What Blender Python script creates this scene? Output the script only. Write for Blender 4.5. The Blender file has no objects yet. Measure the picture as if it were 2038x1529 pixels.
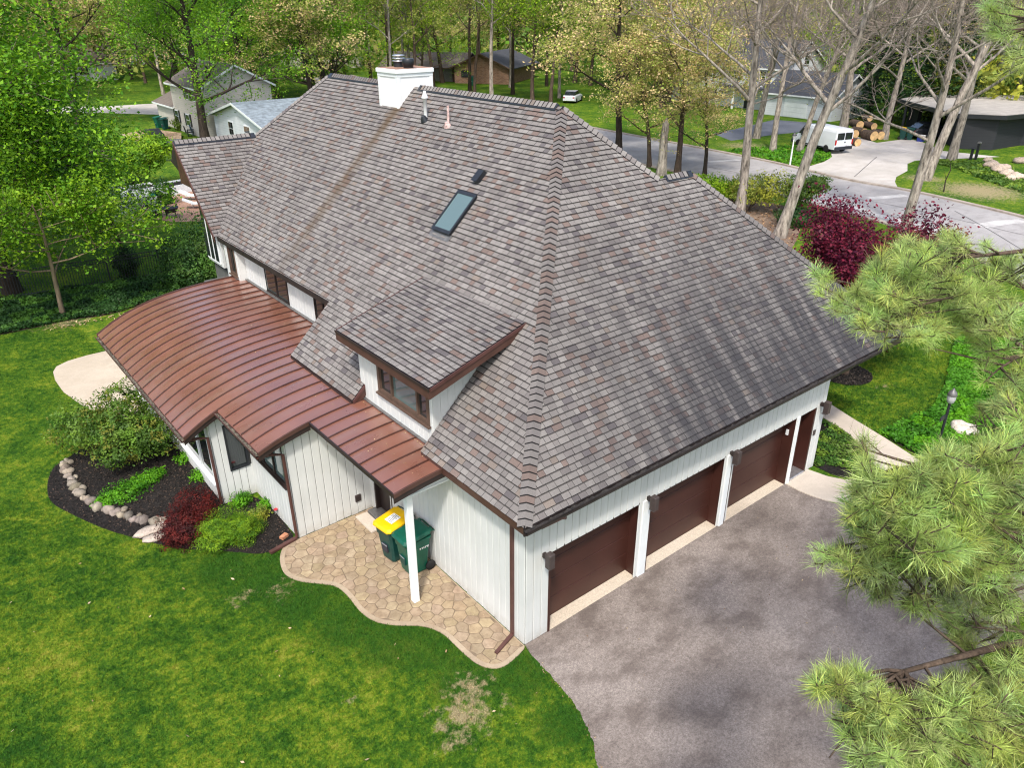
import bpy, math, random
import numpy as np
from mathutils import Vector, Matrix
R = math.radians
scene = bpy.context.scene
col = scene.collection

# ------------------------------------------------------------------ camera
CAM = Vector((-7.717, -9.123, 12.156))
YAW, PITCH, ROLL, FPX = R(39.0), R(26.59), R(-0.17), 1518.36      # focal length in pixels of a 2038 wide frame
_fw = Vector((math.sin(YAW) * math.cos(PITCH), math.cos(YAW) * math.cos(PITCH), -math.sin(PITCH)))
_r0 = Vector((math.cos(YAW), -math.sin(YAW), 0.0)); _u0 = _r0.cross(_fw)
_rt = _r0 * math.cos(ROLL) + _u0 * math.sin(ROLL); _up = _u0 * math.cos(ROLL) - _r0 * math.sin(ROLL)
cam_d = bpy.data.cameras.new('camera'); cam = bpy.data.objects.new('camera', cam_d); col.objects.link(cam)
m = Matrix((_rt, _up, -_fw)).transposed().to_4x4(); m.translation = CAM; cam.matrix_world = m
cam_d.sensor_width = 36.0; cam_d.lens = FPX / 2038 * 36.0; cam_d.clip_end = 2000.0; cam_d.clip_start = 0.1
scene.camera = cam
# ------------------------------------------------------------------ sky, sun, exposure
SUN = Vector((-0.41, -0.40, 0.82)).normalized()
w = bpy.data.worlds.new('World'); scene.world = w; w.use_nodes = True
nt = w.node_tree; sky = nt.nodes.new('ShaderNodeTexSky'); sky.sky_type = 'NISHITA'; sky.sun_disc = False
sky.sun_elevation = math.asin(SUN.z); sky.sun_rotation = math.atan2(SUN.x, SUN.y) % (2 * math.pi)
sky.air_density = 1.0; sky.dust_density = 3.0; sky.ozone_density = 1.0
nt.nodes['Background'].inputs['Strength'].default_value = 0.15
nt.links.new(sky.outputs[0], nt.nodes['Background'].inputs[0])
sd = bpy.data.lights.new('sun', 'SUN'); sd.energy = 2.1; sd.angle = R(5.0); sd.color = (1.0, 0.96, 0.90)
so = bpy.data.objects.new('sun', sd); col.objects.link(so); so.rotation_euler = SUN.to_track_quat('Z', 'Y').to_euler()
so.location = (-40, -40, 80)
scene.view_settings.view_transform = 'Standard'; scene.view_settings.look = 'None'
scene.view_settings.exposure = 0.9; scene.view_settings.gamma = 1.0
try:
    scene.cycles.max_bounces = 6; scene.cycles.transparent_max_bounces = 8; scene.cycles.use_denoising = True; scene.cycles.pixel_filter_type = 'BLACKMAN_HARRIS'; scene.cycles.filter_width = 1.15; scene.cycles.sample_clamp_indirect = 4.0
except Exception: pass

# ------------------------------------------------------------------ helpers
def G(px, py, z=0.0):
    """the point at height z that the photograph shows at pixel (px, py)"""
    r = _fw + _rt * ((px - 1019) / FPX) - _up * ((py - 764.5) / FPX)
    return CAM + r * ((z - CAM.z) / r.z)
def D(px, py, d):
    """the point d metres in front of the camera plane at pixel (px, py)"""
    return CAM + (_fw + _rt * ((px - 1019) / FPX) - _up * ((py - 764.5) / FPX)) * d
def PX(p):
    d = Vector(p) - CAM; z = d.dot(_fw)
    return 1019 + FPX * d.dot(_rt) / z, 764.5 - FPX * d.dot(_up) / z, z

class MB:
    """collects faces; build() links them as one mesh object"""
    def __init__(s): s.v = []; s.f = []; s.c = []; s.s = []
    def poly(s, pts, c=None, smooth=False):
        n = len(s.v); s.v += [tuple(p) for p in pts]; s.f.append(tuple(range(n, n + len(pts)))); s.c.append(c); s.s.append(smooth); return s
    def faces(s, pts, fs, c=None, smooth=False):
        n = len(s.v); s.v += [tuple(p) for p in pts]
        for f in fs: s.f.append(tuple(n + i for i in f)); s.c.append(c); s.s.append(smooth)
        return s
    def box(s, a, b, c=None, M=None):
        (x0, y0, z0), (x1, y1, z1) = a, b
        p = [(x0,y0,z0),(x1,y0,z0),(x1,y1,z0),(x0,y1,z0),(x0,y0,z1),(x1,y0,z1),(x1,y1,z1),(x0,y1,z1)]
        if M is not None: p = [tuple(M @ Vector(q)) for q in p]
        return s.faces(p, [(3,2,1,0),(4,5,6,7),(0,1,5,4),(1,2,6,5),(2,3,7,6),(3,0,4,7)], c)
    def bbox(s, a, b, bv=0.02, c=None, M=None):
        """box with bevelled vertical and top edges"""
        (x0, y0, z0), (x1, y1, z1) = a, b
        def ring(i, z): return [(x0+i+bv,y0+i,z),(x1-i-bv,y0+i,z),(x1-i,y0+i+bv,z),(x1-i,y1-i-bv,z),(x1-i-bv,y1-i,z),(x0+i+bv,y1-i,z),(x0+i,y1-i-bv,z),(x0+i,y0+i+bv,z)]
        p = ring(0, z0) + ring(0, z1 - bv) + ring(bv, z1)
        if M is not None: p = [tuple(M @ Vector(q)) for q in p]
        fs = [tuple(range(7, -1, -1)), tuple(range(16, 24))]
        for k in range(2):
            for i in range(8): j = (i + 1) % 8; fs.append((8*k+i, 8*k+j, 8*k+8+j, 8*k+8+i))
        return s.faces(p, fs, c)
    def prism(s, poly, ext, c=None):
        e = Vector(ext); n = len(poly); p = [Vector(q) for q in poly]; q = [a + e for a in p]
        fs = [tuple(range(n - 1, -1, -1)), tuple(range(n, 2 * n))] + [(i, (i + 1) % n, n + (i + 1) % n, n + i) for i in range(n)]
        return s.faces(p + q, fs, c)
    def tube(s, pts, rad, n=8, cap=True, c=None, smooth=True):
        pts = [Vector(p) for p in pts]; k = len(pts)
        if not hasattr(rad, '__len__'): rad = [rad] * k
        rings = []; prev = None
        for i, p in enumerate(pts):
            d = (pts[min(i + 1, k - 1)] - pts[max(i - 1, 0)])
            d = d.normalized() if d.length > 1e-9 else Vector((0, 0, 1))
            if prev is None: a = d.orthogonal().normalized()
            else:
                a = prev - d * prev.dot(d)
                a = a.normalized() if a.length > 1e-6 else d.orthogonal().normalized()
            prev = a; b = d.cross(a)
            rings += [p + (a * math.cos(2 * math.pi * j / n) + b * math.sin(2 * math.pi * j / n)) * rad[i] for j in range(n)]
        fs = []
        for i in range(k - 1):
            for j in range(n): q = (j + 1) % n; fs.append((i*n+j, i*n+q, (i+1)*n+q, (i+1)*n+j))
        s.faces(rings, fs, c, smooth)
        if cap: s.poly(rings[:n][::-1], c); s.poly(rings[-n:], c)
        return s
    def bar(s, a, b, wx, wy=None, c=None):
        """square bar from a to b"""
        a, b = Vector(a), Vector(b); d = (b - a).normalized(); wy = wy or wx
        u = d.cross(Vector((0, 0, 1)));  u = u.normalized() if u.length > 1e-4 else Vector((1, 0, 0)); v = u.cross(d)
        q = [u*wx/2+v*wy/2, -u*wx/2+v*wy/2, -u*wx/2-v*wy/2, u*wx/2-v*wy/2]
        return s.prism([a + k for k in q], b - a, c)
    def lathe(s, prof, n=16, c=None, M=None, smooth=True):
        p = [(r * math.cos(2*math.pi*j/n), r * math.sin(2*math.pi*j/n), z) for r, z in prof for j in range(n)]
        if M is not None: p = [tuple(M @ Vector(q)) for q in p]
        fs = []
        for i in range(len(prof) - 1):
            for j in range(n): q = (j + 1) % n; fs.append((i*n+j, i*n+q, (i+1)*n+q, (i+1)*n+j))
        s.faces(p, fs, c, smooth); s.poly(p[:n][::-1], c); s.poly(p[-n:], c); return s
    def mesh(s, name):
        me = bpy.data.meshes.new(name); me.from_pydata(s.v, [], s.f)
        if any(k is not None for k in s.c):
            at = me.attributes.new('tint', 'FLOAT_COLOR', 'FACE')
            at.data.foreach_set('color', np.array([(k[0], k[1], k[2], 1.0) if k else (1, 1, 1, 1) for k in s.c], dtype=np.float32).ravel())
        if any(s.s): me.polygons.foreach_set('use_smooth', s.s)
        me.update(); return me
    def build(s, name, mat, parent=None, **kw):
        return link(name, s.mesh(name), mat, parent, **kw)

def link(name, me, mat, parent=None, label=None, cat=None, group=None, kind=None):
    if mat is not None and len(me.materials) == 0: me.materials.append(mat)
    o = bpy.data.objects.new(name, me); col.objects.link(o)
    if parent is not None: o.parent = parent
    tag(o, label, cat, group, kind); return o
def tag(o, label=None, cat=None, group=None, kind=None):
    if label: o['label'] = label
    if cat: o['category'] = cat
    if group: o['group'] = group
    if kind: o['kind'] = kind
    return o
def thing(name, label, cat, loc=(0, 0, 0), rz=0.0, group=None, parent=None):
    o = bpy.data.objects.new(name, None); col.objects.link(o); o.location = loc; o.rotation_euler = (0, 0, rz)
    o.empty_display_size = 0.2
    if parent is not None: o.parent = parent
    return tag(o, label, cat, group)
def sub(name, parent, label=None):                                   # an Empty that is a part and holds sub-parts
    return thing(name, label, None, parent=parent)
def copy_tree(root, loc=None, rz=None, sc=None, label=None, group=None, parent=None):
    c = root.copy(); col.objects.link(c)
    if parent is not None: c.parent = parent
    if loc is not None: c.location = loc
    if rz is not None: c.rotation_euler = (0, 0, rz)
    if sc is not None: c.scale = sc if hasattr(sc, '__len__') else (sc, sc, sc)
    if label: c['label'] = label
    if group: c['group'] = group
    for ch in root.children:
        copy_tree(ch, parent=c)
    return c
def npmesh(name, v, f, colr=None, smooth=False):
    v = np.asarray(v, np.float32); f = np.asarray(f, np.int32); k = f.shape[1]
    me = bpy.data.meshes.new(name); me.vertices.add(len(v)); me.vertices.foreach_set('co', v.ravel())
    me.loops.add(f.size); me.loops.foreach_set('vertex_index', f.ravel())
    me.polygons.add(len(f)); me.polygons.foreach_set('loop_start', np.arange(0, f.size, k, dtype=np.int32))
    if smooth: me.polygons.foreach_set('use_smooth', np.ones(len(f), bool))
    me.update(calc_edges=True)
    if colr is not None:
        at = me.attributes.new('tint', 'FLOAT_COLOR', 'FACE')
        c4 = np.ones((len(f), 4), np.float32); c4[:, :3] = colr; at.data.foreach_set('color', c4.ravel())
    return me

# ------------------------------------------------------------------ materials
def new_mat(name):
    m = bpy.data.materials.new(name); m.use_nodes = True; t = m.node_tree
    return m, t, t.nodes, t.links, t.nodes['Principled BSDF']
def nd(t, kind, **kw):
    n = t.nodes.new(kind)
    for k, v in kw.items():
        if k in n.inputs: n.inputs[k].default_value = v
        else: setattr(n, k, v)
    return n
def coords(t, space='world'):
    if space == 'world': return nd(t, 'ShaderNodeNewGeometry').outputs['Position']
    return nd(t, 'ShaderNodeTexCoord').outputs['Object']
def noise(t, vec, scale, detail=4.0, rough=0.55, stretch=None):
    if stretch is not None:
        mp = nd(t, 'ShaderNodeMapping'); mp.inputs['Scale'].default_value = stretch; t.links.new(vec, mp.inputs['Vector']); vec = mp.outputs[0]
    n = nd(t, 'ShaderNodeTexNoise', Scale=scale, Detail=detail, Roughness=rough); t.links.new(vec, n.inputs['Vector']); return n.outputs['Fac']
def ramp(t, fac, stops, interp='LINEAR'):
    r = nd(t, 'ShaderNodeValToRGB'); cr = r.color_ramp; cr.interpolation = interp
    while len(cr.elements) < len(stops): cr.elements.new(0.5)
    for e, (p, c) in zip(cr.elements, stops):
        e.position = p; e.color = (c, c, c, 1) if not hasattr(c, '__len__') else (c[0], c[1], c[2], 1)
    t.links.new(fac, r.inputs[0]); return r.outputs[0]
def mix(t, fac, a, b, mode='MIX'):
    n = nd(t, 'ShaderNodeMix', data_type='RGBA', blend_type=mode)
    for i, v in ((0, fac), (6, a), (7, b)):
        sock = n.inputs[i]
        if isinstance(v, bpy.types.NodeSocket): t.links.new(v, sock)
        elif i == 0: sock.default_value = v
        elif hasattr(v, '__len__'): sock.default_value = (v[0], v[1], v[2], 1)
        else: sock.default_value = (v, v, v, 1)
    return n.outputs[2]
def math_n(t, op, a, b=0.0, c=None):
    n = nd(t, 'ShaderNodeMath', operation=op)
    for i, v in enumerate((a, b) if c is None else (a, b, c)):
        if isinstance(v, bpy.types.NodeSocket): t.links.new(v, n.inputs[i])
        else: n.inputs[i].default_value = v
    return n.outputs[0]
def bump(t, bsdf, h, strength=0.3, dist=0.02):
    b = nd(t, 'ShaderNodeBump', Strength=strength, Distance=dist); t.links.new(h, b.inputs['Height']); t.links.new(b.outputs[0], bsdf.inputs['Normal'])
def simple(name, base, rough=0.6, var=0.12, scale=6.0, metal=0.0, spec=0.4, bmp=0.0, bscale=60.0, space='world', tint=False, fine=0.0):
    m, t, N, L, b = new_mat(name); vec = coords(t, space)
    f = noise(t, vec, scale)
    lo = tuple(c * (1 - var) for c in base); hi = tuple(min(1, c * (1 + var)) for c in base)
    c = ramp(t, f, [(0.3, lo), (0.7, hi)])
    if fine: c = mix(t, 1.0, c, ramp(t, noise(t, vec, 45.0, 3), [(0.3, 1 - fine), (0.7, 1 + fine)]), 'MULTIPLY')
    if tint:
        a = nd(t, 'ShaderNodeAttribute', attribute_name='tint'); c = mix(t, 1.0, c, a.outputs['Color'], 'MULTIPLY')
    L.new(c, b.inputs['Base Color']); b.inputs['Roughness'].default_value = rough; b.inputs['Metallic'].default_value = metal
    b.inputs['Specular IOR Level'].default_value = spec
    if bmp: bump(t, b, noise(t, vec, bscale, 3), bmp, 0.01)
    return m
def glass_mat(name, base=(0.02, 0.025, 0.025), rough=0.05):
    m, t, N, L, b = new_mat(name); b.inputs['Base Color'].default_value = (*base, 1); b.inputs['Roughness'].default_value = rough
    b.inputs['Specular IOR Level'].default_value = 0.9; b.inputs['Coat Weight'].default_value = 0.6; b.inputs['Coat Roughness'].default_value = 0.03
    bump(t, b, noise(t, coords(t), 1.5, 2), 0.04, 0.05); return m
def leaf_mat(name, base, var=0.35, trans=0.35, rough=0.55, tint=True):
    m, t, N, L, b = new_mat(name); L.remove(b.outputs[0].links[0]) if b.outputs[0].links else None
    a = nd(t, 'ShaderNodeAttribute', attribute_name='tint')
    c = mix(t, 1.0, base, a.outputs['Color'], 'MULTIPLY') if tint else None
    if c is None: b.inputs['Base Color'].default_value = (*base, 1)
    else: L.new(c, b.inputs['Base Color'])
    b.inputs['Roughness'].default_value = rough; b.inputs['Specular IOR Level'].default_value = 0.25
    tr = nd(t, 'ShaderNodeBsdfTranslucent'); L.new(c, tr.inputs[0]) if c is not None else None
    mx = nd(t, 'ShaderNodeMixShader', Fac=trans); L.new(b.outputs[0], mx.inputs[1]); L.new(tr.outputs[0], mx.inputs[2])
    L.new(mx.outputs[0], N['Material Output'].inputs[0]); return m

def shingle_mat():
    m, t, N, L, b = new_mat('shingle'); P = coords(t)
    a = nd(t, 'ShaderNodeAttribute', attribute_name='tint').outputs['Color']
    gr = ramp(t, noise(t, P, 90.0, 3, 0.7), [(0.25, 0.62), (0.75, 1.35)])
    c = mix(t, 1.0, a, gr, 'MULTIPLY')
    # weathering: big soft blotches, dark algae runs down the front slope, a rusty run below the chimney
    c = mix(t, 1.0, c, ramp(t, noise(t, P, 0.55, 4), [(0.3, 0.86), (0.7, 1.12)]), 'MULTIPLY')
    sx = nd(t, 'ShaderNodeSeparateXYZ'); L.new(P, sx.inputs[0]); X, Y, Z = sx.outputs
    runs = noise(t, P, 1.0, 3, 0.6, stretch=(2.6, 0.22, 0.22))       # streaks that run up the front slope
    low = ramp(t, Z, [(0.0, 0.0), (1.0, 1.0)])
    lowz = math_n(t, 'SUBTRACT', 1.0, math_n(t, 'DIVIDE', math_n(t, 'SUBTRACT', Z, 3.4), 4.4))   # 1 at the eave, 0 high up
    front = math_n(t, 'MULTIPLY', math_n(t, 'LESS_THAN', Y, math_n(t, 'MULTIPLY', X, 0.97)), math_n(t, 'DIVIDE', X, 6.0))
    wet = math_n(t, 'MULTIPLY', math_n(t, 'MULTIPLY', math_n(t, 'MAXIMUM', lowz, 0.0), math_n(t, 'MINIMUM', front, 1.0)), ramp(t, runs, [(0.30, 0.25), (0.60, 1.0)]))
    c = mix(t, math_n(t, 'MINIMUM', math_n(t, 'MULTIPLY', wet, 1.25), 0.88), c, (0.035, 0.034, 0.038))
    rust = math_n(t, 'SUBTRACT', 1.0, math_n(t, 'MULTIPLY', math_n(t, 'ABSOLUTE', math_n(t, 'SUBTRACT', Y, 13.0)), 2.4))
    rust = math_n(t, 'MULTIPLY', math_n(t, 'MAXIMUM', rust, 0.0), math_n(t, 'LESS_THAN', X, 5.6))
    fade = math_n(t, 'MINIMUM', math_n(t, 'MAXIMUM', math_n(t, 'DIVIDE', math_n(t, 'SUBTRACT', X, 0.3), 3.2), 0.0), 1.0)
    rn = ramp(t, noise(t, P, 1.0, 3, 0.6, stretch=(0.4, 3.0, 0.4)), [(0.30, 0.35), (0.60, 1.0)])
    c = mix(t, math_n(t, 'MULTIPLY', math_n(t, 'MULTIPLY', rust, fade), math_n(t, 'MULTIPLY', rn, 1.0)), c, (0.095, 0.062, 0.034))
    L.new(c, b.inputs['Base Color']); b.inputs['Roughness'].default_value = 0.88; b.inputs['Specular IOR Level'].default_value = 0.25
    bump(t, b, noise(t, P, 160.0, 2), 0.35, 0.004); return m
def paint_mat():
    m, t, N, L, b = new_mat('white_board_paint'); P = coords(t)
    c = ramp(t, noise(t, P, 1.2, 4), [(0.3, (0.575, 0.585, 0.560)), (0.7, (0.645, 0.65, 0.625))])
    st = ramp(t, noise(t, P, 1.0, 4, 0.6, stretch=(9, 9, 0.6)), [(0.36, 0.95), (0.55, 1.0)])
    c = mix(t, 1.0, c, st, 'MULTIPLY')
    c = mix(t, math_n(t, 'MULTIPLY', ramp(t, noise(t, P, 30.0, 2, 0.7), [(0.68, 0.0), (0.74, 1.0)]), 0.25), c, (0.35, 0.36, 0.34))
    sz = nd(t, 'ShaderNodeSeparateXYZ'); L.new(P, sz.inputs[0])
    spl = math_n(t, 'MULTIPLY', ramp(t, sz.outputs[2], [(0.0, 1.0), (0.35, 0.0)]), ramp(t, noise(t, P, 5.0, 4, 0.7), [(0.35, 0.0), (0.7, 0.6)]))
    c = mix(t, spl, c, (0.30, 0.26, 0.20))
    L.new(c, b.inputs['Base Color']); b.inputs['Roughness'].default_value = 0.62; b.inputs['Specular IOR Level'].default_value = 0.3
    bump(t, b, noise(t, P, 1.0, 4, 0.6, stretch=(60, 60, 4)), 0.05, 0.004); return m
def metal_roof_mat():
    m, t, N, L, b = new_mat('brown_standing_seam_metal'); P = coords(t)
    c = ramp(t, noise(t, P, 0.8, 5), [(0.3, (0.195, 0.078, 0.050)), (0.7, (0.265, 0.112, 0.074))])
    c = mix(t, math_n(t, 'MULTIPLY', ramp(t, noise(t, P, 1.0, 4, 0.65, stretch=(0.5, 2.2, 0.5)), [(0.50, 0.0), (0.75, 1.0)]), 0.45), c, (0.25, 0.155, 0.115))
    c = mix(t, ramp(t, noise(t, P, 26.0, 2, 0.6), [(0.735, 0.0), (0.75, 0.8)]), c, (0.55, 0.45, 0.30))
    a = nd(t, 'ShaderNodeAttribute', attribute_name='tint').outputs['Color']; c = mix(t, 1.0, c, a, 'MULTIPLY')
    L.new(c, b.inputs['Base Color']); b.inputs['Metallic'].default_value = 0.15
    L.new(ramp(t, noise(t, P, 1.6, 4), [(0.3, 0.22), (0.7, 0.42)]), b.inputs['Roughness'])
    b.inputs['Specular IOR Level'].default_value = 0.8; b.inputs['Coat Weight'].default_value = 0.9; b.inputs['Coat Roughness'].default_value = 0.28
    bump(t, b, noise(t, P, 2.2, 3), 0.16, 0.02); return m

MT = {}
MT['shingle'] = shingle_mat(); MT['paint'] = paint_mat(); MT['metal_roof'] = metal_roof_mat()
MT['brown'] = simple('brown_trim', (0.075, 0.036, 0.027), 0.42, 0.2, 3, bmp=0.06)
MT['brown_dark'] = simple('dark_brown_trim', (0.028, 0.018, 0.016), 0.45, 0.2, 3)
MT['door_brown'] = simple('brown_door_paint', (0.050, 0.0165, 0.0115), 0.45, 0.16, 1.3, bmp=0.05, bscale=12)
MT['gutter'] = simple('gutter_dark', (0.024, 0.018, 0.017), 0.5, 0.5, 5)
MT['gunk'] = simple('gutter_debris', (0.11, 0.095, 0.07), 0.95, 0.7, 14, bmp=0.4, fine=0.4)
MT['backing'] = simple('wall_backing', (0.10, 0.10, 0.095), 0.9, 0.2, 3)
MT['black_metal'] = simple('black_metal', (0.018, 0.020, 0.024), 0.4, 0.2, 5)
MT['ridge_vent'] = simple('ridge_vent_plastic', (0.022, 0.026, 0.034), 0.38, 0.2, 8)
MT['white'] = simple('white_trim', (0.74, 0.76, 0.75), 0.5, 0.05, 3)
MT['stucco'] = simple('white_stucco', (0.78, 0.77, 0.75), 0.85, 0.05, 1.5, bmp=0.2, bscale=80)
MT['bronze'] = simple('bronze_fixture', (0.06, 0.045, 0.042), 0.45, 0.15, 10)
MT['window_frame'] = simple('brown_window_frame', (0.105, 0.066, 0.048), 0.5, 0.15, 6)
MT['glass'] = glass_mat('window_glass'); MT['glass_pale'] = glass_mat('pale_window_glass', (0.10, 0.15, 0.145), 0.04)
MT['flash'] = simple('grey_flashing', (0.17, 0.165, 0.16), 0.45, 0.25, 8, metal=0.4)
MT['copper'] = simple('brown_downspout', (0.085, 0.037, 0.031), 0.42, 0.2, 4)
MT['bare_steel'] = simple('bright_steel', (0.55, 0.55, 0.56), 0.3, 0.2, 12, metal=0.8)
MT['white_plastic'] = simple('white_plastic', (0.78, 0.78, 0.78), 0.4, 0.05, 5)
# ================================================================== THE HOUSE
rnd = random.Random(7)
EX, EY, EZ = -0.38, -0.41, 3.47
AP = Vector((6.2, 6.0, 9.77)); SL = (AP.z - EZ) / (AP.x - EX); SF = (AP.z - EZ) / (AP.y - EY)
def zL(x): return EZ + SL * (x - EX)
def zF(y): return EZ + SF * (y - EY)
house = thing('house', 'large white board-sided house with steep grey shingle roof and brown metal lower roof', 'house')
def clip(poly, a, b):                                                # keep what lies left of a->b
    out = []; ax, ay = a; bx, by = b
    def side(p): return (bx - ax) * (p[1] - ay) - (by - ay) * (p[0] - ax)
    n = len(poly)
    for i in range(n):
        p, q = poly[i], poly[(i + 1) % n]; sp, sq = side(p), side(q)
        if sp >= 0: out.append(p)
        if (sp > 0 and sq < 0) or (sp < 0 and sq > 0):
            k = sp / (sp - sq); out.append((p[0] + (q[0] - p[0]) * k, p[1] + (q[1] - p[1]) * k))
    return out
def ccw(p):
    a = sum(p[i][0] * p[(i + 1) % len(p)][1] - p[(i + 1) % len(p)][0] * p[i][1] for i in range(len(p)))
    return p if a > 0 else p[::-1]
def clip_to(poly, conv):
    conv = ccw(conv)
    for i in range(len(conv)):
        poly = clip(poly, conv[i], conv[(i + 1) % len(conv)])
        if len(poly) < 3: return []
    return poly
def area(p): return abs(sum(p[i][0] * p[(i + 1) % len(p)][1] - p[(i + 1) % len(p)][0] * p[i][1] for i in range(len(p)))) / 2
PAL = [((0.210, 0.193, 0.179), 38), ((0.182, 0.165, 0.154), 34), ((0.152, 0.136, 0.129), 11), ((0.163, 0.121, 0.104), 9), ((0.116, 0.103, 0.103), 5), ((0.19, 0.157, 0.133), 3)]
ASPH = (0.016, 0.015, 0.016)
def pick():
    k = rnd.random() * 100
    for c, wgt in PAL:
        k -= wgt
        if k <= 0: break
    j = rnd.uniform(0.9, 1.1); return tuple(q * j for q in c)
BANDS = {}; TABS = []                                                            # every shingle tab: (pixel size, verts, faces, tint, plane)
def shingle_plane(tag_, O, U, V, N, pieces, expo=0.143):
    us = [p[0] for pc in pieces for p in pc]; vs = [p[1] for pc in pieces for p in pc]
    v = min(vs); row = 0
    while v < max(vs):
        u = min(us) - rnd.random() * 0.3
        while u < max(us):
            wd = rnd.choice((0.14, 0.17, 0.2, 0.2, 0.23, 0.26)); c = pick(); th = rnd.choice((0.018, 0.020, 0.024))
            dv = rnd.uniform(-0.006, 0.006)
            q = [(u + 0.004, v + dv), (u + wd - 0.004, v + dv), (u + wd - 0.004, v + expo + 0.01), (u + 0.004, v + expo + 0.01)]
            for pc in pieces:
                p = clip_to(q, pc)
                if len(p) < 3 or area(p) < 0.0012: continue
                p = ccw(p); n = len(p)
                top = [O + U * a + V * b + N * (0.004 + th * (1 - (b - v) / expo * 0.95)) for a, b in p]
                bot = [O + U * a + V * b - N * 0.004 for a, b in p]
                x, y, d = PX(top[0])
                TABS.append((area(p) / d ** 2, top + bot, [tuple(range(n))] + [(n + i, n + (i + 1) % n, (i + 1) % n, i) for i in range(n)], c, tag_))
                p2 = clip(p, (u - 1, v + expo * 0.82), (u + 2, v + expo * 0.82))         # printed shadow band: shade under the next course put into the colour
                if len(p2) >= 3:
                    BANDS[len(TABS) - 1] = [O + U * a + V * b + N * (0.0052 + th * (1 - (b - v) / expo * 0.95)) for a, b in p2]
                    TABS[-1] = TABS[-1] + (BANDS[len(TABS) - 1],)
            u += wd
        v += expo; row += 1
def deck(mb, pts): mb.poly(pts)
roof = sub('main_roof', house)
# left slope (faces -x): u = y, v = distance up the slope
kL = math.hypot(1, SL)
def vl(x): return (x - EX) * kL
VL = Vector((1, 0, SL)).normalized(); NL = Vector((-SL, 0, 1)).normalized()
hipx = lambda y: EX + (y - EY) * (AP.x - EX) / (AP.y - EY)
Lp = [[(EY, EX), (3.08, EX), (3.08, hipx(3.08))],
      [(3.08, 2.05), (6.12, 2.05), (6.12, 6.2), (6.0, 6.2), (3.08, hipx(3.08))],
      [(6.12, EX), (9.6, EX), (9.6, 6.2), (6.12, 6.2)],
      [(9.6, 0.93), (18.2, 0.93), (18.2, 6.2), (9.6, 6.2)],
      [(18.2, 0.93), (20.9, 3.96), (18.75, 6.2), (18.2, 6.2)]]
# note: y runs away from the viewer along -U so that U x V points outwards
shingle_plane('L', Vector((EX, 0, EZ)), Vector((0, -1, 0)), VL, NL, [[(-y, vl(x)) for y, x in p] for p in Lp])
kF = math.hypot(1, SF); VF = Vector((0, 1, SF)).normalized(); NF = Vector((0, -SF, 1)).normalized()
BX, CX_, BY, E1X = 8.05, 9.33, 4.2, 13.98
def vf(y): return (y - EY) * kF
Fp = [[(EX, EY), (E1X, EY), (CX_, BY), (hipx(BY), BY)], [(hipx(BY), BY), (BX, BY), (AP.x, AP.y)]]
shingle_plane('F', Vector((0, EY, EZ)), Vector((1, 0, 0)), VF, NF, [[(x, vf(y)) for x, y in p] for p in Fp])
# gable wing near slope (faces -y)
GX0, GYR, GZR = 0.98, 20.9, zL(3.96); GY0, GZ0 = 18.2, zL(0.93); SG = (GZR - GZ0) / (GYR - GY0); kG = math.hypot(1, SG)
VG = Vector((0, 1, SG)).normalized(); NG = Vector((0, -SG, 1)).normalized()
shingle_plane('G', Vector((0, GY0, GZ0)), Vector((1, 0, 0)), VG, NG, [[(0.80, 0), (1.0, 0), (3.96, (GYR - GY0) * kG), (0.80, (GYR - GY0) * kG)]])
# dormer
DX0, DX1, DY0, DY1, DZ0 = -0.34, 2.28, 2.66, 6.63, 5.15; SD = (zL(2.2) - DZ0) / (2.2 - DX0); kD = math.hypot(1, SD)
VD = Vector((1, 0, SD)).normalized(); ND = Vector((-SD, 0, 1)).normalized()
shingle_plane('D', Vector((DX0, 0, DZ0)), Vector((0, -1, 0)), VD, ND, [[(-DY1, 0), (-DY0, 0), (-DY0, (DX1 - DX0) * kD), (-DY1, (DX1 - DX0) * kD)]])
TABS.sort(key=lambda q: -q[0])
def put_tab(mb, tb):
    mb.faces(tb[1], tb[2][:1], tb[3]).faces(tb[1], tb[2][1:], ASPH)
    if len(tb) > 5: mb.poly(tb[5], tuple(q * 0.30 for q in tb[3]))
    return mb
for tb in TABS[:300]:
    put_tab(MB(), tb).build('shingle', MT['shingle'], roof)
for tg in 'LFGD':
    mb = MB()
    for tb in TABS[300:]:
        if tb[4] == tg: put_tab(mb, tb)
    mb.build('shingle_field', MT['shingle'], roof, kind='stuff')
# decks under the shingles, and the slopes that face away
dk = MB(); o_ = 0.012
for p in Lp: deck(dk, [(x + NL.x * -o_, y, zL(x) - o_) for y, x in p[::-1]])
for p in Fp: deck(dk, [(x, y, zF(y) - o_) for x, y in p])
deck(dk, [(0.8, GY0, GZ0 - o_), (1.0, GY0, GZ0 - o_), (3.96, GYR, GZR - o_), (0.8, GYR, GZR - o_)])
dk.build('roof_deck', MT['brown_dark'], roof)
bk = MB(); cc = (0.22, 0.2, 0.19)
bk.poly([(AP.x, AP.y, AP.z), (12.78, EY + 0.02, EZ), (12.78, 22.6, EZ), (AP.x, 18.75, AP.z)], cc)
bk.poly([(BX, BY, zF(BY)), (CX_, BY, zF(BY)), (E1X, 8.9, EZ), (9.6, 8.9, EZ)], cc)
bk.poly([(CX_, BY, zF(BY)), (E1X, EY, EZ), (E1X, 8.9, EZ)], cc)
bk.poly([(AP.x, 18.75, AP.z), (12.78, 24.9, EZ), (3.96, 20.9, GZR)], cc)
bk.poly([(3.96, GYR, GZR), (12.0, 24.9, 3.6), (3.2, 24.9, 3.6), (0.8, 21.6, GZR - 0.75), (0.8, GYR, GZR)], cc)
bk.build('far_slope', MT['shingle'], roof)
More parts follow.
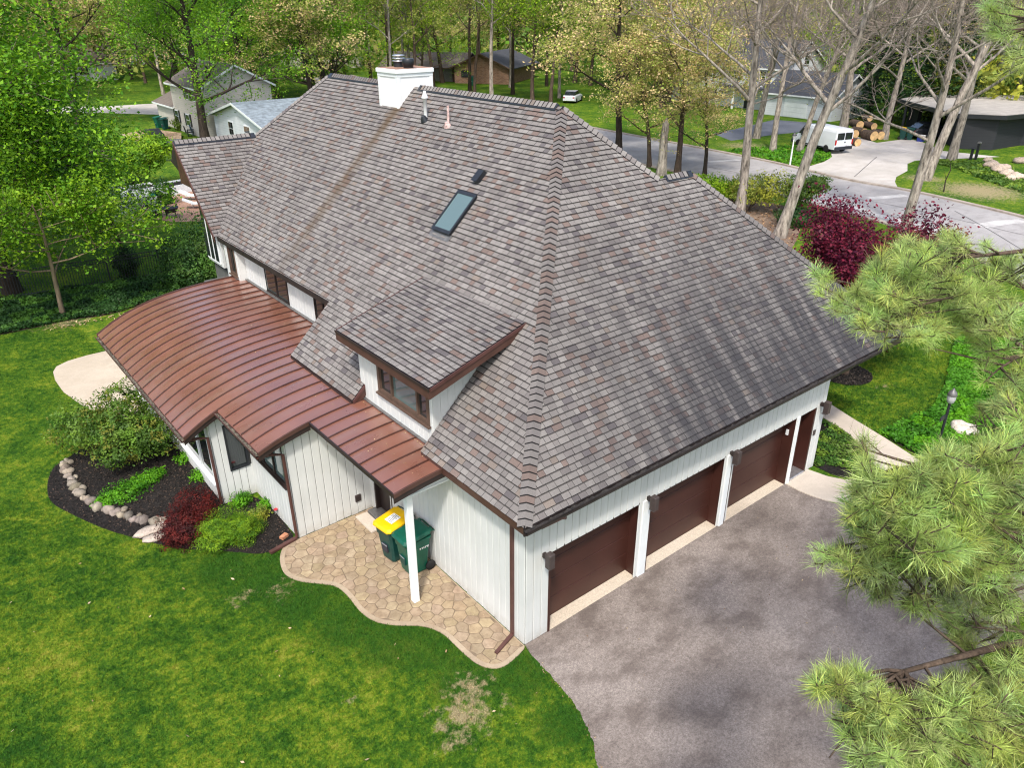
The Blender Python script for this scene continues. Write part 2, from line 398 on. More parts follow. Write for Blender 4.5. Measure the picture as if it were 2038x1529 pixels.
# hip and ridge caps
def caps(name, p0, p1, wa, wb, expo=0.155, wid=0.165, lift=0.03, skip=0.0):
    d = (p1 - p0).normalized(); n = int((p1 - p0).length / expo); var = []
    up = -(wa + wb).normalized()
    for k in range(5):
        c = tuple(q * 1.04 for q in pick()); l = expo + 0.03
        pts = [wa * wid + up * lift, up * (lift + 0.02), wb * wid + up * lift, wa * wid + d * l + up * lift * 0.3, d * l + up * (lift * 0.3 + 0.012), wb * wid + d * l + up * lift * 0.3,
               wa * wid - up * 0.01, -up * 0.0, wb * wid - up * 0.01, wa * wid + d * l - up * 0.01, wb * wid + d * l - up * 0.01]
        pts += [pts[0].lerp(pts[3], .72) + up * .0015, pts[1].lerp(pts[4], .72) + up * .0015, pts[2].lerp(pts[5], .72) + up * .0015, pts[3] + up * .0015, pts[4] + up * .0015, pts[5] + up * .0015]
        fs = [(0, 1, 4, 3), (1, 2, 5, 4)]; fd = [(11, 12, 15, 14), (12, 13, 16, 15)] + [(0, 6, 7, 1), (1, 7, 8, 2), (0, 3, 9, 6), (2, 8, 10, 5)]
        var.append(MB().faces(pts, fs, c).faces(pts, fd, ASPH).mesh(name)); var[-1].materials.append(MT['shingle'])
    for i in range(n):
        o = link(name, var[rnd.randrange(5)], None, roof); o.location = p0 + d * (expo * i)
E0 = Vector((EX, EY, EZ + 0.02)); hipd = (AP - E0).normalized()
def inplane(N, d, toward):                                           # in-plane unit vector square to d that points toward
    q = N.cross(d).normalized(); return q if q.dot(toward) > 0 else -q
caps('hip_cap', E0 + hipd * 0.02, AP + Vector((0, 0, 0.02)), inplane(NF, hipd, Vector((1, 0, 0))), inplane(NL, hipd, Vector((0, 1, 0))))
NR = Vector((SL, 0, 1)).normalized(); Bv = Vector((BX, BY, zF(BY))); Cv = Vector((CX_, BY, zF(BY))); E1 = Vector((E1X, EY, EZ))
d2 = (AP - Bv).normalized(); caps('hip_cap', Bv + Vector((0, 0, 0.02)), AP + Vector((0, 0, 0.02)), inplane(NF, d2, Vector((-1, 0, 0))), inplane(NR, d2, Vector((0, 1, 0))))
d3 = (Cv - E1).normalized(); caps('hip_cap', E1 + Vector((0, 0, 0.02)), Cv + Vector((0, 0, 0.02)), inplane(NF, d3, Vector((-1, 0, 0))), inplane(NR, d3, Vector((0, 1, 0))))
RF = Vector((6.2, 18.75, AP.z)); GJ = Vector((3.96, 20.9, GZR)); NB = Vector((0, 1.0, 1)).normalized()
d4 = (RF - GJ).normalized(); caps('hip_cap', GJ + Vector((0, 0, 0.02)), RF + Vector((0, 0, 0.02)), inplane(NL, d4, Vector((0, -1, 0))), inplane(NB, d4, Vector((1, 0, 0))))
def ridge_vent(p0, p1, wa, wb):
    d = (p1 - p0).normalized(); up = Vector((0, 0, 1)); wid = 0.17
    prof = [wa * wid + up * 0.005, wa * wid + up * 0.05, up * 0.075, wb * wid + up * 0.05, wb * wid + up * 0.005, up * -0.02]
    MB().prism([p0 + q for q in prof], p1 - p0).build('ridge_vent', MT['ridge_vent'], roof)
    caps('ridge_cap', p0 + up * 0.055 + d * 0.05, p1 + up * 0.055 - d * 0.1, wa, wb, expo=0.165, wid=0.15, lift=0.016)
dn = lambda s: Vector((s, 0, -SL)).normalized()
ridge_vent(Vector((6.2, 6.15, AP.z)), Vector((6.2, 12.6, AP.z)), dn(-1), dn(1))
ridge_vent(Vector((6.2, 14.1, AP.z)), Vector((6.2, 18.7, AP.z)), dn(-1), dn(1))
dy = lambda s: Vector((0, s, -SF)).normalized()
ridge_vent(Vector((BX + 0.22, BY, zF(BY))), Vector((CX_, BY, zF(BY))), dy(-1), dy(1))
ridge_vent(Vector((0.80, GYR, GZR)), Vector((3.85, GYR, GZR)), dy(-1), dy(1))

# ---- walls of boards: each board a sub-part of its wall
def board_wall(name, A, B, z0, ztop, outn, openings=(), bw=0.205, back=True, th=0.022):
    """boards between plan points A and B; ztop(s) or number; openings = (s0, s1, z0, z1)"""
    A, B = Vector((*A, 0)), Vector((*B, 0)); d = (B - A); Ln = d.length; d.normalize(); n = Vector((*outn, 0))
    wall = sub(name, house); zt = ztop if callable(ztop) else (lambda s: ztop)
    if back:
        mb = MB()
        cuts = sorted(set([0, Ln] + [k for o in openings for k in o[:2]]))
        for s0, s1 in zip(cuts, cuts[1:]):
            sm = (s0 + s1) / 2; hs = sorted([(o[2], o[3]) for o in openings if o[0] <= sm <= o[1]]); z = z0 + 0.02
            segs = []
            for a, b in hs: segs.append((z, a)); z = b
            segs.append((z, None))
            for a, b in segs:
                q0 = b if b is not None else zt(s0); q1 = b if b is not None else zt(s1)
                if q0 - a < 0.01: continue
                P = [A + d*s0 + Vector((0,0,a)), A + d*s1 + Vector((0,0,a)), A + d*s1 + Vector((0,0,q1)), A + d*s0 + Vector((0,0,q0))]
                mb.prism([p - n * 0.005 for p in P], -n * 0.12)
        mb.build('wall_backing', MT['backing'], wall)
    nb = max(1, round(Ln / bw)); bwid = Ln / nb
    for i in range(nb):
        s0, s1 = i * bwid + 0.0055, (i + 1) * bwid - 0.0055; sm = (s0 + s1) / 2
        hs = sorted([(o[2], o[3]) for o in openings if o[0] < sm < o[1]]); z = z0 + rnd.uniform(-0.01, 0.012); segs = []
        for a, b in hs: segs.append((z, a)); z = b
        segs.append((z, None))
        for a, b in segs:
            q0 = b if b is not None else zt(s0); q1 = b if b is not None else zt(s1)
            if min(q0, q1) - a < 0.015: continue
            t_ = th + rnd.uniform(-0.002, 0.002); e = 0.009
            base = [(s0, 0), (s0, t_ - e), (s0 + e, t_), (s1 - e, t_), (s1, t_ - e), (s1, 0)]
            mb = MB(); lo = [A + d * s + n * t + Vector((0, 0, a)) for s, t in base]
            hi = [A + d * s + n * t + Vector((0, 0, q0 + (q1 - q0) * (s - s0) / (s1 - s0))) for s, t in base]
            k = 6; mb.faces(lo + hi, [(i_, (i_ + 1) % k, k + (i_ + 1) % k, k + i_) for i_ in range(k)] + [tuple(range(k, 2 * k)), tuple(range(k - 1, -1, -1))])
            mb.build('board', MT['paint'], wall)
    return wall
MX = np.polyfit([-3.75, -2.8, -2.0, -1.2, -0.4, 0.4, 1.3], [2.44, 2.92, 3.17, 3.31, 3.39, 3.42, 3.43], 4)
def mz(x): return float(np.polyval(MX, x))
GW = 10.94
doors = [(0.65, 3.39), (3.70, 6.46), (6.71, 9.50)]; DH = 2.13
board_wall('garage_front_wall', (0, 0), (GW, 0), 0.03, 3.40, (0, -1), [(a, b, 0, DH) for a, b in doors] + [(9.66, 10.43, 0, DH)])
board_wall('side_wall', (0, 6.38), (0, 0), 0.03, 3.36, (-1, 0), [(0.28, 1.12, 0, 2.08)])
board_wall('porch_wall', (-2.13, 6.38), (0, 6.38), 0.03, lambda s: mz(-2.13 + s) - 0.08, (0, -1))
board_wall('nook_side_wall', (-2.13, 9.02), (-2.13, 6.38), 0.03, mz(-2.13) - 0.10, (-1, 0), [(0.2, 2.44, 1.45, 2.75)])
board_wall('nook_front_wall', (-3.07, 9.02), (-2.13, 9.02), 0.03, lambda s: mz(-3.07 + s) - 0.08, (0, -1), [(0.33, 0.86, 0.95, 2.35)])
board_wall('sunroom_side_wall', (-3.07, 17.2), (-3.07, 9.02), 0.03, mz(-3.07) - 0.1, (-1, 0), [(0.6, 7.9, 0.55, 2.3)])
board_wall('sunroom_far_wall', (1.2, 17.2), (-3.07, 17.2), 0.03, lambda s: mz(1.2 - s) - 0.1, (0, 1), bw=0.4)
board_wall('upper_wall', (1.25, 16.7), (1.25, 9.5), 3.36, 4.95, (-1, 0), [(1.55, 3.42, 3.46, 4.45), (5.30, 6.6, 3.46, 4.45)])
board_wall('upper_bay_wall', (1.0, 17.9), (1.0, 16.74), 3.2, 4.78, (-1, 0), [(0.38, 1.0, 3.55, 4.62)])
board_wall('dormer_wall', (0.0, 6.3), (0.0, 3.10), 3.34, DZ0 + SD * 0.34 - 0.05, (-1, 0), [(0.92, 3.10, 3.92, 4.90)])
MB().box((1.0, 16.72, 3.3), (1.30, 16.742, 4.8)).box((1.0, 17.88, 3.3), (1.3, 17.92, 4.8)).build('bay_return', MT['paint'], house)
# dormer cheek (faces -y) between the dormer roof and the main slope
ck = MB()
def cz(x): return DZ0 + SD * (x - DX0) - 0.06
nst = 11
ckw = sub('dormer_cheek', house)
for i in range(nst):
    x0, x1 = 2.15 * i / nst + 0.003, 2.15 * (i + 1) / nst - 0.003
    pl_ = [(x0, 3.12, max(zL(x0) - 0.12, 3.36)), (x1, 3.12, max(zL(x1) - 0.12, 3.36)), (x1, 3.12, max(cz(x1), zL(x1) - 0.08)), (x0, 3.12, cz(x0))]
    MB().prism(pl_, (0, -0.025 - 0.002 * (i % 2), 0)).build('board', MT['paint'], ckw)
MB().prism([(0, 3.14, 3.36), (2.2, 3.14, zL(2.2) - 0.1), (0, 3.14, cz(0))], (0, 0.1, 0)).build('cheek_backing', MT['backing'], house)

# ---- garage doors: four sections each, in deep brown jambs
for (a, b) in doors:
    g = sub('garage_door', house); yb = 0.31
    for k in range(4):
        z0, z1 = 0.03 + k * 0.525, 0.03 + (k + 1) * 0.525 - 0.008
        MB().bbox((0, 0, 0), (b - a - 0.02, z1 - z0, 0.04), 0.006, M=Matrix(((1,0,0,a+0.01),(0,0,-1,yb+0.02),(0,1,0,z0),(0,0,0,1)))).build('door_section', MT['door_brown'], g)
    MB().box((a + 0.005, yb - 0.005, DH - 0.012), (b - 0.005, -0.02, DH + 0.03)).build('door_header', MT['brown_dark'], g)
    MB().box((a - 0.035, -0.035, 0.0), (a + 0.012, yb, DH + 0.002)).build('jamb', MT['door_brown'], g)
    MB().box((b - 0.012, -0.02, 0.0), (b + 0.02, yb, DH + 0.004)).build('jamb', MT['door_brown'], g)
trims = sub('door_trim', house)
for a, b in ((3.415, 3.665), (6.485, 6.672), (9.525, 9.655)):
    MB().bbox((a, -0.052, 0.0), (b, 0.0, DH + 0.02), 0.006).build('trim_board', MT['white'], trims)
sd_ = sub('service_door', house)
MB().box((9.70, 0.30, 0.1), (10.40, 0.34, DH - 0.02)).build('door_leaf', MT['door_brown'], sd_)
MB().box((9.655, -0.03, 0), (9.70, 0.36, DH)).build('jamb', MT['door_brown'], sd_)
MB().box((10.40, -0.03, 0), (10.445, 0.36, DH)).build('jamb', MT['door_brown'], sd_)
MB().box((9.70, 0.0, DH - 0.02), (10.40, 0.36, DH + 0.02)).build('door_header', MT['brown_dark'], sd_)
MB().bbox((9.70, -0.05, 0.0), (10.40, 0.30, 0.11), 0.01).build('threshold', MT['bare_steel'], sd_)
MB().lathe([(0.03, 0), (0.032, 0.03), (0.02, 0.05)], 10, M=Matrix.Translation((9.78, 0.28, 1.0)) @ Matrix.Rotation(R(90), 4, 'X')).build('door_knob', MT['bare_steel'], sd_)
pd = sub('porch_door', house)
MB().box((0.10, 5.27, 0.12), (0.14, 6.09, 2.05)).build('door_leaf', MT['brown_dark'], pd)
MB().box((-0.03, 6.08, 0), (0.14, 6.13, 2.1)).build('jamb', MT['brown_dark'], pd)
MB().box((-0.03, 5.23, 0), (0.14, 5.28, 2.1)).build('jamb', MT['brown_dark'], pd)
MB().box((-0.03, 5.23, 2.05), (0.14, 6.13, 2.1)).build('door_header', MT['brown_dark'], pd)
MB().bbox((-0.26, 5.2, 0.01), (0.1, 6.2, 0.12), 0.01).build('threshold', MT['flash'], pd)
MB().lathe([(0.025, 0), (0.03, 0.03), (0.018, 0.05)], 10, M=Matrix.Translation((0.10, 5.36, 1.0)) @ Matrix.Rotation(R(-90), 4, 'Y')).build('door_knob', MT['bare_steel'], pd)
# ---- windows: frame, mullions and one pane each
def window(A, B, z0, z1, outn, splits, fr='window_frame', gl='glass', fw=0.055, depth=0.05, inset=0.035, sill=True, transom=None):
    A, B = Vector((*A, 0)), Vector((*B, 0)); d = (B - A); Ln = d.length; d.normalize(); n = Vector((*outn, 0))
    w_ = sub('window', house)
    def bx_(name, s0, s1, a, b, t0, t1, m_):
        P = [A + d*s0 + n*t0 + Vector((0,0,a)), A + d*s1 + n*t0 + Vector((0,0,a)), A + d*s1 + n*t0 + Vector((0,0,b)), A + d*s0 + n*t0 + Vector((0,0,b))]
        return MB().prism(P, n * (t1 - t0)).build(name, MT[m_], w_)
    bx_('frame', 0, fw, z0, z1, -0.06, depth, fr); bx_('frame', Ln - fw, Ln, z0, z1, -0.06, depth, fr)
    bx_('frame', fw, Ln - fw, z1 - fw, z1, -0.06, depth, fr); bx_('frame', fw, Ln - fw, z0, z0 + fw, -0.06, depth, fr)
    if sill: bx_('sill', -0.04, Ln + 0.04, z0 - 0.045, z0 - 0.002, 0.0, depth + 0.05, fr)
    ed = [fw] + [s for s in splits] + [Ln - fw]
    for s in splits: bx_('mullion', s - 0.03, s + 0.03, z0 + fw, z1 - fw, -0.05, depth - 0.008, fr)
    for s0, s1 in zip(ed, ed[1:]):
        bx_('pane', s0 + 0.002, s1 - 0.002, z0 + fw, z1 - fw, -0.05, -inset + 0.02, gl if not isinstance(gl, list) else gl[ed.index(s0)])
        if transom: bx_('mullion', s0, s1, transom - 0.02, transom + 0.02, -0.05, depth - 0.02, fr)
    return w_
window((0.0, 5.38), (0.0, 3.20), 3.92, 4.90, (-1, 0), [0.60, 1.70], gl=['glass', 'glass_pale', 'glass'], fw=0.09)
window((1.25, 15.15), (1.25, 13.28), 3.46, 4.45, (-1, 0), [0.95], fr='brown_dark', depth=0.02)
window((1.25, 11.4), (1.25, 10.1), 3.46, 4.45, (-1, 0), [0.6], fr='brown_dark', depth=0.02)
window((1.0, 17.52), (1.0, 16.9), 3.55, 4.62, (-1, 0), [], fw=0.06)
window((-2.74, 9.02), (-2.21, 9.02), 0.95, 2.35, (0, -1), [], fr='black_metal', fw=0.05, sill=False)
window((-2.13, 8.82), (-2.13, 6.58), 1.45, 2.75, (-1, 0), [0.8, 1.5], fr='brown_dark', gl='glass_pale', depth=0.035)
window((-3.07, 16.6), (-3.07, 9.3), 0.55, 2.3, (-1, 0), [1.2, 2.4, 3.6, 4.8, 6.2], fr='white', depth=0.035)
# ---- metal roof: one part, each panel with its standing seam a sub-part
mr = sub('metal_roof', house); ND_ = 18
def panel_span(y0, y1, xl, xr, n):
    st = (y1 - y0) / n
    for i in range(n):
        a, b = y0 + i * st, y0 + (i + 1) * st; mb = MB(); xs = [xl + (xr - xl) * k / ND_ for k in range(ND_ + 1)]
        prof = [(a, 0.0), (b - 0.02, 0.0), (b - 0.02, 0.04), (b, 0.04), (b, 0.0)]
        cam_ = [0, 0.0, 0, 0, 0]; pts = []
        for x in xs: pts += [(x, yy, mz(x) + zz) for yy, zz in prof]
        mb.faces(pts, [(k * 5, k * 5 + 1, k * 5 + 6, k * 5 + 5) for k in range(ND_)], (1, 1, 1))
        mb.faces(pts, [(k * 5 + j, k * 5 + j + 1, k * 5 + j + 6, k * 5 + j + 5) for k in range(ND_) for j in range(1, 4)], (0.3, 0.27, 0.27))  # seam faces tinted dark: shade along the seams put into the colour
        mb.faces([(xs[0], a, mz(xs[0])), (xs[0], b, mz(xs[0])), (xs[0] - 0.01, b, mz(xs[0]) - 0.05), (xs[0] - 0.01, a, mz(xs[0]) - 0.05)], [(0, 1, 2, 3)])
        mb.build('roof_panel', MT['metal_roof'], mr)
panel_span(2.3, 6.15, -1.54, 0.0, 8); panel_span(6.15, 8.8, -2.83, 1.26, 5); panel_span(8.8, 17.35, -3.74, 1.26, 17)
mu = MB()                                                            # soffit under the panels
for (y0, y1, xl, xr) in ((2.34, 6.15, -1.5, 0.0), (6.18, 8.8, -2.79, 1.2), (8.83, 17.3, -3.7, 1.2)):
    k = 12; xs = [xl + (xr - xl) * i / k for i in range(k + 1)]
    for x0, x1 in zip(xs, xs[1:]): mu.poly([(x0, y0, mz(x0) - 0.09), (x0, y1, mz(x0) - 0.09), (x1, y1, mz(x1) - 0.09), (x1, y0, mz(x1) - 0.09)])
mu.build('soffit', MT['paint'], mr)
def curved_fascia(y, xl, xr, side=-1):
    for hgt, off, t_, top in ((0.10, 0.0, 0.045, 0.045), (0.14, -0.10, 0.022, 0.045)):
        mb = MB(); k = 10; xs = [xl + (xr - xl) * i / k for i in range(k + 1)]
        for x0, x1 in zip(xs, xs[1:]):
            z0, z1 = mz(x0) + 0.045 + off, mz(x1) + 0.045 + off
            P = [(x0, y, z0 - hgt), (x1, y, z1 - hgt), (x1, y, z1), (x0, y, z0)]
            mb.prism(P if side < 0 else P[::-1], (0, side * t_, 0))
        mb.build('rake_trim', MT['brown'] if off == 0 else MT['brown_dark'], mr)
curved_fascia(2.3, -1.56, -0.05); curved_fascia(6.15, -2.85, -1.53); curved_fascia(8.8, -3.76, -2.82); curved_fascia(17.35, -3.76, 1.25, 1)
MB().bar((-1.55, 2.28, mz(-1.54) - 0.02), (-1.55, 6.14, mz(-1.54) - 0.02), 0.035, 0.10).build('drip_edge', MT['brown_dark'], mr)
def gutter(name, a, b, outn, w_=0.11, h=0.10, mat='gutter', filled=True, parent=house):
    a, b = Vector(a), Vector(b); n = Vector(outn); up = Vector((0, 0, 1)); g_ = sub(name, parent)
    prof = [Vector((0,0,0)), up * -h, n * (w_ * 0.75) + up * -h, n * w_ + up * (-h * 0.35), n * w_ + up * 0.005, n * (w_ - 0.012) + up * 0.005, n * (w_ - 0.012) + up * (-h * 0.35), n * (w_ * 0.72) + up * (-h + 0.012), up * (-h + 0.012) + n * 0.01, n * 0.01]
    MB().prism([a + q for q in prof], b - a).build('trough', MT[mat], g_)
    if filled:
        L_ = (b - a).length; k = max(4, int(L_ / 0.06)); dd = (b - a) / k; mb = MB(); pts = []
        for i in range(k + 1):
            q = a + dd * i
            for f_ in (0.012, 0.05, w_ - 0.014): pts.append(q + n * f_ + up * (-0.035 + rnd.uniform(-0.03, 0.025)))
        mb.faces(pts, [(i*3+j, i*3+j+1, i*3+j+4, i*3+j+3) for i in range(k) for j in range(2)])
        mb.build('leaf_litter', MT['gunk'] if mat != 'gutter_f' else MT['gutter'], g_, kind='stuff')
    return g_
gutter('gutter', (-3.74, 17.3, mz(-3.74) - 0.01), (-3.74, 8.78, mz(-3.74) - 0.01), (-1, 0, 0), mat='copper')
gutter('gutter', (-2.83, 8.78, mz(-2.83) - 0.01), (-2.83, 6.13, mz(-2.83) - 0.01), (-1, 0, 0), mat='copper')
MT['wet_litter'] = simple('wet_dark_litter', (0.025, 0.022, 0.020), 0.85, 0.5, 9, fine=0.5)
MT['gunk'], _k = MT['wet_litter'], MT['gunk']
gutter('gutter', (EX - 0.02, EY, EZ - 0.01), (12.6, EY, EZ - 0.01), (0, -1, 0), w_=0.13, h=0.11, mat='gutter')
MT['gunk'] = _k
def downspout(pts, parent=house):
    mb = MB(); mb.tube(pts, 0.042, 6, smooth=False); return mb.build('downspout', MT['copper'], parent)
downspout([(-0.02, EY - 0.06, EZ - 0.11), (0.55, EY - 0.06, EZ - 0.13), (0.62, EY - 0.04, EZ - 0.2), (0.55, -0.06, EZ - 0.35), (0.12, -0.06, EZ - 0.45)])
MB().box((-0.075, 0.32, 0.06), (-0.024, 0.405, 3.36)).build('downspout', MT['copper'], house)
MB().box((0, -0.04, 0), (0.62, 0.04, 0.055), M=Matrix.Translation((-0.05, 0.35, 0.05)) @ Matrix.Rotation(R(197), 4, 'Z') @ Matrix.Rotation(R(3), 4, 'Y')).build('downspout_foot', MT['copper'], house)
downspout([(-2.83, 6.3, mz(-2.83) - 0.12), (-2.83, 6.33, mz(-2.83) - 0.22), (-2.5, 6.33, mz(-2.83) - 0.25), (-2.22, 6.33, mz(-2.83) - 0.36), (-2.20, 6.33, 0.1)])
MB().box((0, -0.05, 0), (0.75, 0.05, 0.06), M=Matrix.Translation((-2.22, 6.36, 0.03)) @ Matrix.Rotation(R(190), 4, 'Z')).build('downspout_foot', MT['copper'], house)
downspout([(-3.74, 8.95, mz(-3.74) - 0.12), (-3.72, 8.97, mz(-3.74) - 0.2), (-3.4, 8.97, mz(-3.74) - 0.22), (-3.15, 8.97, mz(-3.74) - 0.3), (-3.14, 8.97, 0.1)])
# ---- fascias and soffits of the shingle roof
fa = sub('fascia', house)
def fbox(a, b, m_='brown'): return MB().box(a, b).build('fascia_board', MT[m_], fa)
fbox((EX, EY - 0.0, EZ - 0.20), (13.9, EY + 0.03, EZ - 0.02), 'brown_dark')
fbox((EX - 0.001, EY + 0.03, EZ - 0.17), (EX + 0.03, 3.08, EZ - 0.015)); fbox((EX - 0.03, 6.12, EZ - 0.20), (EX + 0.01, 9.6, EZ - 0.02), 'brown_dark')
fbox((0.90, 9.6, zL(0.93) - 0.16), (0.93, 18.2, zL(0.93) - 0.01), 'gutter')
fbox((DX0 - 0.03, DY0 - 0.03, DZ0 - 0.24), (DX0, DY1 + 0.03, DZ0 - 0.03)); fbox((DX0 - 0.045, DY0 - 0.045, DZ0 - 0.06), (DX0 - 0.03, DY1 + 0.045, DZ0 + 0.015), 'brown_dark')
for yy, sgn in ((DY0, -1), (DY1, 1)):
    MB().prism([(DX0, yy, DZ0 - 0.24), (2.2, yy, zL(2.2) - 0.24), (2.2, yy, zL(2.2) - 0.02), (DX0, yy, DZ0 - 0.02)], (0, sgn * 0.03, 0)).build('fascia_board', MT['brown'], fa)
    MB().prism([(DX0, yy + sgn * 0.03, DZ0 - 0.07), (2.2, yy + sgn * 0.03, zL(2.2) - 0.07), (2.2, yy + sgn * 0.03, zL(2.2) + 0.012), (DX0, yy + sgn * 0.03, DZ0 + 0.012)], (0, sgn * 0.02, 0)).build('fascia_board', MT['copper'], fa)
def rake(y, x0, x1, sgn, drop=0.22):
    for h0, h1, t_, m_ in ((0.02, 0.10, 0.04, 'copper'), (0.10, drop, 0.02, 'brown')):
        MB().prism([(x0, y, zL(x0) - h1), (x1, y, zL(x1) - h1), (x1, y, zL(x1) - h0 + 0.015), (x0, y, zL(x0) - h0 + 0.015)], (0, sgn * t_, 0)).build('fascia_board', MT[m_], fa)
rake(6.12, EX, 0.5, -1, 0.3); rake(9.6, EX, 0.93, 1, 0.2)
MB().poly([(EX, EY, EZ - 0.14), (13.9, EY, EZ - 0.14), (13.9, 0.02, EZ - 0.14), (EX, 0.02, EZ - 0.14)]).poly([(EX, 0, EZ - 0.14), (0.02, 0, EZ - 0.14), (0.02, 3.08, EZ - 0.14), (EX, 3.08, EZ - 0.14)]).build('soffit', MT['paint'], fa)
MB().poly([(DX0, DY0, DZ0 - 0.1), (DX0, DY1, DZ0 - 0.1), (0.3, DY1, DZ0 + SD * 0.6 - 0.12), (0.3, DY0, DZ0 + SD * 0.6 - 0.12)]).poly([(0.3, DY0, DZ0 + SD * 0.6 - 0.12), (0.3, 3.12, DZ0 + SD * 0.6 - 0.12), (2.2, 3.12, zL(2.2) - 0.15), (2.2, DY0, zL(2.2) - 0.15)]).build('dormer_soffit', MT['brown'], fa)
MB().poly([(EX, 6.13, EZ - 0.12), (EX, 9.59, EZ - 0.12), (1.25, 9.59, EZ - 0.1), (1.25, 6.13, EZ - 0.1)]).poly([(0.93, 9.6, zL(0.93) - 0.1), (0.93, 18.2, zL(0.93) - 0.1), (1.3, 18.2, zL(0.93) - 0.1), (1.3, 9.6, zL(0.93) - 0.1)]).build('eave_soffit', MT['brown_dark'], fa)
MB().bar((-0.045, 3.15, mz(0) + 0.03), (-0.045, 6.1, mz(0) + 0.03), 0.09, 0.03).build('flashing', MT['flash'], house); MB().bar((1.2, 9.6, mz(1.25) + 0.035), (1.2, 16.7, mz(1.25) + 0.035), 0.12, 0.03).build('flashing', MT['flash'], house)
MB().prism([(EX, 9.58, EZ - 0.1), (1.25, 9.58, EZ - 0.1), (1.25, 9.58, zL(1.25) - 0.1)], (0, -0.05, 0)).prism([(EX, 6.14, EZ - 0.12), (0.0, 6.14, EZ - 0.12), (0.0, 6.14, zL(0.0) - 0.1)], (0, 0.05, 0)).build('rake_infill', MT['brown_dark'], house)
# gable wing: rake board, brown board gable, wall with white windows
gb = sub('gable_wing', house)
for h0, h1, t_, m_ in ((0.0, 0.08, 0.03, 'copper'), (0.08, 0.20, 0.015, 'brown')):
    MB().prism([(0.8, GY0 - 0.05, GZ0 - h1 - 0.03), (0.8, GYR, GZR - h1), (0.8, GYR, GZR - h0 + 0.03), (0.8, GY0 - 0.05, GZ0 - h0)], (-t_, 0, 0)).build('rake_board', MT[m_], gb)
ym = lambda y: GZR - SG * abs(y - GYR) - 0.12
for i in range(4):
    y0, y1 = 19.9 + i * 0.3, 20.185 + i * 0.3
    MB().prism([(0.86, y0, 6.15), (0.86, y1, 6.15), (0.86, y1, ym(y1)), (0.86, y0, ym(y0))], (0.02 + 0.01 * (i % 2), 0, 0)).build('gable_board', MT['brown'], gb)
MB().prism([(1.0, 18.3, 3.5), (1.0, 19.85, 3.5), (1.0, 19.85, ym(19.85)), (1.0, 18.3, ym(18.3))], (0.1, 0, 0)).build('gable_wall', MT['paint'], gb)
for i in range(3):
    MB().box((0.955, 18.5 + i * 0.45, 3.6), (0.995, 18.9 + i * 0.45, 4.75 + i * 0.45)).build('window_frame', MT['white'], gb)
    MB().box((0.94, 18.55 + i * 0.45, 3.68), (0.953, 18.85 + i * 0.45, 4.67 + i * 0.45)).build('pane', MT['glass'], gb)
# plain cores so that nothing is hollow
MB().box((0.12, 0.5, 0.0), (10.9, 18.0, 3.3)).box((1.15, 18.0, 0.0), (10.9, 19.8, 3.3)).build('house_core', MT['backing'], house)
MB().box((1.4, 9.62, 3.3), (6.0, 17.9, 4.9)).box((-2.95, 9.2, 0.0), (0.11, 17.0, 2.35)).box((-2.0, 6.5, 0), (0.1, 9.2, 2.9)).build('upper_core', MT['backing'], house)
MB().prism([(GW, -0.0, 0), (GW, 9, 0), (GW, 9, 3.4), (GW, 0, 3.4)], (-0.03, 0, 0)).build('garage_end_wall', MT['paint'], house)
# ---- porch: beam and post
pb = sub('porch', house)
MB().prism([(-1.36, 2.46, mz(-1.36) - 0.34), (0.0, 2.46, mz(0) - 0.42), (0.0, 2.46, mz(0) - 0.08), (-1.36, 2.46, mz(-1.36) - 0.06)], (0, 0.13, 0)).build('beam', MT['white'], pb)
MB().box((-1.36, 2.43, mz(-1.36) - 0.345), (0.0, 2.61, mz(-1.36) - 0.30)).build('beam_cap', MT['white'], pb)
MB().bbox((-1.15, 2.50, 0.0), (-1.00, 2.65, mz(-1.1) - 0.33), 0.012).build('post', MT['white'], pb)
MB().box((-1.36, 2.6, mz(-1.36) - 0.3), (-1.26, 6.3, mz(-1.36) - 0.12)).build('beam', MT['white'], pb)
# ---- chimney
ch = sub('chimney', house); cx0, cx1, cy0, cy1, ct = 5.56, 6.85, 12.9, 14.05, 10.28
MB().box((cx0, cy0, 8.6), (cx1, cy1, ct)).build('stack', MT['stucco'], ch)
tr = MB()
for (a, b) in (((cx0 - 0.02, cy0 - 0.02), (cx0 + 0.10, cy0 + 0.10)), ((cx0 - 0.02, cy1 - 0.10), (cx0 + 0.10, cy1 + 0.02)), ((cx1 - 0.10, cy0 - 0.02), (cx1 + 0.02, cy0 + 0.10))):
    MB().box((*a, 8.5), (*b, ct - 0.03)).build('corner_board', MT['white'], ch)
MB().box((cx0 - 0.025, cy0 - 0.025, ct - 0.2), (cx1 + 0.025, cy1 + 0.025, ct - 0.09)).build('frieze', MT['white'], ch)
MB().bbox((cx0 - 0.06, cy0 - 0.06, ct - 0.09), (cx1 + 0.06, cy1 + 0.06, ct + 0.03), 0.02).build('cap_trim', MT['white'], ch)
MB().poly([(cx0 - 0.03, cy0 - 0.03, ct + 0.035), (cx1 + 0.03, cy0 - 0.03, ct + 0.035), (cx1 + 0.03, cy1 + 0.03, ct + 0.035), (cx0 - 0.03, cy1 + 0.03, ct + 0.035)]).build('cap_pan', simple('rusty_cap_pan', (0.30, 0.17, 0.11), 0.8, 0.4, 4), ch)
MB().lathe([(0.16, 0), (0.16, 0.08), (0.19, 0.09), (0.19, 0.26), (0.17, 0.28)], 16, M=Matrix.Translation((6.15, 13.15, ct + 0.03))).build('flue_cap', MT['black_metal'], ch)
f2 = MB().lathe([(0.17, 0), (0.17, 0.16)], 16, M=Matrix.Translation((6.15, 13.72, ct + 0.03))).build('flue_pipe', MT['black_metal'], ch)
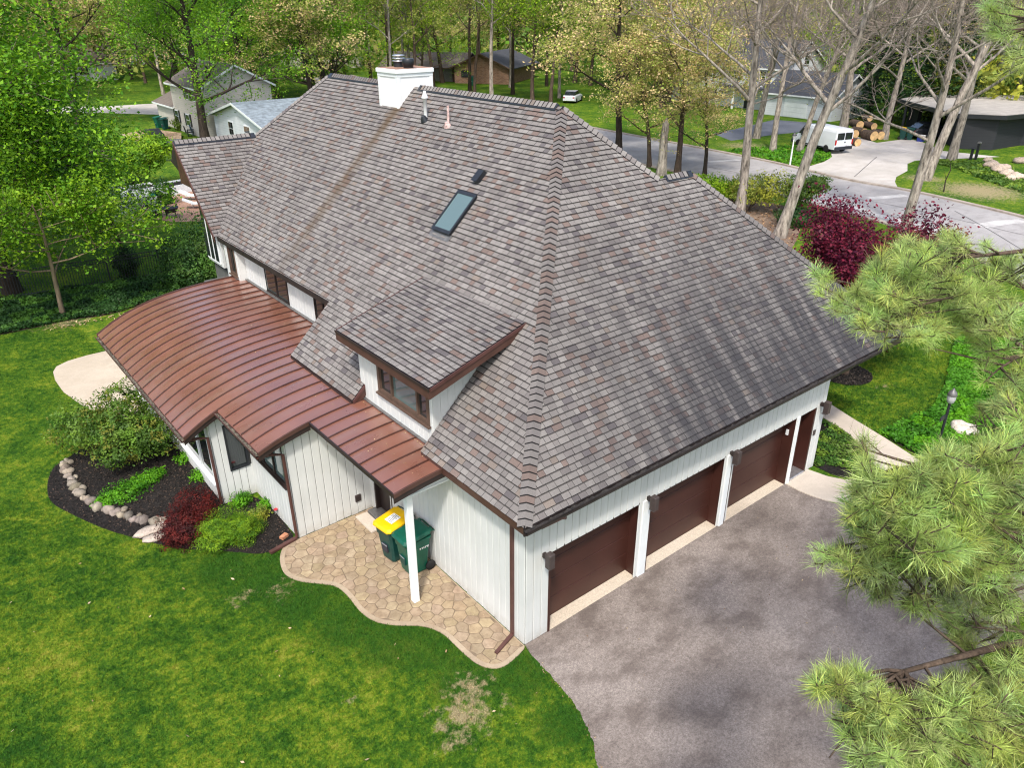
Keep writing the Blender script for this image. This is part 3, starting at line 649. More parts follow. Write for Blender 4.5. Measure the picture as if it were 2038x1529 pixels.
for k in range(3): MB().lathe([(0.12, 0), (0.20, 0.01), (0.20, 0.04), (0.12, 0.055)], 16, M=Matrix.Translation((6.15, 13.72, ct + 0.19 + 0.08 * k))).build('flue_louvre', MT['bare_steel'], ch)
# ---- roof fittings
sk = sub('skylight', house)
def onL(x, y, h=0.0): return Vector((x, y, zL(x))) + NL * h
def slab(name, x0, x1, y0, y1, h0, h1, m_):
    P = [onL(x0, y0, h0), onL(x1, y0, h0), onL(x1, y1, h0), onL(x0, y1, h0)]; return MB().prism(P, NL * (h1 - h0)).build(name, MT[m_], sk)
slab('curb', 3.12, 4.0, 6.70, 7.48, 0.0, 0.08, 'black_metal')
for a in ((3.10, 3.17, 6.68, 7.50), (3.95, 4.02, 6.68, 7.50), (3.17, 3.95, 6.68, 6.74), (3.17, 3.95, 7.44, 7.50)): slab('frame', *a, 0.08, 0.11, 'black_metal')
slab('pane', 3.17, 3.95, 6.74, 7.44, 0.08, 0.092, 'glass_pale'); slab('apron_flashing', 2.98, 3.12, 6.66, 7.54, 0.015, 0.022, 'flash')
vp = sub('vent_pipe', house)
MB().lathe([(0.055, 0), (0.055, 0.62), (0.10, 0.63), (0.10, 0.66), (0.045, 0.78), (0.045, 0.84)], 14, M=Matrix.Translation(onL(5.40, 11.16, -0.02))).build('pipe', MT['white_plastic'], vp)
MB().lathe([(0.13, 0), (0.12, 0.03), (0.062, 0.16)], 14, M=Matrix.Translation(onL(5.38, 11.16, 0.0)) @ Matrix.Rotation(R(-22), 4, 'Y')).build('boot', MT['black_metal'], vp)
rv = sub('flue_vent', house); MT['red_oxide'] = simple('peeling_red_pipe', (0.52, 0.36, 0.33), 0.75, 0.45, 14, fine=0.4)
MB().tube([onL(5.37, 9.91, 0), onL(5.37, 9.91) + Vector((0, 0.0, 0.55))], 0.035, 10).build('pipe', MT['red_oxide'], rv)
MB().lathe([(0.12, 0), (0.10, 0.03), (0.045, 0.14)], 12, M=Matrix.Translation(onL(5.35, 9.91, 0)) @ Matrix.Rotation(R(-25), 4, 'Y')).build('boot', MT['red_oxide'], rv)
hv = sub('hood_vent', house); P = [onL(4.30, 7.0, 0), onL(4.55, 7.0, 0), onL(4.52, 7.0, 0.14), onL(4.26, 7.0, 0.15)]
MB().prism(P, (0, 0.24, 0)).build('hood', MT['black_metal'], hv)
# loose flashing flap at the top corner of the dormer
MB().prism([(2.16, 2.60, zL(2.16) - 0.02), (2.20, 2.52, zL(2.2) - 0.1), (2.04, 2.50, zL(2.04) - 0.18), (2.0, 2.58, zL(2.0) - 0.1)], (-0.01, 0, 0.01)).build('torn_flashing', MT['white'], house)
# ---- small things fixed to the walls
for i, x in enumerate((0.46, 3.57, 6.60, 10.66)):
    lp = thing('wall_lamp', ['bronze box wall lamp beside the garage door next to the house corner', 'bronze box wall lamp on white trim between first and second garage doors', 'bronze box wall lamp on white trim between second and third garage doors', 'bronze box wall lamp on the wall right of the service door'][i], 'lamp', (x, -0.055, 2.0), 0, 'wall lamps along the garage front')
    MB().bbox((-0.075, -0.24, -0.02), (0.075, -0.09, 0.33), 0.012).build('housing', MT['bronze'], lp)
    MB().prism([(-0.075, -0.24, -0.02), (0.075, -0.24, -0.02), (0.0, -0.165, -0.10)], (0, 0.15, 0)).build('lower_baffle', MT['bronze'], lp)
    MB().box((-0.04, -0.095, 0.14), (0.04, 0.03, 0.24)).build('bracket', MT['brown_dark'], lp)
kp = MB().bbox((9.15, -0.02, 1.50), (9.23, 0.43, 1.68), 0.01)
MB().bbox((0, 0, 0), (0.08, 0.17, 0.03), 0.01, M=Matrix(((0,0,1,9.455),(1,0,0,0.12),(0,1,0,1.55),(0,0,0,1)))).build('keypad', MT['white_plastic'], None, label='small white keypad on the jamb of the third garage door', cat='keypad')
MB().bbox((10.53, -0.05, 1.22), (10.64, -0.022, 1.38), 0.008).build('doorbell_panel', MT['bronze'], None, label='small square bronze panel on boards beside service door', cat='panel')
v_ = thing('wall_vent', 'small square brown vent low on the white porch wall', 'vent', (-0.42, 6.352, 0.40))
MB().box((-0.08, -0.03, 0), (0.08, 0, 0.2)).build('frame', MT['bronze'], v_)
for k in range(4): MB().prism([(-0.065, -0.031, 0.03 + k * 0.04), (0.065, -0.031, 0.03 + k * 0.04), (0.065, -0.04, 0.022 + k * 0.04), (-0.065, -0.04, 0.022 + k * 0.04)], (0, 0, 0.01)).build('slat', MT['brown_dark'], v_)
# ================================================================== GROUND
def pxpoly(pts, z=0.0): return [tuple(G(x, y, 0).xy) for x, y in pts]
def sheet(name, poly, z, mat, edge=0.0, parent=None, **kw):
    mb = MB(); P = ccw([tuple(p) for p in poly]); mb.poly([(x, y, z) for x, y in P])
    if edge:
        n = len(P); mb.faces([(x, y, z) for x, y in P] + [(x, y, z - edge) for x, y in P], [(i, n + i, n + (i + 1) % n, (i + 1) % n) for i in range(n)])
    return mb.build(name, mat, parent, **kw)
def smooth_poly(p, it=2):
    for _ in range(it):
        q = []
        for i in range(len(p)):
            a, b = p[i], p[(i + 1) % len(p)]
            q += [(a[0] * .75 + b[0] * .25, a[1] * .75 + b[1] * .25), (a[0] * .25 + b[0] * .75, a[1] * .25 + b[1] * .75)]
        p = q
    return p
def smooth_line(p, it=2):
    for _ in range(it):
        q = [p[0]]
        for a, b in zip(p, p[1:]): q += [(a[0] * .75 + b[0] * .25, a[1] * .75 + b[1] * .25), (a[0] * .25 + b[0] * .75, a[1] * .25 + b[1] * .75)]
        p = q + [p[-1]]
    return p
BARE = G(925, 1425); BARE2 = G(935, 1375); BARE3 = G(560, 1175); BARE4 = G(1075, 1240)
def grass_colour(t, P):
    n1 = noise(t, P, 0.28, 4, 0.6); n2 = noise(t, P, 1.1, 5, 0.65); n3 = math_n(t, 'ADD', math_n(t, 'MULTIPLY', ramp(t, noise(t, P, 5.0, 4, 0.7), [(0.36, 0.0), (0.64, 1.0)]), 0.6), math_n(t, 'MULTIPLY', ramp(t, noise(t, P, 14.0, 3, 0.7), [(0.36, 0.0), (0.64, 1.0)]), 0.4))
    s = math_n(t, 'ADD', math_n(t, 'MULTIPLY', n1, 0.38), math_n(t, 'ADD', math_n(t, 'MULTIPLY', n2, 0.50), math_n(t, 'MULTIPLY', n3, 0.30)))
    c = ramp(t, s, [(0.45, (0.022, 0.076, 0.007)), (0.57, (0.060, 0.138, 0.010)), (0.68, (0.145, 0.218, 0.014)), (0.80, (0.26, 0.275, 0.036))])
    # worn straw-coloured patches, and the greener belts beside paving
    sx = nd(t, 'ShaderNodeSeparateXYZ'); t.links.new(P, sx.inputs[0])
    def blob(cx, cy, rx, ry):
        a = math_n(t, 'DIVIDE', math_n(t, 'SUBTRACT', sx.outputs[0], cx), rx); b = math_n(t, 'DIVIDE', math_n(t, 'SUBTRACT', sx.outputs[1], cy), ry)
        r = math_n(t, 'SQRT', math_n(t, 'ADD', math_n(t, 'MULTIPLY', a, a), math_n(t, 'MULTIPLY', b, b)))
        return math_n(t, 'MAXIMUM', math_n(t, 'SUBTRACT', 1.0, r), 0.0)
    worn = None
    for (q, rx, ry, k) in ((BARE, 1.3, 1.1, 0.62), (BARE2, 1.1, 0.9, 0.6), (G(900, 1480), 0.7, 0.6, 0.55), (G(1000, 1400), 0.6, 0.5, 0.42), (G(700, 1390), 0.8, 0.6, 0.35), (BARE3, 0.7, 0.9, 0.5), (G(130, 640), 2.6, 2.2, 0.55), (G(480, 1190), 0.9, 0.8, 0.45), (G(1760, 770), 1.0, 0.8, 0.4), (G(1730, 800), 0.9, 1.0, 0.3), (G(1950, 380), 6, 6, 0.75), (G(1840, 355), 3, 3, 0.7), (G(1480, 290), 5, 5, 0.6)):
        v = math_n(t, 'MULTIPLY', blob(q.x, q.y, rx, ry), k); worn = v if worn is None else math_n(t, 'MAXIMUM', worn, v)
    lush = None
    for (q, r_) in ((G(600, 1190), 0.9), (G(700, 1240), 0.9), (G(780, 1275), 0.8), (G(860, 1290), 0.8), (G(930, 1350), 0.7), (G(1040, 1340), 0.7), (G(540, 1140), 0.9), (G(1130, 1440), 0.6), (G(450, 1130), 0.8)):
        v = blob(q.x, q.y, r_ * 1.5, r_ * 1.5); lush = v if lush is None else math_n(t, 'MAXIMUM', lush, v)
    c = mix(t, ramp(t, math_n(t, 'ADD', lush, math_n(t, 'MULTIPLY', math_n(t, 'SUBTRACT', n2, 0.5), 0.8)), [(0.1, 0.0), (0.6, 0.8)]), c, (0.026, 0.088, 0.008))
    wn = math_n(t, 'ADD', worn, math_n(t, 'MULTIPLY', math_n(t, 'SUBTRACT', noise(t, P, 4.5, 5, 0.75), 0.5), 1.5))
    c = mix(t, ramp(t, wn, [(0.36, 0.0), (0.58, 0.9)]), c, (0.36, 0.29, 0.165))
    return c
def grass_ground():
    m, t, N, L, b = new_mat('lawn_ground'); P = coords(t); c = grass_colour(t, P)
    c = mix(t, 1.0, c, ramp(t, noise(t, P, 38.0, 3, 0.7), [(0.3, 0.55), (0.7, 1.2)]), 'MULTIPLY')
    L.new(c, b.inputs['Base Color']); b.inputs['Roughness'].default_value = 0.95; b.inputs['Specular IOR Level'].default_value = 0.1
    bump(t, b, noise(t, P, 26.0, 4, 0.7), 0.7, 0.05); return m
def grass_blade():
    m, t, N, L, b = new_mat('grass_blade'); P = coords(t); c = grass_colour(t, P)
    a = nd(t, 'ShaderNodeAttribute', attribute_name='tint').outputs['Color']; c = mix(t, 1.0, c, a, 'MULTIPLY')
    L.new(c, b.inputs['Base Color']); b.inputs['Roughness'].default_value = 0.6; b.inputs['Specular IOR Level'].default_value = 0.2
    tr = nd(t, 'ShaderNodeBsdfTranslucent'); L.new(c, tr.inputs[0]); mx = nd(t, 'ShaderNodeMixShader', Fac=0.3)
    L.new(b.outputs[0], mx.inputs[1]); L.new(tr.outputs[0], mx.inputs[2]); L.new(mx.outputs[0], N['Material Output'].inputs[0]); return m
MT['lawn'] = grass_ground(); MT['blade'] = grass_blade()
def paving(name, lo, hi, dark=None, grain=70.0, gs=0.35, rough=0.9, darkfac=0.6, big=0.35):
    m, t, N, L, b = new_mat(name); P = coords(t)
    c = ramp(t, noise(t, P, big, 5, 0.6), [(0.32, lo), (0.68, hi)])
    c = mix(t, 1.0, c, ramp(t, noise(t, P, grain, 2, 0.8), [(0.25, 1 - gs), (0.75, 1 + gs)]), 'MULTIPLY')
    c = mix(t, 1.0, c, ramp(t, noise(t, P, grain * 0.33, 2, 0.7), [(0.3, 1 - gs * 0.5), (0.7, 1 + gs * 0.5)]), 'MULTIPLY')
    if dark: c = mix(t, math_n(t, 'MULTIPLY', ramp(t, noise(t, P, 1.1, 5, 0.65, stretch=(0.8, 1.3, 1)), [(0.46, 0.0), (0.64, 1.0)]), darkfac), c, dark)
    L.new(c, b.inputs['Base Color']); b.inputs['Roughness'].default_value = rough; b.inputs['Specular IOR Level'].default_value = 0.25
    bump(t, b, noise(t, P, grain, 3, 0.7), 0.4, 0.008); return m
MT['asphalt'] = paving('driveway_asphalt', (0.165, 0.136, 0.116), (0.265, 0.225, 0.197), (0.098, 0.076, 0.064), 42.0, 0.42, 0.92, 0.65, 0.30)
MT['concrete'] = paving('walk_concrete', (0.50, 0.43, 0.35), (0.58, 0.51, 0.43), (0.40, 0.34, 0.27), 60.0, 0.10, 0.9, 0.35, 0.7)
MT['aggregate'] = paving('exposed_aggregate', (0.50, 0.42, 0.32), (0.58, 0.50, 0.40), None, 90.0, 0.3)
MT['mulch'] = paving('dark_mulch', (0.008, 0.007, 0.006), (0.020, 0.017, 0.015), None, 34.0, 0.9, 0.95)
MT['road'] = paving('street_asphalt', (0.30, 0.285, 0.275), (0.38, 0.36, 0.35), (0.24, 0.225, 0.215), 50.0, 0.16, 0.9, 0.5, 0.2)
MT['street_drive'] = paving('street_concrete', (0.42, 0.39, 0.35), (0.54, 0.50, 0.46), (0.36, 0.32, 0.28), 50.0, 0.08, 0.9, 0.4, 0.25)
MT['blacktop'] = paving('fresh_blacktop', (0.095, 0.105, 0.125), (0.13, 0.14, 0.165), None, 50, 0.2)
MT['curb'] = paving('curb_concrete', (0.33, 0.28, 0.23), (0.42, 0.36, 0.30), (0.2, 0.16, 0.13), 40.0, 0.15)
sheet('ground', [(-400, -300), (700, -300), (700, 900), (-400, 900)], 0.0, MT['lawn'], kind='structure')
_jr = random.Random(2)
drive_left = smooth_line([tuple(G(x, y).xy) for x, y in ((1075, 1325), (1110, 1360), (1145, 1405), (1170, 1450), (1183, 1490), (1188, 1540))] + [(-1.15, -3.8), (-1.1, -5.2), (-0.2, -6.2)])
drive_left = [(x + _jr.uniform(-.025, .025), y + _jr.uniform(-.025, .025)) for x, y in smooth_line(drive_left, 1)]
DRIVE = [(0.0, 0.02), (-0.08, -0.3)] + drive_left + [(20, -6.3), (38.2, -6.9), (38.4, -2.4), (20, -2.9), (13.4, -2.75), (11.6, -2.55), (10.4, -1.95), (9.72, -1.35), (9.52, -0.6), (9.53, 0.02)]
sheet('driveway', DRIVE, 0.008, MT['asphalt'], kind='structure')
for a, b in doors: sheet('door_apron', [(a + 0.02, -0.02), (b - 0.02, -0.02), (b - 0.02, 0.30), (a + 0.02, 0.30)], 0.016, MT['aggregate'], kind='structure')
# concrete walk: slabs with joints
WO = [(14.2, 6.0), (14.9, 3.6), (14.85, 1.7), (14.5, 0.7), (14.1, -0.6), (13.7, -1.7), (13.35, -2.7)]
WI = [(13.0, 6.0), (13.8, 3.6), (13.85, 1.5), (13.5, 0.3), (12.95, -0.55), (12.3, -1.05), (11.5, -1.2)]
walk = sub('walk', None); tag(walk, kind='structure')
for i in range(len(WO) - 2):
    q = [WI[i], WO[i], WO[i + 1], WI[i + 1]]; c = (sum(p[0] for p in q) / 4, sum(p[1] for p in q) / 4)
    sheet('walk_slab', [(c[0] + (p[0] - c[0]) * 0.994, c[1] + (p[1] - c[1]) * 0.994) for p in q], 0.035, MT['concrete'], 0.04, walk)
apr = smooth_line([(9.53, -0.02), (9.50, -0.6), (9.72, -1.37), (10.4, -1.97), (11.45, -2.5)], 1)
sheet('walk_slab', apr + [(11.45, -1.22), (11.0, -1.0), (10.78, -0.6), (10.66, -0.02)], 0.035, MT['concrete'], 0.04, walk)
sheet('walk_slab', [(11.47, -2.51), (13.33, -2.72), (13.69, -1.72), (12.3, -1.07), (11.47, -1.21)], 0.035, MT['concrete'], 0.04, walk)
# stamped patio: border slab and every stone its own piece
PO = smooth_line([tuple(G(x, y).xy) for x, y in ((594, 1073), (572, 1080), (558, 1100), (557, 1125), (568, 1148), (600, 1160), (640, 1163), (672, 1168), (695, 1190), (715, 1218), (745, 1240), (790, 1247), (840, 1246), (880, 1260), (905, 1285), (940, 1318), (968, 1332), (1000, 1332), (1030, 1308), (1044, 1292))], 2) + [(-0.03, -0.02), (-0.03, 6.35), (-2.1, 6.35)]
MT['patio_base'] = paving('patio_base', (0.34, 0.265, 0.18), (0.41, 0.33, 0.235), (0.25, 0.185, 0.125), 60.0, 0.12, 0.9, 0.5, 0.8)
def patio_stone_mat():
    m, t, N, L, b = new_mat('stamped_stone'); P = coords(t)
    a = nd(t, 'ShaderNodeAttribute', attribute_name='tint').outputs['Color']
    c = mix(t, 1.0, ramp(t, noise(t, P, 3.5, 6, 0.65), [(0.3, (0.255, 0.19, 0.125)), (0.55, (0.36, 0.28, 0.19)), (0.75, (0.43, 0.345, 0.245))]), a, 'MULTIPLY')
    c = mix(t, math_n(t, 'MULTIPLY', ramp(t, noise(t, P, 9.0, 5, 0.7), [(0.46, 0.0), (0.66, 1.0)]), 0.6), c, (0.20, 0.14, 0.09))
    c = mix(t, math_n(t, 'MULTIPLY', ramp(t, noise(t, P, 0.9, 3, 0.6), [(0.50, 0.0), (0.66, 1.0)]), 0.35), c, (0.22, 0.16, 0.10))
    L.new(c, b.inputs['Base Color']); b.inputs['Roughness'].default_value = 0.75; b.inputs['Specular IOR Level'].default_value = 0.3
    bump(t, b, noise(t, P, 9.0, 6, 0.7), 0.5, 0.02); return m
MT['stamped'] = patio_stone_mat()
patio = sheet('patio', PO, 0.022, MT['patio_base'], 0.03, kind='structure')
rs = random.Random(3); seeds = []
for j in range(-3, 30):
    for i in range(-16, 3):
        seeds.append(((i + 0.5 * (j % 2)) * 0.285 + rs.uniform(-.075, .075), j * 0.25 + rs.uniform(-.075, .075)))
cen = (-1.2, 3.2); PI_ = []
n_ = len(PO)
for i, p in enumerate(PO):                                           # inset outline: the smooth border band
    a, b = PO[i - 1], PO[(i + 1) % n_]; tx, ty = b[0] - a[0], b[1] - a[1]; l = math.hypot(tx, ty) or 1
    q = (-ty / l, tx / l); dd = 0.11 if i < n_ - 3 else 0.03
    PI_.append((p[0] + q[0] * dd, p[1] + q[1] * dd))
def inside(p, poly):
    r = False; j = len(poly) - 1
    for i in range(len(poly)):
        if (poly[i][1] > p[1]) != (poly[j][1] > p[1]) and p[0] < (poly[j][0] - poly[i][0]) * (p[1] - poly[i][1]) / (poly[j][1] - poly[i][1]) + poly[i][0]: r = not r
        j = i
    return r
if not inside((PI_[5][0], PI_[5][1]), PO):
    PI_ = [(2 * p[0] - q[0], 2 * p[1] - q[1]) for p, q in zip(PO, PI_)]
sheet('patio_joints', PI_, 0.026, simple('joint_dirt', (0.185, 0.137, 0.09), 0.95, 0.3, 8), kind='structure', parent=patio)
for s in seeds:
    if not (-3.4 < s[0] < 0.3 and -0.6 < s[1] < 6.8): continue
    cell = [(s[0] - .5, s[1] - .5), (s[0] + .5, s[1] - .5), (s[0] + .5, s[1] + .5), (s[0] - .5, s[1] + .5)]
    for o in seeds:
        dx, dy_ = o[0] - s[0], o[1] - s[1]; d_ = math.hypot(dx, dy_)
        if 0 < d_ < 0.9:
            mx, my = (s[0] + o[0]) / 2 - dx / d_ * 0.0065, (s[1] + o[1]) / 2 - dy_ / d_ * 0.0065
            cell = clip(cell, (mx, my), (mx - dy_, my + dx))
            if len(cell) < 3: break
    if len(cell) < 3: continue
    if not all(inside(p, PI_) for p in cell):
        p = list(PI_); cl = ccw(cell)
        for i in range(len(cl)):
            p = clip(p, cl[i], cl[(i + 1) % len(cl)])
            if len(p) < 3: break
        cell = p
    if len(cell) < 3 or area(cell) < 0.012: continue
    cell = ccw(cell); c = (sum(p[0] for p in cell) / len(cell), sum(p[1] for p in cell) / len(cell)); n = len(cell)
    h = rs.uniform(0.031, 0.036); k = rs.uniform(0.85, 1.12); tn = (k, k * rs.uniform(0.95, 1.02), k * rs.uniform(0.88, 1.0))
    r0 = [(x, y, 0.018) for x, y in cell]; r1 = [(c[0] + (x - c[0]) * 0.965, c[1] + (y - c[1]) * 0.965, h - 0.004) for x, y in cell]; r2 = [(c[0] + (x - c[0]) * 0.90, c[1] + (y - c[1]) * 0.90, h) for x, y in cell]
    MB().faces(r0 + r1 + r2, [(i, (i + 1) % n, n + (i + 1) % n, n + i) for i in range(n)] + [(n + i, n + (i + 1) % n, 2 * n + (i + 1) % n, 2 * n + i) for i in range(n)] + [tuple(range(2 * n, 3 * n))], tn).build('stone', MT['stamped'], patio)
# planting beds
BED = smooth_poly([tuple(G(x, y).xy) for x, y in ((128, 918), (104, 932), (93, 965), (97, 1000), (140, 1024), (210, 1056), (280, 1075), (335, 1090), (400, 1097), (470, 1100), (530, 1106), (572, 1080))] + [(-2.15, 6.42), (-2.13, 9.0), (-3.07, 9.02), (-3.07, 15.2), (-4.6, 15.2)], 2)
sheet('planting_bed', BED, 0.014, MT['mulch'], kind='structure')
PAD = smooth_poly([(-4.0, 15.4), (-4.95, 18.6), (-5.0, 21.0), (-4.6, 21.9), (-3.2, 22.1), (-1.0, 21.8), (-1.0, 15.6)], 1)
MT['pad'] = paving('pad_concrete', (0.44, 0.37, 0.285), (0.53, 0.455, 0.36), (0.38, 0.31, 0.23), 40, 0.1, 0.9, 0.4, 0.5)
sheet('concrete_pad', PAD, 0.018, MT['pad'], 0.03, kind='structure')
IVY = smooth_poly([tuple(G(x, y).xy) for x, y in ((-120, 690), (0, 668), (60, 655), (140, 637), (220, 628), (300, 600))] + [(2.6, 24.5), (4.0, 29.8), (0.0, 30.6), (-8.0, 31.6)], 1)
MT['ivy_soil'] = paving('leafy_soil', (0.022, 0.028, 0.012), (0.075, 0.055, 0.035), None, 22.0, 0.7)
sheet('ivy_bed', IVY, 0.012, MT['ivy_soil'], kind='structure')
SBED = smooth_poly([(11.0, -0.05), (10.98, -0.85), (11.5, -1.12), (12.25, -0.98), (12.9, -0.5), (13.45, 0.35), (13.75, 1.5), (13.7, 3.0), (11.05, 3.0)], 1)
sheet('entry_bed', SBED, 0.014, MT['mulch'], kind='structure')
COVER = [tuple(G(x, y).xy) for x, y in ((1745, 862), (1790, 845), (1850, 822), (1880, 770), (1890, 720), (1900, 680), (1945, 655), (2020, 680), (2100, 700))] + [(24, -4.5), (16.0, -3.2), (13.7, -2.6), (13.95, -1.5)]
sheet('cover_bed', smooth_poly(COVER, 1), 0.012, MT['ivy_soil'], kind='structure')
RING = [(17.45 + 1.0 * math.cos(a * math.pi / 16), 2.75 + 1.0 * math.sin(a * math.pi / 16)) for a in range(32)]
sheet('maple_ring', RING, 0.014, MT['mulch'], kind='structure')
FRONTBED = smooth_poly([(29.0, 12.5), (31.5, 13.6), (34.5, 15.2), (37.0, 16.2), (38.6, 19.0), (37.5, 25.0), (33.0, 30.0), (26, 30), (26, 14)], 1)
MT['leafy_bed'] = paving('leaf_litter_bed', (0.10, 0.065, 0.045), (0.24, 0.17, 0.12), None, 10.0, 0.6)
sheet('street_bed', FRONTBED, 0.012, MT['leafy_bed'], kind='structure')
# street, kerbs, drives across the road
FC = [tuple(G(x, y).xy) for x, y in ((2200, 480), (2038, 433), (1955, 413), (1857, 390), (1778.5, 374), (1694, 360.6), (1596, 337), (1537, 323), (1459, 307.6), (1400, 296))] + [(52.4, 42), (53.5, 55), (56, 75), (60, 100), (66, 130)]
NC = [tuple(G(x, y).xy) for x, y in ((2200, 660), (1939, 512), (1874, 478))] + [(39.2, 13.0), (39.9, 17.4), (41.0, 21.0), (41.5, 30), (42, 42), (43, 55), (45.5, 75), (50, 100), (56, 130)]
FC = [(FC[0][0] - 4, -30), ] + FC; NC = [(NC[0][0] - 3, -30)] + NC
sheet('road', FC + NC[::-1], 0.004, MT['road'], kind='structure')
def strip(name, line, wd, z, mat, h=0.0, **kw):
    line = smooth_line(line, 2); L_, R_ = [], []
    for i, p in enumerate(line):
        a, b = line[max(i - 1, 0)], line[min(i + 1, len(line) - 1)]; tx, ty = b[0] - a[0], b[1] - a[1]; l = math.hypot(tx, ty) or 1
        L_.append((p[0] - ty / l * wd / 2, p[1] + tx / l * wd / 2)); R_.append((p[0] + ty / l * wd / 2, p[1] - tx / l * wd / 2))
    mb = MB()
    for i in range(len(line) - 1):
        q = [R_[i], R_[i + 1], L_[i + 1], L_[i]]; mb.poly([(*p, z) for p in q])
        if h: mb.poly([(*L_[i], z), (*L_[i + 1], z), (*L_[i + 1], z - h), (*L_[i], z - h)]); mb.poly([(*R_[i], z - h), (*R_[i + 1], z - h), (*R_[i + 1], z), (*R_[i], z)])
    return mb.build(name, mat, None, **kw)
strip('kerb', FC, 0.34, 0.11, MT['curb'], 0.12, kind='structure'); strip('kerb', NC, 0.34, 0.10, MT['curb'], 0.12, kind='structure')
MT['patch'] = paving('road_patch', (0.46, 0.44, 0.42), (0.56, 0.54, 0.52), (0.34, 0.33, 0.32), 30, 0.15, 0.9, 0.6, 0.8)
for k, (pts, wd) in enumerate(([((1600, 398), (1660, 405), (1760, 430), (1830, 455)), 0.75], [((1730, 395), (1790, 390), (1800, 388)), 0.7], [((1950, 450), (2000, 442), (2038, 440)), 0.9], [((1640, 392), (1600, 380)), 0.5], [((1830, 428), (1880, 434)), 0.25], [((1410, 322), (1470, 318)), 0.6], [((1800, 440), (1870, 462)), 0.6])):
    strip('road_patch', [tuple(G(*p).xy) for p in pts], wd, 0.008 + 0.0004 * k, MT['patch'], kind='structure')
MT['crack'] = simple('tar_crack', (0.07, 0.065, 0.065), 0.8)
for pts in (((1400, 330), (1500, 350), (1640, 385), (1780, 408), (2038, 468)), ((1560, 392), (1700, 415), (1820, 440)), ((1900, 420), (1960, 452), (2038, 500))):
    strip('road_crack', [tuple(G(*p).xy) for p in pts], 0.05, 0.0125, MT['crack'], kind='structure')
sheet('street_drive', [tuple(G(x, y).xy) for x, y in ((1590, 337), (1640, 322), (1656, 312), (1652, 298), (1640, 283), (1700, 270), (1745, 284), (1805, 276), (1832, 281), (1875, 300), (1990, 312), (1900, 316), (1868, 316), (1820, 320), (1806, 326), (1806, 340), (1784, 352), (1781, 362), (1787, 374), (1694, 362))], 0.009, MT['street_drive'], kind='structure')
strip('drive_joint', [tuple(G(*p).xy) for p in ((1700, 352), (1745, 312))], 0.06, 0.014, MT['crack'], kind='structure')
sheet('black_drive', [tuple(G(x, y).xy) for x, y in ((1420, 266), (1455, 280), (1540, 268), (1600, 262), (1655, 268), (1675, 258), (1650, 248), (1590, 242), (1540, 238), (1500, 248))], 0.009, MT['blacktop'], kind='structure')
sheet('side_road', [tuple(G(x, y).xy) for x, y in ((60, 226), (200, 224), (320, 228), (352, 232), (372, 212), (318, 205), (200, 212), (60, 212))], 0.005, MT['street_drive'], kind='structure')
MT['brick_pave'] = paving('brick_paving', (0.30, 0.17, 0.12), (0.40, 0.25, 0.18), (0.22, 0.12, 0.08), 30, 0.2, 0.9, 0.5, 0.8)
sheet('brick_patio', [tuple(G(x, y).xy) for x, y in ((305, 436), (345, 442), (400, 440), (420, 400), (395, 372), (345, 378), (318, 398))], 0.01, MT['brick_pave'], kind='structure')
# ---- grass blades on the near lawns
ng = np.random.default_rng(5)
def in_poly(pts, poly):
    x, y = pts[:, 0], pts[:, 1]; r = np.zeros(len(pts), bool); j = len(poly) - 1
    for i in range(len(poly)):
        xi, yi = poly[i]; xj, yj = poly[j]
        r ^= ((yi > y) != (yj > y)) & (x < (xj - xi) * (y - yi) / ((yj - yi) or 1e-9) + xi); j = i
    return r
def lawn_points(n, x0, x1, y0, y1, keep=None, holes=()):
    p = np.stack([ng.uniform(x0, x1, n), ng.uniform(y0, y1, n)], 1); ok = np.ones(n, bool)
    if keep is not None: ok &= in_poly(p, keep)
    for h in holes: ok &= ~in_poly(p, h)
    return p[ok]
def blades(pts, lmin, lmax, wd, name='grass', label=None):
    n = len(pts); a = ng.uniform(0, 2 * np.pi, n); l = ng.uniform(lmin, lmax, n); tilt = ng.uniform(0.1, 1.1, n); b = ng.uniform(0, 2 * np.pi, n)
    base = np.column_stack([pts, np.zeros(n)]); u = np.column_stack([np.cos(a), np.sin(a), np.zeros(n)]) * (wd * ng.uniform(.6, 1.4, n))[:, None] / 2
    tip = base + np.column_stack([np.cos(b) * np.sin(tilt), np.sin(b) * np.sin(tilt), np.cos(tilt)]) * l[:, None]
    v = np.stack([base - u, base + u, tip], 1).reshape(-1, 3); f = np.arange(3 * n).reshape(-1, 3)
    k = ng.uniform(0.5, 1.6, n); c = np.column_stack([k * ng.uniform(0.9, 1.15, n), k, k * ng.uniform(0.7, 1.2, n)])
    return link(name, npmesh(name, v, f, c), MT['blade'], None, kind='stuff', label=label, cat='grass')
view = [(-14, -9), (-14, 30), (0, 30), (0, 0), (1, -9)]
lp_ = lawn_points(950000, -14, 1, -9, 30, view, [PO, DRIVE, BED, PAD, IVY, [(-3.1, 6.4), (0, 6.4), (0, 30), (-3.1, 30)], [(0, 0), (11, 0), (11, 20), (0, 20)]])
near = (lp_[:, 1] < 13) & (lp_[:, 0] > -10) & (lp_[:, 1] > -5)
blades(np.concatenate([lp_[near], lp_[~near][::2]]), 0.03, 0.075, 0.013, label='mown front lawn of bright green blades round the stone patio')
rp_ = lawn_points(60000, 13, 24, -3, 9, None, [SBED, COVER, RING, [(12.5, 6.2)] + WI[1:] + WO[::-1], DRIVE])
blades(rp_, 0.05, 0.10, 0.022, label='mown lawn between the curved walk and the red maple')
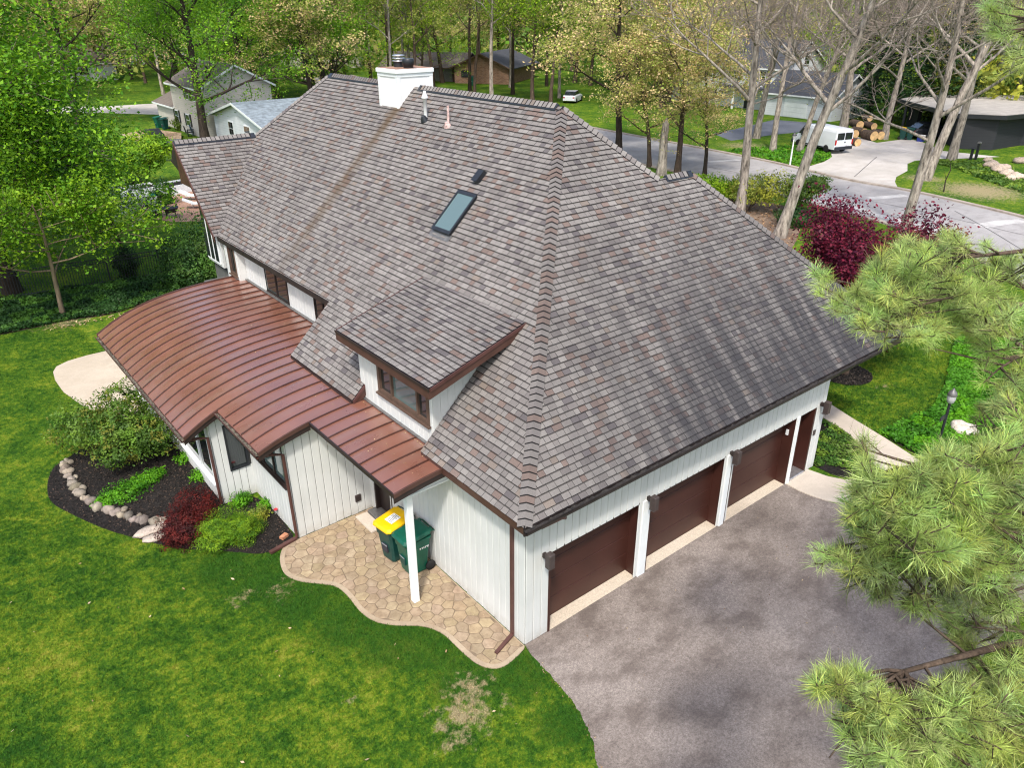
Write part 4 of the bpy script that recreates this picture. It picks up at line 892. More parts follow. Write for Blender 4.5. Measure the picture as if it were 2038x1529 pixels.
# ================================================================== PLANTS
nr = np.random.default_rng(11)
def diamonds(c, nrm, size, asp=0.6, tint=None, fold=0.0):
    """leaf faces: c (n,3), nrm (n,3), size (n,)"""
    n = len(c); nrm = nrm / (np.linalg.norm(nrm, axis=1, keepdims=True) + 1e-9)
    r = nr.normal(size=(n, 3)); a = np.cross(nrm, r); a /= (np.linalg.norm(a, axis=1, keepdims=True) + 1e-9); b = np.cross(nrm, a)
    s = size[:, None] / 2
    v = np.stack([c - a * s, c + b * s * asp - nrm * s * fold, c + a * s, c - b * s * asp - nrm * s * fold], 1).reshape(-1, 3)
    return v, np.arange(4 * n).reshape(-1, 4)
def tints(n, pal, jit=0.15):
    pal = np.array(pal); t = pal[nr.integers(0, len(pal), n)]; return t * nr.uniform(1 - jit, 1 + jit, (n, 1))
def cloud_pts(blobs, n, inner=0.5, lump=0.25, up=0.4):
    B = np.array(blobs, float); wgt = (B[:, 3] * B[:, 4] + B[:, 4] * B[:, 5] + B[:, 3] * B[:, 5]); wgt /= wgt.sum()
    k = nr.choice(len(B), n, p=wgt); d = nr.normal(size=(n, 3)); d /= np.linalg.norm(d, axis=1, keepdims=True)
    r = nr.uniform(inner, 1.0, n) ** 0.6
    ph = nr.uniform(0, 6.28, (len(B), 3)); lum = 1 + lump * (np.sin(d[:, 0] * 5 + ph[k, 0]) * np.sin(d[:, 1] * 5 + ph[k, 1]) + 0.6 * np.sin(d[:, 2] * 7 + ph[k, 2]))
    c = B[k, :3] + d * B[k, 3:] * (r * lum)[:, None]; nrm = d + nr.normal(size=(n, 3)) * 0.6 + np.array([0, 0, up])
    return c, nrm
GREENS = [(1, 1, 1), (1.25, 1.15, 0.9), (0.75, 0.85, 0.8), (1.5, 1.35, 0.9), (0.6, 0.7, 0.7)]
def bush(name, label, loc, blobs, n, size, mat, pal=GREENS, stems=6, cat='shrub', group=None, asp=0.6, inner=0.5, stem_mat='bark', stem_h=None, lump=0.25):
    t = thing(name, label, cat, loc, 0, group)
    c, nm = cloud_pts(blobs, n, inner, lump); c[:, 2] = np.maximum(c[:, 2], 0.02)
    v, f = diamonds(c, nm, size * nr.uniform(0.6, 1.3, n), asp, fold=0.25)
    # neighbouring leaves share a shade: tint by a coarse cell
    cell = (np.floor(c / (size * 4)) @ np.array([12.9, 78.2, 37.7])); rk = (np.abs(np.sin(cell) * 43758.5) % 1)
    tn = np.array(pal)[(rk * len(pal)).astype(int) % len(pal)] * nr.uniform(0.8, 1.2, (n, 1))
    link('foliage', npmesh('foliage', v, f, tn), MT[mat], t)
    if stems:
        B = np.array(blobs); mb = MB()
        for i in range(stems):
            b = B[i % len(B)]; e = b[:3] + nr.uniform(-0.5, 0.5, 3) * b[3:]; s = Vector((nr.uniform(-.1, .1), nr.uniform(-.1, .1), 0)); e = Vector(e)
            mb.tube([s, s.lerp(e, 0.5) + Vector((0, 0, 0.1)), e], [0.03, 0.02, 0.008], 5)
        mb.build('stems', MT[stem_mat], t)
    return t
def bark(name, lo, hi, scale=7.0):
    m, t, N, L, b = new_mat(name); P = coords(t, 'object')
    c = ramp(t, noise(t, P, scale, 5, 0.7, stretch=(1, 1, 0.22)), [(0.32, lo), (0.68, hi)])
    L.new(c, b.inputs['Base Color']); b.inputs['Roughness'].default_value = 0.92; b.inputs['Specular IOR Level'].default_value = 0.15
    bump(t, b, noise(t, P, scale * 2, 4, 0.7, stretch=(1, 1, 0.25)), 0.8, 0.04); return m
MT['bark'] = bark('brown_bark', (0.045, 0.032, 0.024), (0.14, 0.10, 0.075))
MT['bark_dark'] = bark('dark_bark', (0.020, 0.016, 0.013), (0.075, 0.056, 0.043))
MT['bark_grey'] = bark('grey_bark', (0.055, 0.045, 0.037), (0.50, 0.435, 0.365), 6.5)
MT['bark_tan'] = bark('tan_bark', (0.16, 0.115, 0.075), (0.32, 0.24, 0.16))
MT['twig'] = simple('pale_twig', (0.23, 0.185, 0.15), 0.9, 0.3, 2, space='object')
MT['leaf_maple'] = leaf_mat('maple_leaf', (0.145, 0.315, 0.018)); MT['leaf_lime'] = leaf_mat('lime_leaf', (0.20, 0.35, 0.018))
MT['leaf_dark'] = leaf_mat('dark_leaf', (0.032, 0.085, 0.018), trans=0.2); MT['leaf_mid'] = leaf_mat('mid_leaf', (0.115, 0.20, 0.032))
MT['leaf_red'] = leaf_mat('red_leaf', (0.11, 0.012, 0.026), trans=0.25); MT['leaf_maroon'] = leaf_mat('maroon_leaf', (0.085, 0.014, 0.013))
MT['leaf_straw'] = leaf_mat('straw_leaf', (0.56, 0.49, 0.19)); MT['leaf_olive'] = leaf_mat('olive_leaf', (0.27, 0.31, 0.055))
MT['leaf_bright'] = leaf_mat('bright_ground_leaf', (0.085, 0.26, 0.014)); MT['petal'] = leaf_mat('white_petal', (0.80, 0.78, 0.70))
MT['needle'] = leaf_mat('pine_needle', (0.50, 0.57, 0.20), trans=0.35, rough=0.4); MT['needle_dark'] = leaf_mat('dark_needle', (0.020, 0.052, 0.018), trans=0.15)
# --- shrubs of the left bed
bush('spirea_shrub', 'large loose green shrub with pinkish tips in the mulch bed', G(262, 905) , [(0, 0, 1.0, 1.05, 1.25, 0.75), (-0.95, 0.75, 1.0, 0.9, 0.95, 0.62), (0.55, -0.85, 0.9, 0.75, 0.75, 0.6), (0.35, 1.25, 1.1, 0.8, 0.9, 0.6), (-0.45, -0.75, 0.8, 0.7, 0.7, 0.5)], 15000, 0.085, 'leaf_mid', [(1, 1, 1), (1.3, 1.25, 0.9), (0.7, 0.8, 0.7), (1.6, 1.0, 0.9), (1.1, 1.2, 0.8), (0.5, 0.6, 0.5)], 9, lump=0.35)
bush('barberry_bush', 'dark red fine-leaved mounded bush beside the yellow-green one', G(378, 1060), [(0, 0, 0.32, 0.72, 0.72, 0.42), (0.45, 0.75, 0.3, 0.55, 0.6, 0.36), (-0.2, -0.25, 0.28, 0.6, 0.55, 0.36)], 13000, 0.05, 'leaf_maroon', [(1, 1, 1), (1.5, 1.3, 1.2), (0.6, 0.7, 0.8), (1.9, 1.5, 1.2)], 4, asp=0.45)
bush('false_cypress_bush', 'bright yellow-green mounded evergreen bush at the lawn edge', G(455, 1070), [(0, 0, 0.30, 0.68, 0.62, 0.40), (0.35, -0.25, 0.25, 0.5, 0.45, 0.32), (-0.30, -0.1, 0.26, 0.52, 0.5, 0.32)], 26000, 0.038, 'leaf_lime', [(1, 1, 1), (1.3, 1.2, 1), (0.55, 0.7, 0.8), (0.8, 0.9, 0.9), (0.35, 0.5, 0.6)], 4, asp=0.4, lump=0.4)
for k, (p, r, h, lab) in enumerate((((250, 985), 0.75, 0.22, 'low lime perennial clump inside the curved stone border'), ((215, 1000), 0.4, 0.16, 'small yellow-green perennial tuft touching the stone border'), ((300, 955), 0.45, 0.2, 'sparse green perennial in bare mulch below the large loose shrub'), ((405, 950), 0.42, 0.22, 'leafy green clump along the white sunroom wall under its windows'), ((375, 915), 0.4, 0.22, 'leafy green clump at sunroom wall base near the large shrub'), ((480, 1005), 0.35, 0.26, 'round leafy clump in the corner nook below the dark window'), ((530, 1010), 0.28, 0.2, 'thin leafy clump along the nook wall near the hose tap'), ((515, 1035), 0.3, 0.25, 'straggly half-bare perennial behind the yellow-green bush'))):
    bush('perennial', lab, G(*p), [(0, 0, h * .5, r, r * 0.8, h), (r * .5, r * .3, h * .4, r * .6, r * .5, h * .8)], int(2600 * r), 0.07, 'leaf_bright' if k != 7 else 'leaf_olive', GREENS, 0, 'plant', 'perennials in the mulch bed', inner=0.2)
# ground covers: too many leaves to count
def cover(name, label, poly, n, size, mat, h, pal=GREENS, holes=(), zb=0.02):
    P = np.array(poly); pts = lawn_points(n, P[:, 0].min(), P[:, 0].max(), P[:, 1].min(), P[:, 1].max(), poly, holes); m_ = len(pts)
    lum = 0.5 + 0.5 * np.sin(pts[:, 0] * 2.3 + 1.1 * np.sin(pts[:, 1] * 1.7)) * np.sin(pts[:, 1] * 2.9)
    c = np.column_stack([pts, zb + nr.uniform(0.2, 1, m_) * h * (0.45 + 0.55 * lum)]); nm = nr.normal(size=(m_, 3)) * 0.55 + np.array([0, 0, 1.0])
    v, f = diamonds(c, nm, size * nr.uniform(0.6, 1.3, m_), 0.65, fold=0.2)
    cell = np.floor(c[:, :2] / (size * 5)) @ np.array([12.9, 78.2]); rk = np.abs(np.sin(cell) * 43758.5) % 1
    tn = np.array(pal)[(rk * len(pal)).astype(int) % len(pal)] * nr.uniform(0.75, 1.25, (m_, 1))
    return link(name, npmesh(name, v, f, tn), MT[mat], None, label=label, cat='ground cover', kind='stuff')
cover('ivy', 'dark green ground cover along the black fence', IVY, 42000, 0.13, 'leaf_dark', 0.22, [(1, 1, 1), (1.6, 1.5, 1), (0.6, 0.7, 0.7), (2.2, 2.0, 1.2), (0.8, 0.9, 0.8)])
cover('pachysandra', 'bright green ground cover around the post lamp', COVER, 60000, 0.12, 'leaf_bright', 0.20)
cover('entry_plants', 'low green ground cover between walk and garage corner', [(p[0], p[1]) for p in SBED], 9000, 0.085, 'leaf_mid', 0.16, [(1, 1, 1), (1.5, 1.4, 1), (0.6, 0.8, 0.7), (1.2, 1.3, .8)], [[(10.9, 0.8), (13.4, 0.9), (12.9, 3.2), (10.9, 3.2)], [(10.9, -0.2), (10.9, -1.3), (11.6, -1.0), (11.3, -.2)]])
# mulch chips and stray leaves
def scatter_flat(name, label, cat, poly, n, size, pal, mat, z, holes=()):
    P = np.array(poly); pts = lawn_points(n, P[:, 0].min(), P[:, 0].max(), P[:, 1].min(), P[:, 1].max(), poly, holes); m_ = len(pts)
    c = np.column_stack([pts, np.full(m_, z) + nr.uniform(0, 0.03, m_)]); nm = nr.normal(size=(m_, 3)) * 0.4 + np.array([0, 0, 1.0])
    v, f = diamonds(c, nm, size * nr.uniform(0.5, 1.6, m_), 0.45); return link(name, npmesh(name, v, f, tints(m_, pal, 0.3)), MT[mat], None, label=label, cat=cat, kind='stuff')
MT['chip'] = simple('wood_chip', (0.03, 0.024, 0.020), 0.95, 0.3, 20, tint=True); MT['dry_leaf'] = simple('dry_leaf', (0.42, 0.32, 0.19), 0.9, 0.2, 20, tint=True)
scatter_flat('mulch_chips', 'black shredded mulch in the house bed', 'mulch', BED, 26000, 0.05, [(0.6, 0.6, 0.6), (0.3, 0.3, 0.3), (0.9, 0.85, 0.8), (0.4, 0.4, 0.4), (0.5, 0.5, 0.5), (2.4, 2.0, 1.7)], 'chip', 0.02)
scatter_flat('mulch_chips', 'black mulch under the red maple', 'mulch', RING, 2500, 0.08, [(1, 1, 1), (0.4, 0.4, 0.4), (1.8, 1.7, 1.6)], 'chip', 0.02)
lawnpoly = [(-9.5, -3), (-1, -3), (-0.2, -0.3), (-2.4, 4), (-5.5, 9), (-7.5, 13), (-8.0, 25), (-9.5, 25)]
scatter_flat('fallen_leaves', 'dry tan leaves strewn over the front lawn', 'leaves', lawnpoly, 150, 0.075, [(1, 1, 1), (1.4, 1.4, 1.5), (0.7, 0.6, 0.5)], 'dry_leaf', 0.05)
scatter_flat('fallen_leaves', 'dry leaf bits strewn over the stone patio', 'leaves', PO, 60, 0.03, [(1, 1, 1), (0.5, 0.4, 0.35)], 'dry_leaf', 0.04)
scatter_flat('fallen_leaves', 'dry leaf bits and twigs on the driveway', 'leaves', [(0.3, -0.4), (9, -0.4), (9, -6), (0, -6)], 90, 0.035, [(1, 1, 1), (0.3, 0.2, 0.15), (0.5, 0.4, 0.3)], 'dry_leaf', 0.02)
scatter_flat('fallen_leaves', 'tan leaf litter along the edge of the ivy bed', 'leaves', [tuple(G(x, y).xy) for x, y in ((90, 650), (260, 622), (330, 590), (320, 610), (250, 632), (95, 660))], 500, 0.09, [(1, 1, 1), (1.3, 1.2, 1.2), (0.6, 0.5, 0.4)], 'dry_leaf', 0.03)
scatter_flat('fallen_leaves', 'brown leaf litter under the street-side shrubs', 'leaves', FRONTBED, 5000, 0.14, [(1, 0.8, 0.7), (0.6, 0.4, 0.35), (0.4, 0.3, 0.25)], 'dry_leaf', 0.03)
scatter_flat('fallen_leaves', 'dry bits and soil along the lawn edge of the driveway', 'leaves', [(x - 0.10, y) for x, y in drive_left[:60]] + [(x + 0.07, y) for x, y in drive_left[:60]][::-1], 420, 0.04, [(1, 1, 1), (0.5, 0.4, 0.3), (0.3, 0.22, 0.16)], 'dry_leaf', 0.012)
# petals and bits on the metal roof, each lying on its surface
np_ = 260; px_ = nr.uniform(-1.2, 1.1, np_); py_ = 4 + nr.normal(size=np_) * 4.0; py_ = np.where((py_ > 2.5) & (py_ < 16), py_, nr.uniform(2.5, 16, np_)); px_ = np.where(py_ < 6, np.minimum(px_, -0.15), px_)
cc_ = np.array([(x, y, mz(x) + 0.008) for x, y in zip(px_, py_)]); v, f = diamonds(cc_, np.tile([0, 0, 1.0], (np_, 1)), nr.uniform(0.012, 0.04, np_), 0.7)
link('fallen_petals', npmesh('fallen_petals', v, f, tints(np_, [(1, 1, 1), (1.6, 1.6, 1.5), (0.9, 0.7, 0.5)])), MT['dry_leaf'], None, label='pale petals and leaf bits fallen on the brown metal roof', cat='petals', kind='stuff')
# --- stones
def rock(mb, c, r, sq=(1, 1, 0.7), seed=0, col_=None):
    q = random.Random(seed); n, k = 8, 5; pts = []
    ph = [q.uniform(0, 6.28) for _ in range(6)]
    for i in range(k):
        th = math.pi * (i + 0.5) / k * 0.98
        for j in range(n):
            a = 2 * math.pi * j / n; rr = r * (1 + 0.16 * math.sin(2 * a + ph[0]) + 0.12 * math.sin(3 * a + ph[1] + th * 2) + 0.1 * math.cos(th * 3 + ph[2]) + q.uniform(-.05, .05))
            pts.append((c[0] + rr * sq[0] * math.sin(th) * math.cos(a), c[1] + rr * sq[1] * math.sin(th) * math.sin(a), c[2] + rr * sq[2] * math.cos(th)))
    fs = [(i*n+j, (i+1)*n+j, (i+1)*n+(j+1)%n, i*n+(j+1)%n) for i in range(k-1) for j in range(n)] + [tuple(range(n))]
    mb.faces(pts, fs, col_, True); return mb
MT['rock'] = simple('field_stone', (0.31, 0.27, 0.22), 0.9, 0.3, 9, bmp=0.4, bscale=25, tint=True, fine=0.2)
sb = thing('stone_border', 'curved border of rounded field stones in the dark mulch bed', 'border')
line = smooth_line([tuple(G(x, y).xy) for x, y in ((128, 922), (138, 948), (148, 972), (163, 993), (186, 1006), (212, 1018), (242, 1028), (276, 1037), (308, 1042), (336, 1036))], 2)
acc = 0; nxt = 0.1; kk = 0
for a, b in zip(line, line[1:]):
    L_ = math.hypot(b[0] - a[0], b[1] - a[1])
    while acc + L_ > nxt:
        f_ = (nxt - acc) / L_; r_ = rs.uniform(0.10, 0.17); k = rs.uniform(0.45, 0.95)
        rock(MB(), (a[0] + (b[0] - a[0]) * f_ + rs.uniform(-.05, .05), a[1] + (b[1] - a[1]) * f_ + rs.uniform(-.05, .05), r_ * 0.35), r_, (1, 1, 0.75), kk, (k, k * rs.uniform(.92, 1), k * rs.uniform(.85, 1))).build('stone', MT['rock'], sb)
        if kk % 2 == 0: rock(MB(), (a[0] + (b[0] - a[0]) * f_ + rs.uniform(-.05, .22), a[1] + rs.uniform(0, .2), r_ * 0.3), r_ * 0.75, (1, 1, 0.7), kk + 500, (k, k * .97, k * .9)).build('stone', MT['rock'], sb)
        nxt += r_ * 1.55; kk += 1
    acc += L_
for k, (x, y, r_, lab) in enumerate(((296, 1060, 0.30, 'flat pale slab stone at the bed edge near the red bush'), (318, 1052, 0.26, 'flat cracked pinkish stone touching the red bush'), (308, 1073, 0.24, 'small flat white stone between lawn and red bush'))):
    p = G(x, y); rock(MB(), (p.x, p.y, 0.03), r_, (1.2, 0.8, 0.25), 90 + k, (1.3, 1.25, 1.25)).build('flagstone', MT['rock'], None, label=lab, cat='stone', group='flat stones at the bed edge')
p = G(1917, 858); rock(MB(), (p.x, p.y, 0.10), 0.42, (1.1, 0.9, 0.45), 77, (1.9, 1.95, 2.0)).build('boulder', MT['rock'], None, label='flat white boulder in the ground cover beside post lamp', cat='boulder')
bk_ = MB().box((-0.1, -0.06, 0), (0.1, 0.06, 0.08), M=Matrix.Translation((-2.42, 6.62, 0.02)) @ Matrix.Rotation(0.4, 4, 'Z')).build('loose_brick', simple('orange_brick', (0.45, 0.20, 0.11), 0.85, 0.2, 12), None, label='single orange brick lying by the downspout foot', cat='brick')

# ================================================================== TREES
def grow(seed, H, r0, limbs, leaf_n, leaf_r, leaf_size, first=0.35, spread=0.9, lean=(0, 0), levels=3, twigs=0, len0=None, forks=0, upb=0.35, cl=18, crown_z=None, kids=(6, 5)):
    """returns (wood MB, twig MB, leaf centres, leaf normals)"""
    q = random.Random(seed); wood = MB(); tw = MB(); ends = []
    def path(p, d, L, n, wob, upk):
        pts = [p.copy()]; d = d.copy()
        for _ in range(n):
            d = (d + Vector((q.uniform(-wob, wob), q.uniform(-wob, wob), q.uniform(-wob, wob) * 0.6 + upk))).normalized(); pts.append(pts[-1] + d * (L / n))
        return pts
    def branch(p, d, L, r, lv):
        n = 5 if lv <= 1 else (4 if lv == 2 else 3); pts = path(p, d, L, n, 0.22 if lv < 3 else 0.34, 0.06 if lv < 3 else 0.03)
        rad = [max(r * (1 - 0.8 * i / n), 0.012) for i in range(n + 1)]
        (wood if lv < 3 else tw).tube(pts, rad, 7 if lv <= 1 else (5 if lv == 2 else 3), cap=False)
        if lv >= levels: ends.extend(pts[1:]); return
        k = kids[min(lv, len(kids)) - 1] if lv >= 1 else limbs
        for i in range(k):
            f_ = q.uniform(0.3, 1.0); j = min(int(f_ * n), n - 1); b = pts[j].lerp(pts[j + 1], f_ * n - j)
            dd = (pts[j + 1] - pts[j]).normalized(); o = Vector((q.uniform(-1, 1), q.uniform(-1, 1), q.uniform(-0.5, 0.8)))
            nd_ = (dd * 0.55 + o * 0.8).normalized(); branch(b, nd_, L * q.uniform(0.38, 0.62), rad[j] * 0.62, lv + 1)
        ends.append(pts[-1])
    trunk = [Vector((0, 0, -0.15))]; d = Vector((lean[0], lean[1], 1)).normalized(); n = 9
    for i in range(n):
        d = (d + Vector((q.uniform(-.06, .06) , q.uniform(-.06, .06), 0.02))).normalized(); trunk.append(trunk[-1] + d * (H / n))
    rad = [r0 * (1.35 if i == 0 else 1 - 0.78 * (i / n) ** 1.15) for i in range(n + 1)]
    wood.tube(trunk, rad, 11, cap=False)
    L0 = len0 or H * 0.36
    for i in range(limbs):
        f_ = first + (1 - first) * (i + q.random() * 0.8) / limbs; f_ = min(f_, 0.99); j = int(f_ * n); b = trunk[j].lerp(trunk[j + 1], f_ * n - j)
        a = i * 2.4 + q.uniform(-.5, .5); nd_ = Vector((math.cos(a) * spread, math.sin(a) * spread, upb + 0.5 * f_ * q.uniform(0.4, 1))).normalized()
        branch(b, nd_, L0 * (1.15 - 0.55 * (f_ - first) / (1 - first)) * q.uniform(0.8, 1.15), max(rad[j] * q.uniform(0.38, 0.55), 0.02), 1)
    c = np.zeros((0, 3)); nm = c
    if leaf_n:
        E = np.array([tuple(e) for e in ends])
        if crown_z: E = E[E[:, 2] > crown_z]
        g_ = np.random.default_rng(seed); m_ = leaf_n // cl; k = g_.integers(0, len(E), m_)
        cc = E[k] + g_.normal(size=(m_, 3)) * leaf_r * 0.7                   # clump centres
        c = np.repeat(cc, cl, 0) + g_.normal(size=(m_ * cl, 3)) * leaf_r * np.array([0.55, 0.55, 0.26]); nm = g_.normal(size=(m_ * cl, 3)) * 0.6 + np.array([0, 0, 0.9])
    return wood, tw, c, nm, cl
def tree_meshes(seed, bark_='bark', leaf='leaf_maple', pal=GREENS, leaf_size=0.2, asp=0.62, twig_mat='twig', **kw):
    wood, tw, c, nm, cl = grow(seed, leaf_size=leaf_size, **kw)
    wm = wood.mesh('trunk'); wm.materials.append(MT[bark_]); tm = None; lm = None
    if tw.v: tm = tw.mesh('twigs'); tm.materials.append(MT[twig_mat])
    if len(c):
        n = len(c); v, f = diamonds(c, nm, leaf_size * nr.uniform(0.6, 1.35, n), asp, fold=0.3)
        P = np.array(pal); kcl = np.repeat(nr.integers(0, len(P), n // cl), cl); tn = P[kcl] * nr.uniform(0.75, 1.25, (n, 1)); lm = npmesh('crown', v, f, tn); lm.materials.append(MT[leaf])
    return wm, tm, lm
def plant_tree(name, ms, label, loc, rz=0.0, sc=1.0, group=None):
    t = thing(name, label, 'tree', loc, rz, group); t.scale = sc if hasattr(sc, '__len__') else (sc, sc, sc); wm, tm, lm = ms
    link('trunk', wm, None, t)
    if tm: link('twigs', tm, None, t, kind='stuff')
    if lm: link('crown', lm, None, t)
    return t
MAPLE = [(1, 1, 1), (1.35, 1.2, 0.9), (0.7, 0.82, 0.8), (1.7, 1.4, 0.9), (0.5, 0.65, 0.7), (1.15, 1.1, 1)]
STRAW = [(1, 1, 1), (1.25, 1.05, 1.3), (0.8, 0.95, 0.6), (0.55, 0.8, 0.35), (1.35, 1.15, 1.6), (0.7, 0.85, 0.5)]
# the big maple on the left, behind the fence
big = tree_meshes(21, 'bark_dark', 'leaf_maple', MAPLE, 0.175, H=15, r0=0.36, limbs=16, leaf_n=95000, leaf_r=0.95, first=0.16, spread=1.0, levels=3, len0=5.4, upb=0.12, cl=16, kids=(7, 5))
plant_tree('maple_tree', big, 'large dense green maple rising behind the black fence', Vector((-4.5, 32.2, 0)), 0.6)
big2 = tree_meshes(22, 'bark_dark', 'leaf_maple', MAPLE, 0.19, H=15, r0=0.3, limbs=13, leaf_n=40000, leaf_r=0.9, first=0.18, spread=1.0, levels=3, len0=6.0, upb=0.15, cl=16)
plant_tree('maple_tree', big2, 'second green maple behind the fence, left of the dense one', Vector((-9.0, 41.0, 0)), 2.1)
# young tree with layered lime foliage in the ivy, tan trunk
yg = tree_meshes(28, 'bark_tan', 'leaf_lime', [(1, 1, 1), (1.2, 1.15, 1), (0.7, 0.85, 0.9), (0.5, 0.7, 0.6)], 0.15, H=5.2, r0=0.11, limbs=11, leaf_n=13000, leaf_r=0.45, first=0.36, spread=1.25, levels=2, len0=3.4, upb=0.02, cl=14, kids=(8,), twig_mat='bark')
plant_tree('dogwood_tree', yg, 'young tree with tan trunk and flat lime-green layers in ivy bed', G(126, 628), 0.9)
dgw = tree_meshes(24, 'bark_dark', 'leaf_lime', [(1, 1, 1), (0.7, 0.85, 0.8), (0.5, 0.7, 0.6)], 0.15, H=4.6, r0=0.12, limbs=9, leaf_n=5000, leaf_r=0.45, first=0.35, spread=1.2, levels=2, len0=2.6, upb=0.08, cl=14, kids=(7,))
dw = plant_tree('dogwood_tree', dgw, 'small dogwood with white blossoms behind the black fence', Vector((1.0, 34.5, 0)), 0.3)
n = 420; cb = np.column_stack([nr.normal(size=n) * 0.9 + 0.6, nr.normal(size=n) * 0.9 - 0.6, nr.uniform(2.4, 3.9, n)]); cb = np.repeat(cb[::7], 7, 0) + nr.normal(size=(420, 3)) * 0.12
v, f = diamonds(cb, nr.normal(size=(n, 3)) * 0.4 + np.array([-.3, -.4, 1]), nr.uniform(0.10, 0.18, n), 0.9); link('blossoms', npmesh('blossoms', v, f, tints(n, [(1, 1, 1), (0.9, 0.92, 0.85)], 0.05)), MT['petal'], dw)
bush('rhododendron_bush', 'broad dark evergreen shrub against the far corner of the house', (3.0, 27.0, 0), [(0, 0, 1.7, 1.7, 1.9, 1.7), (-0.8, 1.0, 1.1, 1.3, 1.4, 1.1), (0.6, -1.6, 1.6, 1.3, 1.3, 1.5), (-1.0, -1.0, .9, 1, 1, .9), (0.2, -3.2, 1.5, 1.2, 1.2, 1.5), (0.0, -4.6, 1.3, 1.1, 1.1, 1.3)], 14000, 0.17, 'leaf_dark', [(1, 1, 1), (1.7, 1.5, 1.2), (0.6, 0.7, 0.7), (2.4, 2.1, 1.5), (1.6, 1.2, 0.9)], 8, asp=0.4)
bush('boxwood_bush', 'black-green clipped shrub standing in front of the fence', (0.35, 31.0, 0), [(0, 0, 0.75, 0.6, 0.6, 0.8)], 2600, 0.10, 'leaf_dark', [(0.5, 0.5, 0.5), (0.8, 0.8, 0.8), (0.3, 0.35, 0.35)], 3)
# Japanese maple, dark red
jm = tree_meshes(31, 'bark', 'leaf_red', [(1, 1, 1), (1.5, 1.2, 1.3), (0.6, 0.7, 0.8), (1.7, 1.3, 1.4), (0.8, 0.7, 1.2)], 0.095, H=3.9, r0=0.13, limbs=12, leaf_n=42000, leaf_r=0.36, first=0.2, spread=1.1, levels=2, len0=2.5, upb=0.25, cl=14, kids=(9,), twig_mat='bark')
plant_tree('red_maple_tree', jm, 'dark red Japanese maple at the house corner in mulch ring', (17.5, 2.75, 0), 0.4, (1.15, 1.15, 1.18))
# bare grey trees in the front yard and across the street
def bare(seed, **kw):
    a = dict(H=17, r0=0.30, limbs=11, leaf_n=900, leaf_r=0.5, first=0.34, spread=0.8, levels=4, len0=6.5, upb=0.35, cl=5, kids=(6, 6, 5)); a.update(kw)
    return tree_meshes(seed, 'bark_grey', 'leaf_straw', STRAW, 0.10, **a)
b1, b2, b3 = bare(41, first=0.30), bare(42, lean=(0.16, -0.02), first=0.36), bare(43, r0=0.36, first=0.28, H=18)
plant_tree('bare_tree', b1, 'leafless grey-barked tree behind the hip of the roof, left of the leaning one', Vector((33.8, 19.2, 0)), 0.3, 1.0, 'leafless trees along the street')
plant_tree('bare_tree', b2, 'leafless grey-barked leaning tree just behind the roof edge', Vector((31.4, 14.7, 0)), -0.5, 1.05, 'leafless trees along the street')
plant_tree('bare_tree', b1, 'leafless grey tree rising behind the dark red maple', Vector((37.6, 10.4, 0)), 2.2, 0.95, 'leafless trees along the street')
plant_tree('bare_tree', b2, 'leaning leafless tree at the concrete drive edge across the street', G(1840, 358), -0.35, 1.15, 'leafless trees along the street')
plant_tree('bare_tree', b3, 'leafless tree beside the paired black posts across the street', G(1893, 319), 1.0, 0.95, 'leafless trees along the street')
plant_tree('bare_tree', b3, 'leafless tree with thick double trunk behind the white van', G(1678, 262), 0.2, 1.1, 'leafless trees along the street')
plant_tree('bare_tree', b1, 'slender leafless tree behind the log pile', G(1760, 277), 2.9, 1.0, 'leafless trees along the street')
plant_tree('bare_tree', b3, 'leafless tree at the edge of the black drive', G(1505, 275), 2.0, 0.9, 'leafless trees along the street')
plant_tree('bare_tree', b1, 'leafless tree beside the white street lamp', G(1538, 300), 4.0, 0.9, 'leafless trees along the street')
plant_tree('bare_tree', b2, 'leafless tree at the kerb left of the white street lamp', G(1590, 300), 5.5, 0.85, 'leafless trees along the street')
# yellow-tan spring oaks
oak = [tree_meshes(51 + k, ('bark_dark', 'bark', 'bark_dark')[k], 'leaf_straw', STRAW, 0.24, H=15, r0=0.30, limbs=13, leaf_n=14000, leaf_r=0.75, first=0.28, spread=0.95, levels=3, len0=6.0, upb=0.22, cl=10, kids=(6, 5)) for k in range(3)]
grn = [tree_meshes(61 + k, 'bark_dark', 'leaf_maple', MAPLE, 0.22, H=16, r0=0.42, limbs=14, leaf_n=28000, leaf_r=0.95, first=0.2, spread=1.0, levels=3, len0=6.5, upb=0.15, cl=12, kids=(6, 5)) for k in range(2)]
lime = [tree_meshes(66 + k, 'bark', 'leaf_lime', MAPLE, 0.22, H=15, r0=0.24, limbs=12, leaf_n=13000, leaf_r=0.9, first=0.25, spread=0.9, levels=3, len0=5.0, upb=0.2, cl=10, kids=(5, 5)) for k in range(2)]
pole = [tree_meshes(71 + k, ('bark', 'bark_grey', 'bark_dark')[k], 'leaf_olive', STRAW, 0.26, H=20, r0=0.26, limbs=10, leaf_n=5000, leaf_r=0.8, first=0.42, spread=0.75, levels=3, len0=5.0, upb=0.35, cl=8, kids=(5, 4)) for k in range(3)]
plant_tree('oak_tree', oak[0], 'oak with dark trunk and tan-yellow spring leaves beyond the roof apex', Vector((44.0, 39.5, 0)), 0.0, 1.0, 'oaks along the near kerb')
plant_tree('oak_tree', oak[1], 'oak with brown trunk and tan-yellow leaves near the small roof ridge', Vector((41.2, 30.4, 0)), 1.3, 0.8, 'oaks along the near kerb')
plant_tree('oak_tree', oak[2], 'thin young oak with sparse tan leaves right of the small roof ridge', Vector((41.8, 28.2, 0)), 2.0, 0.55, 'oaks along the near kerb')
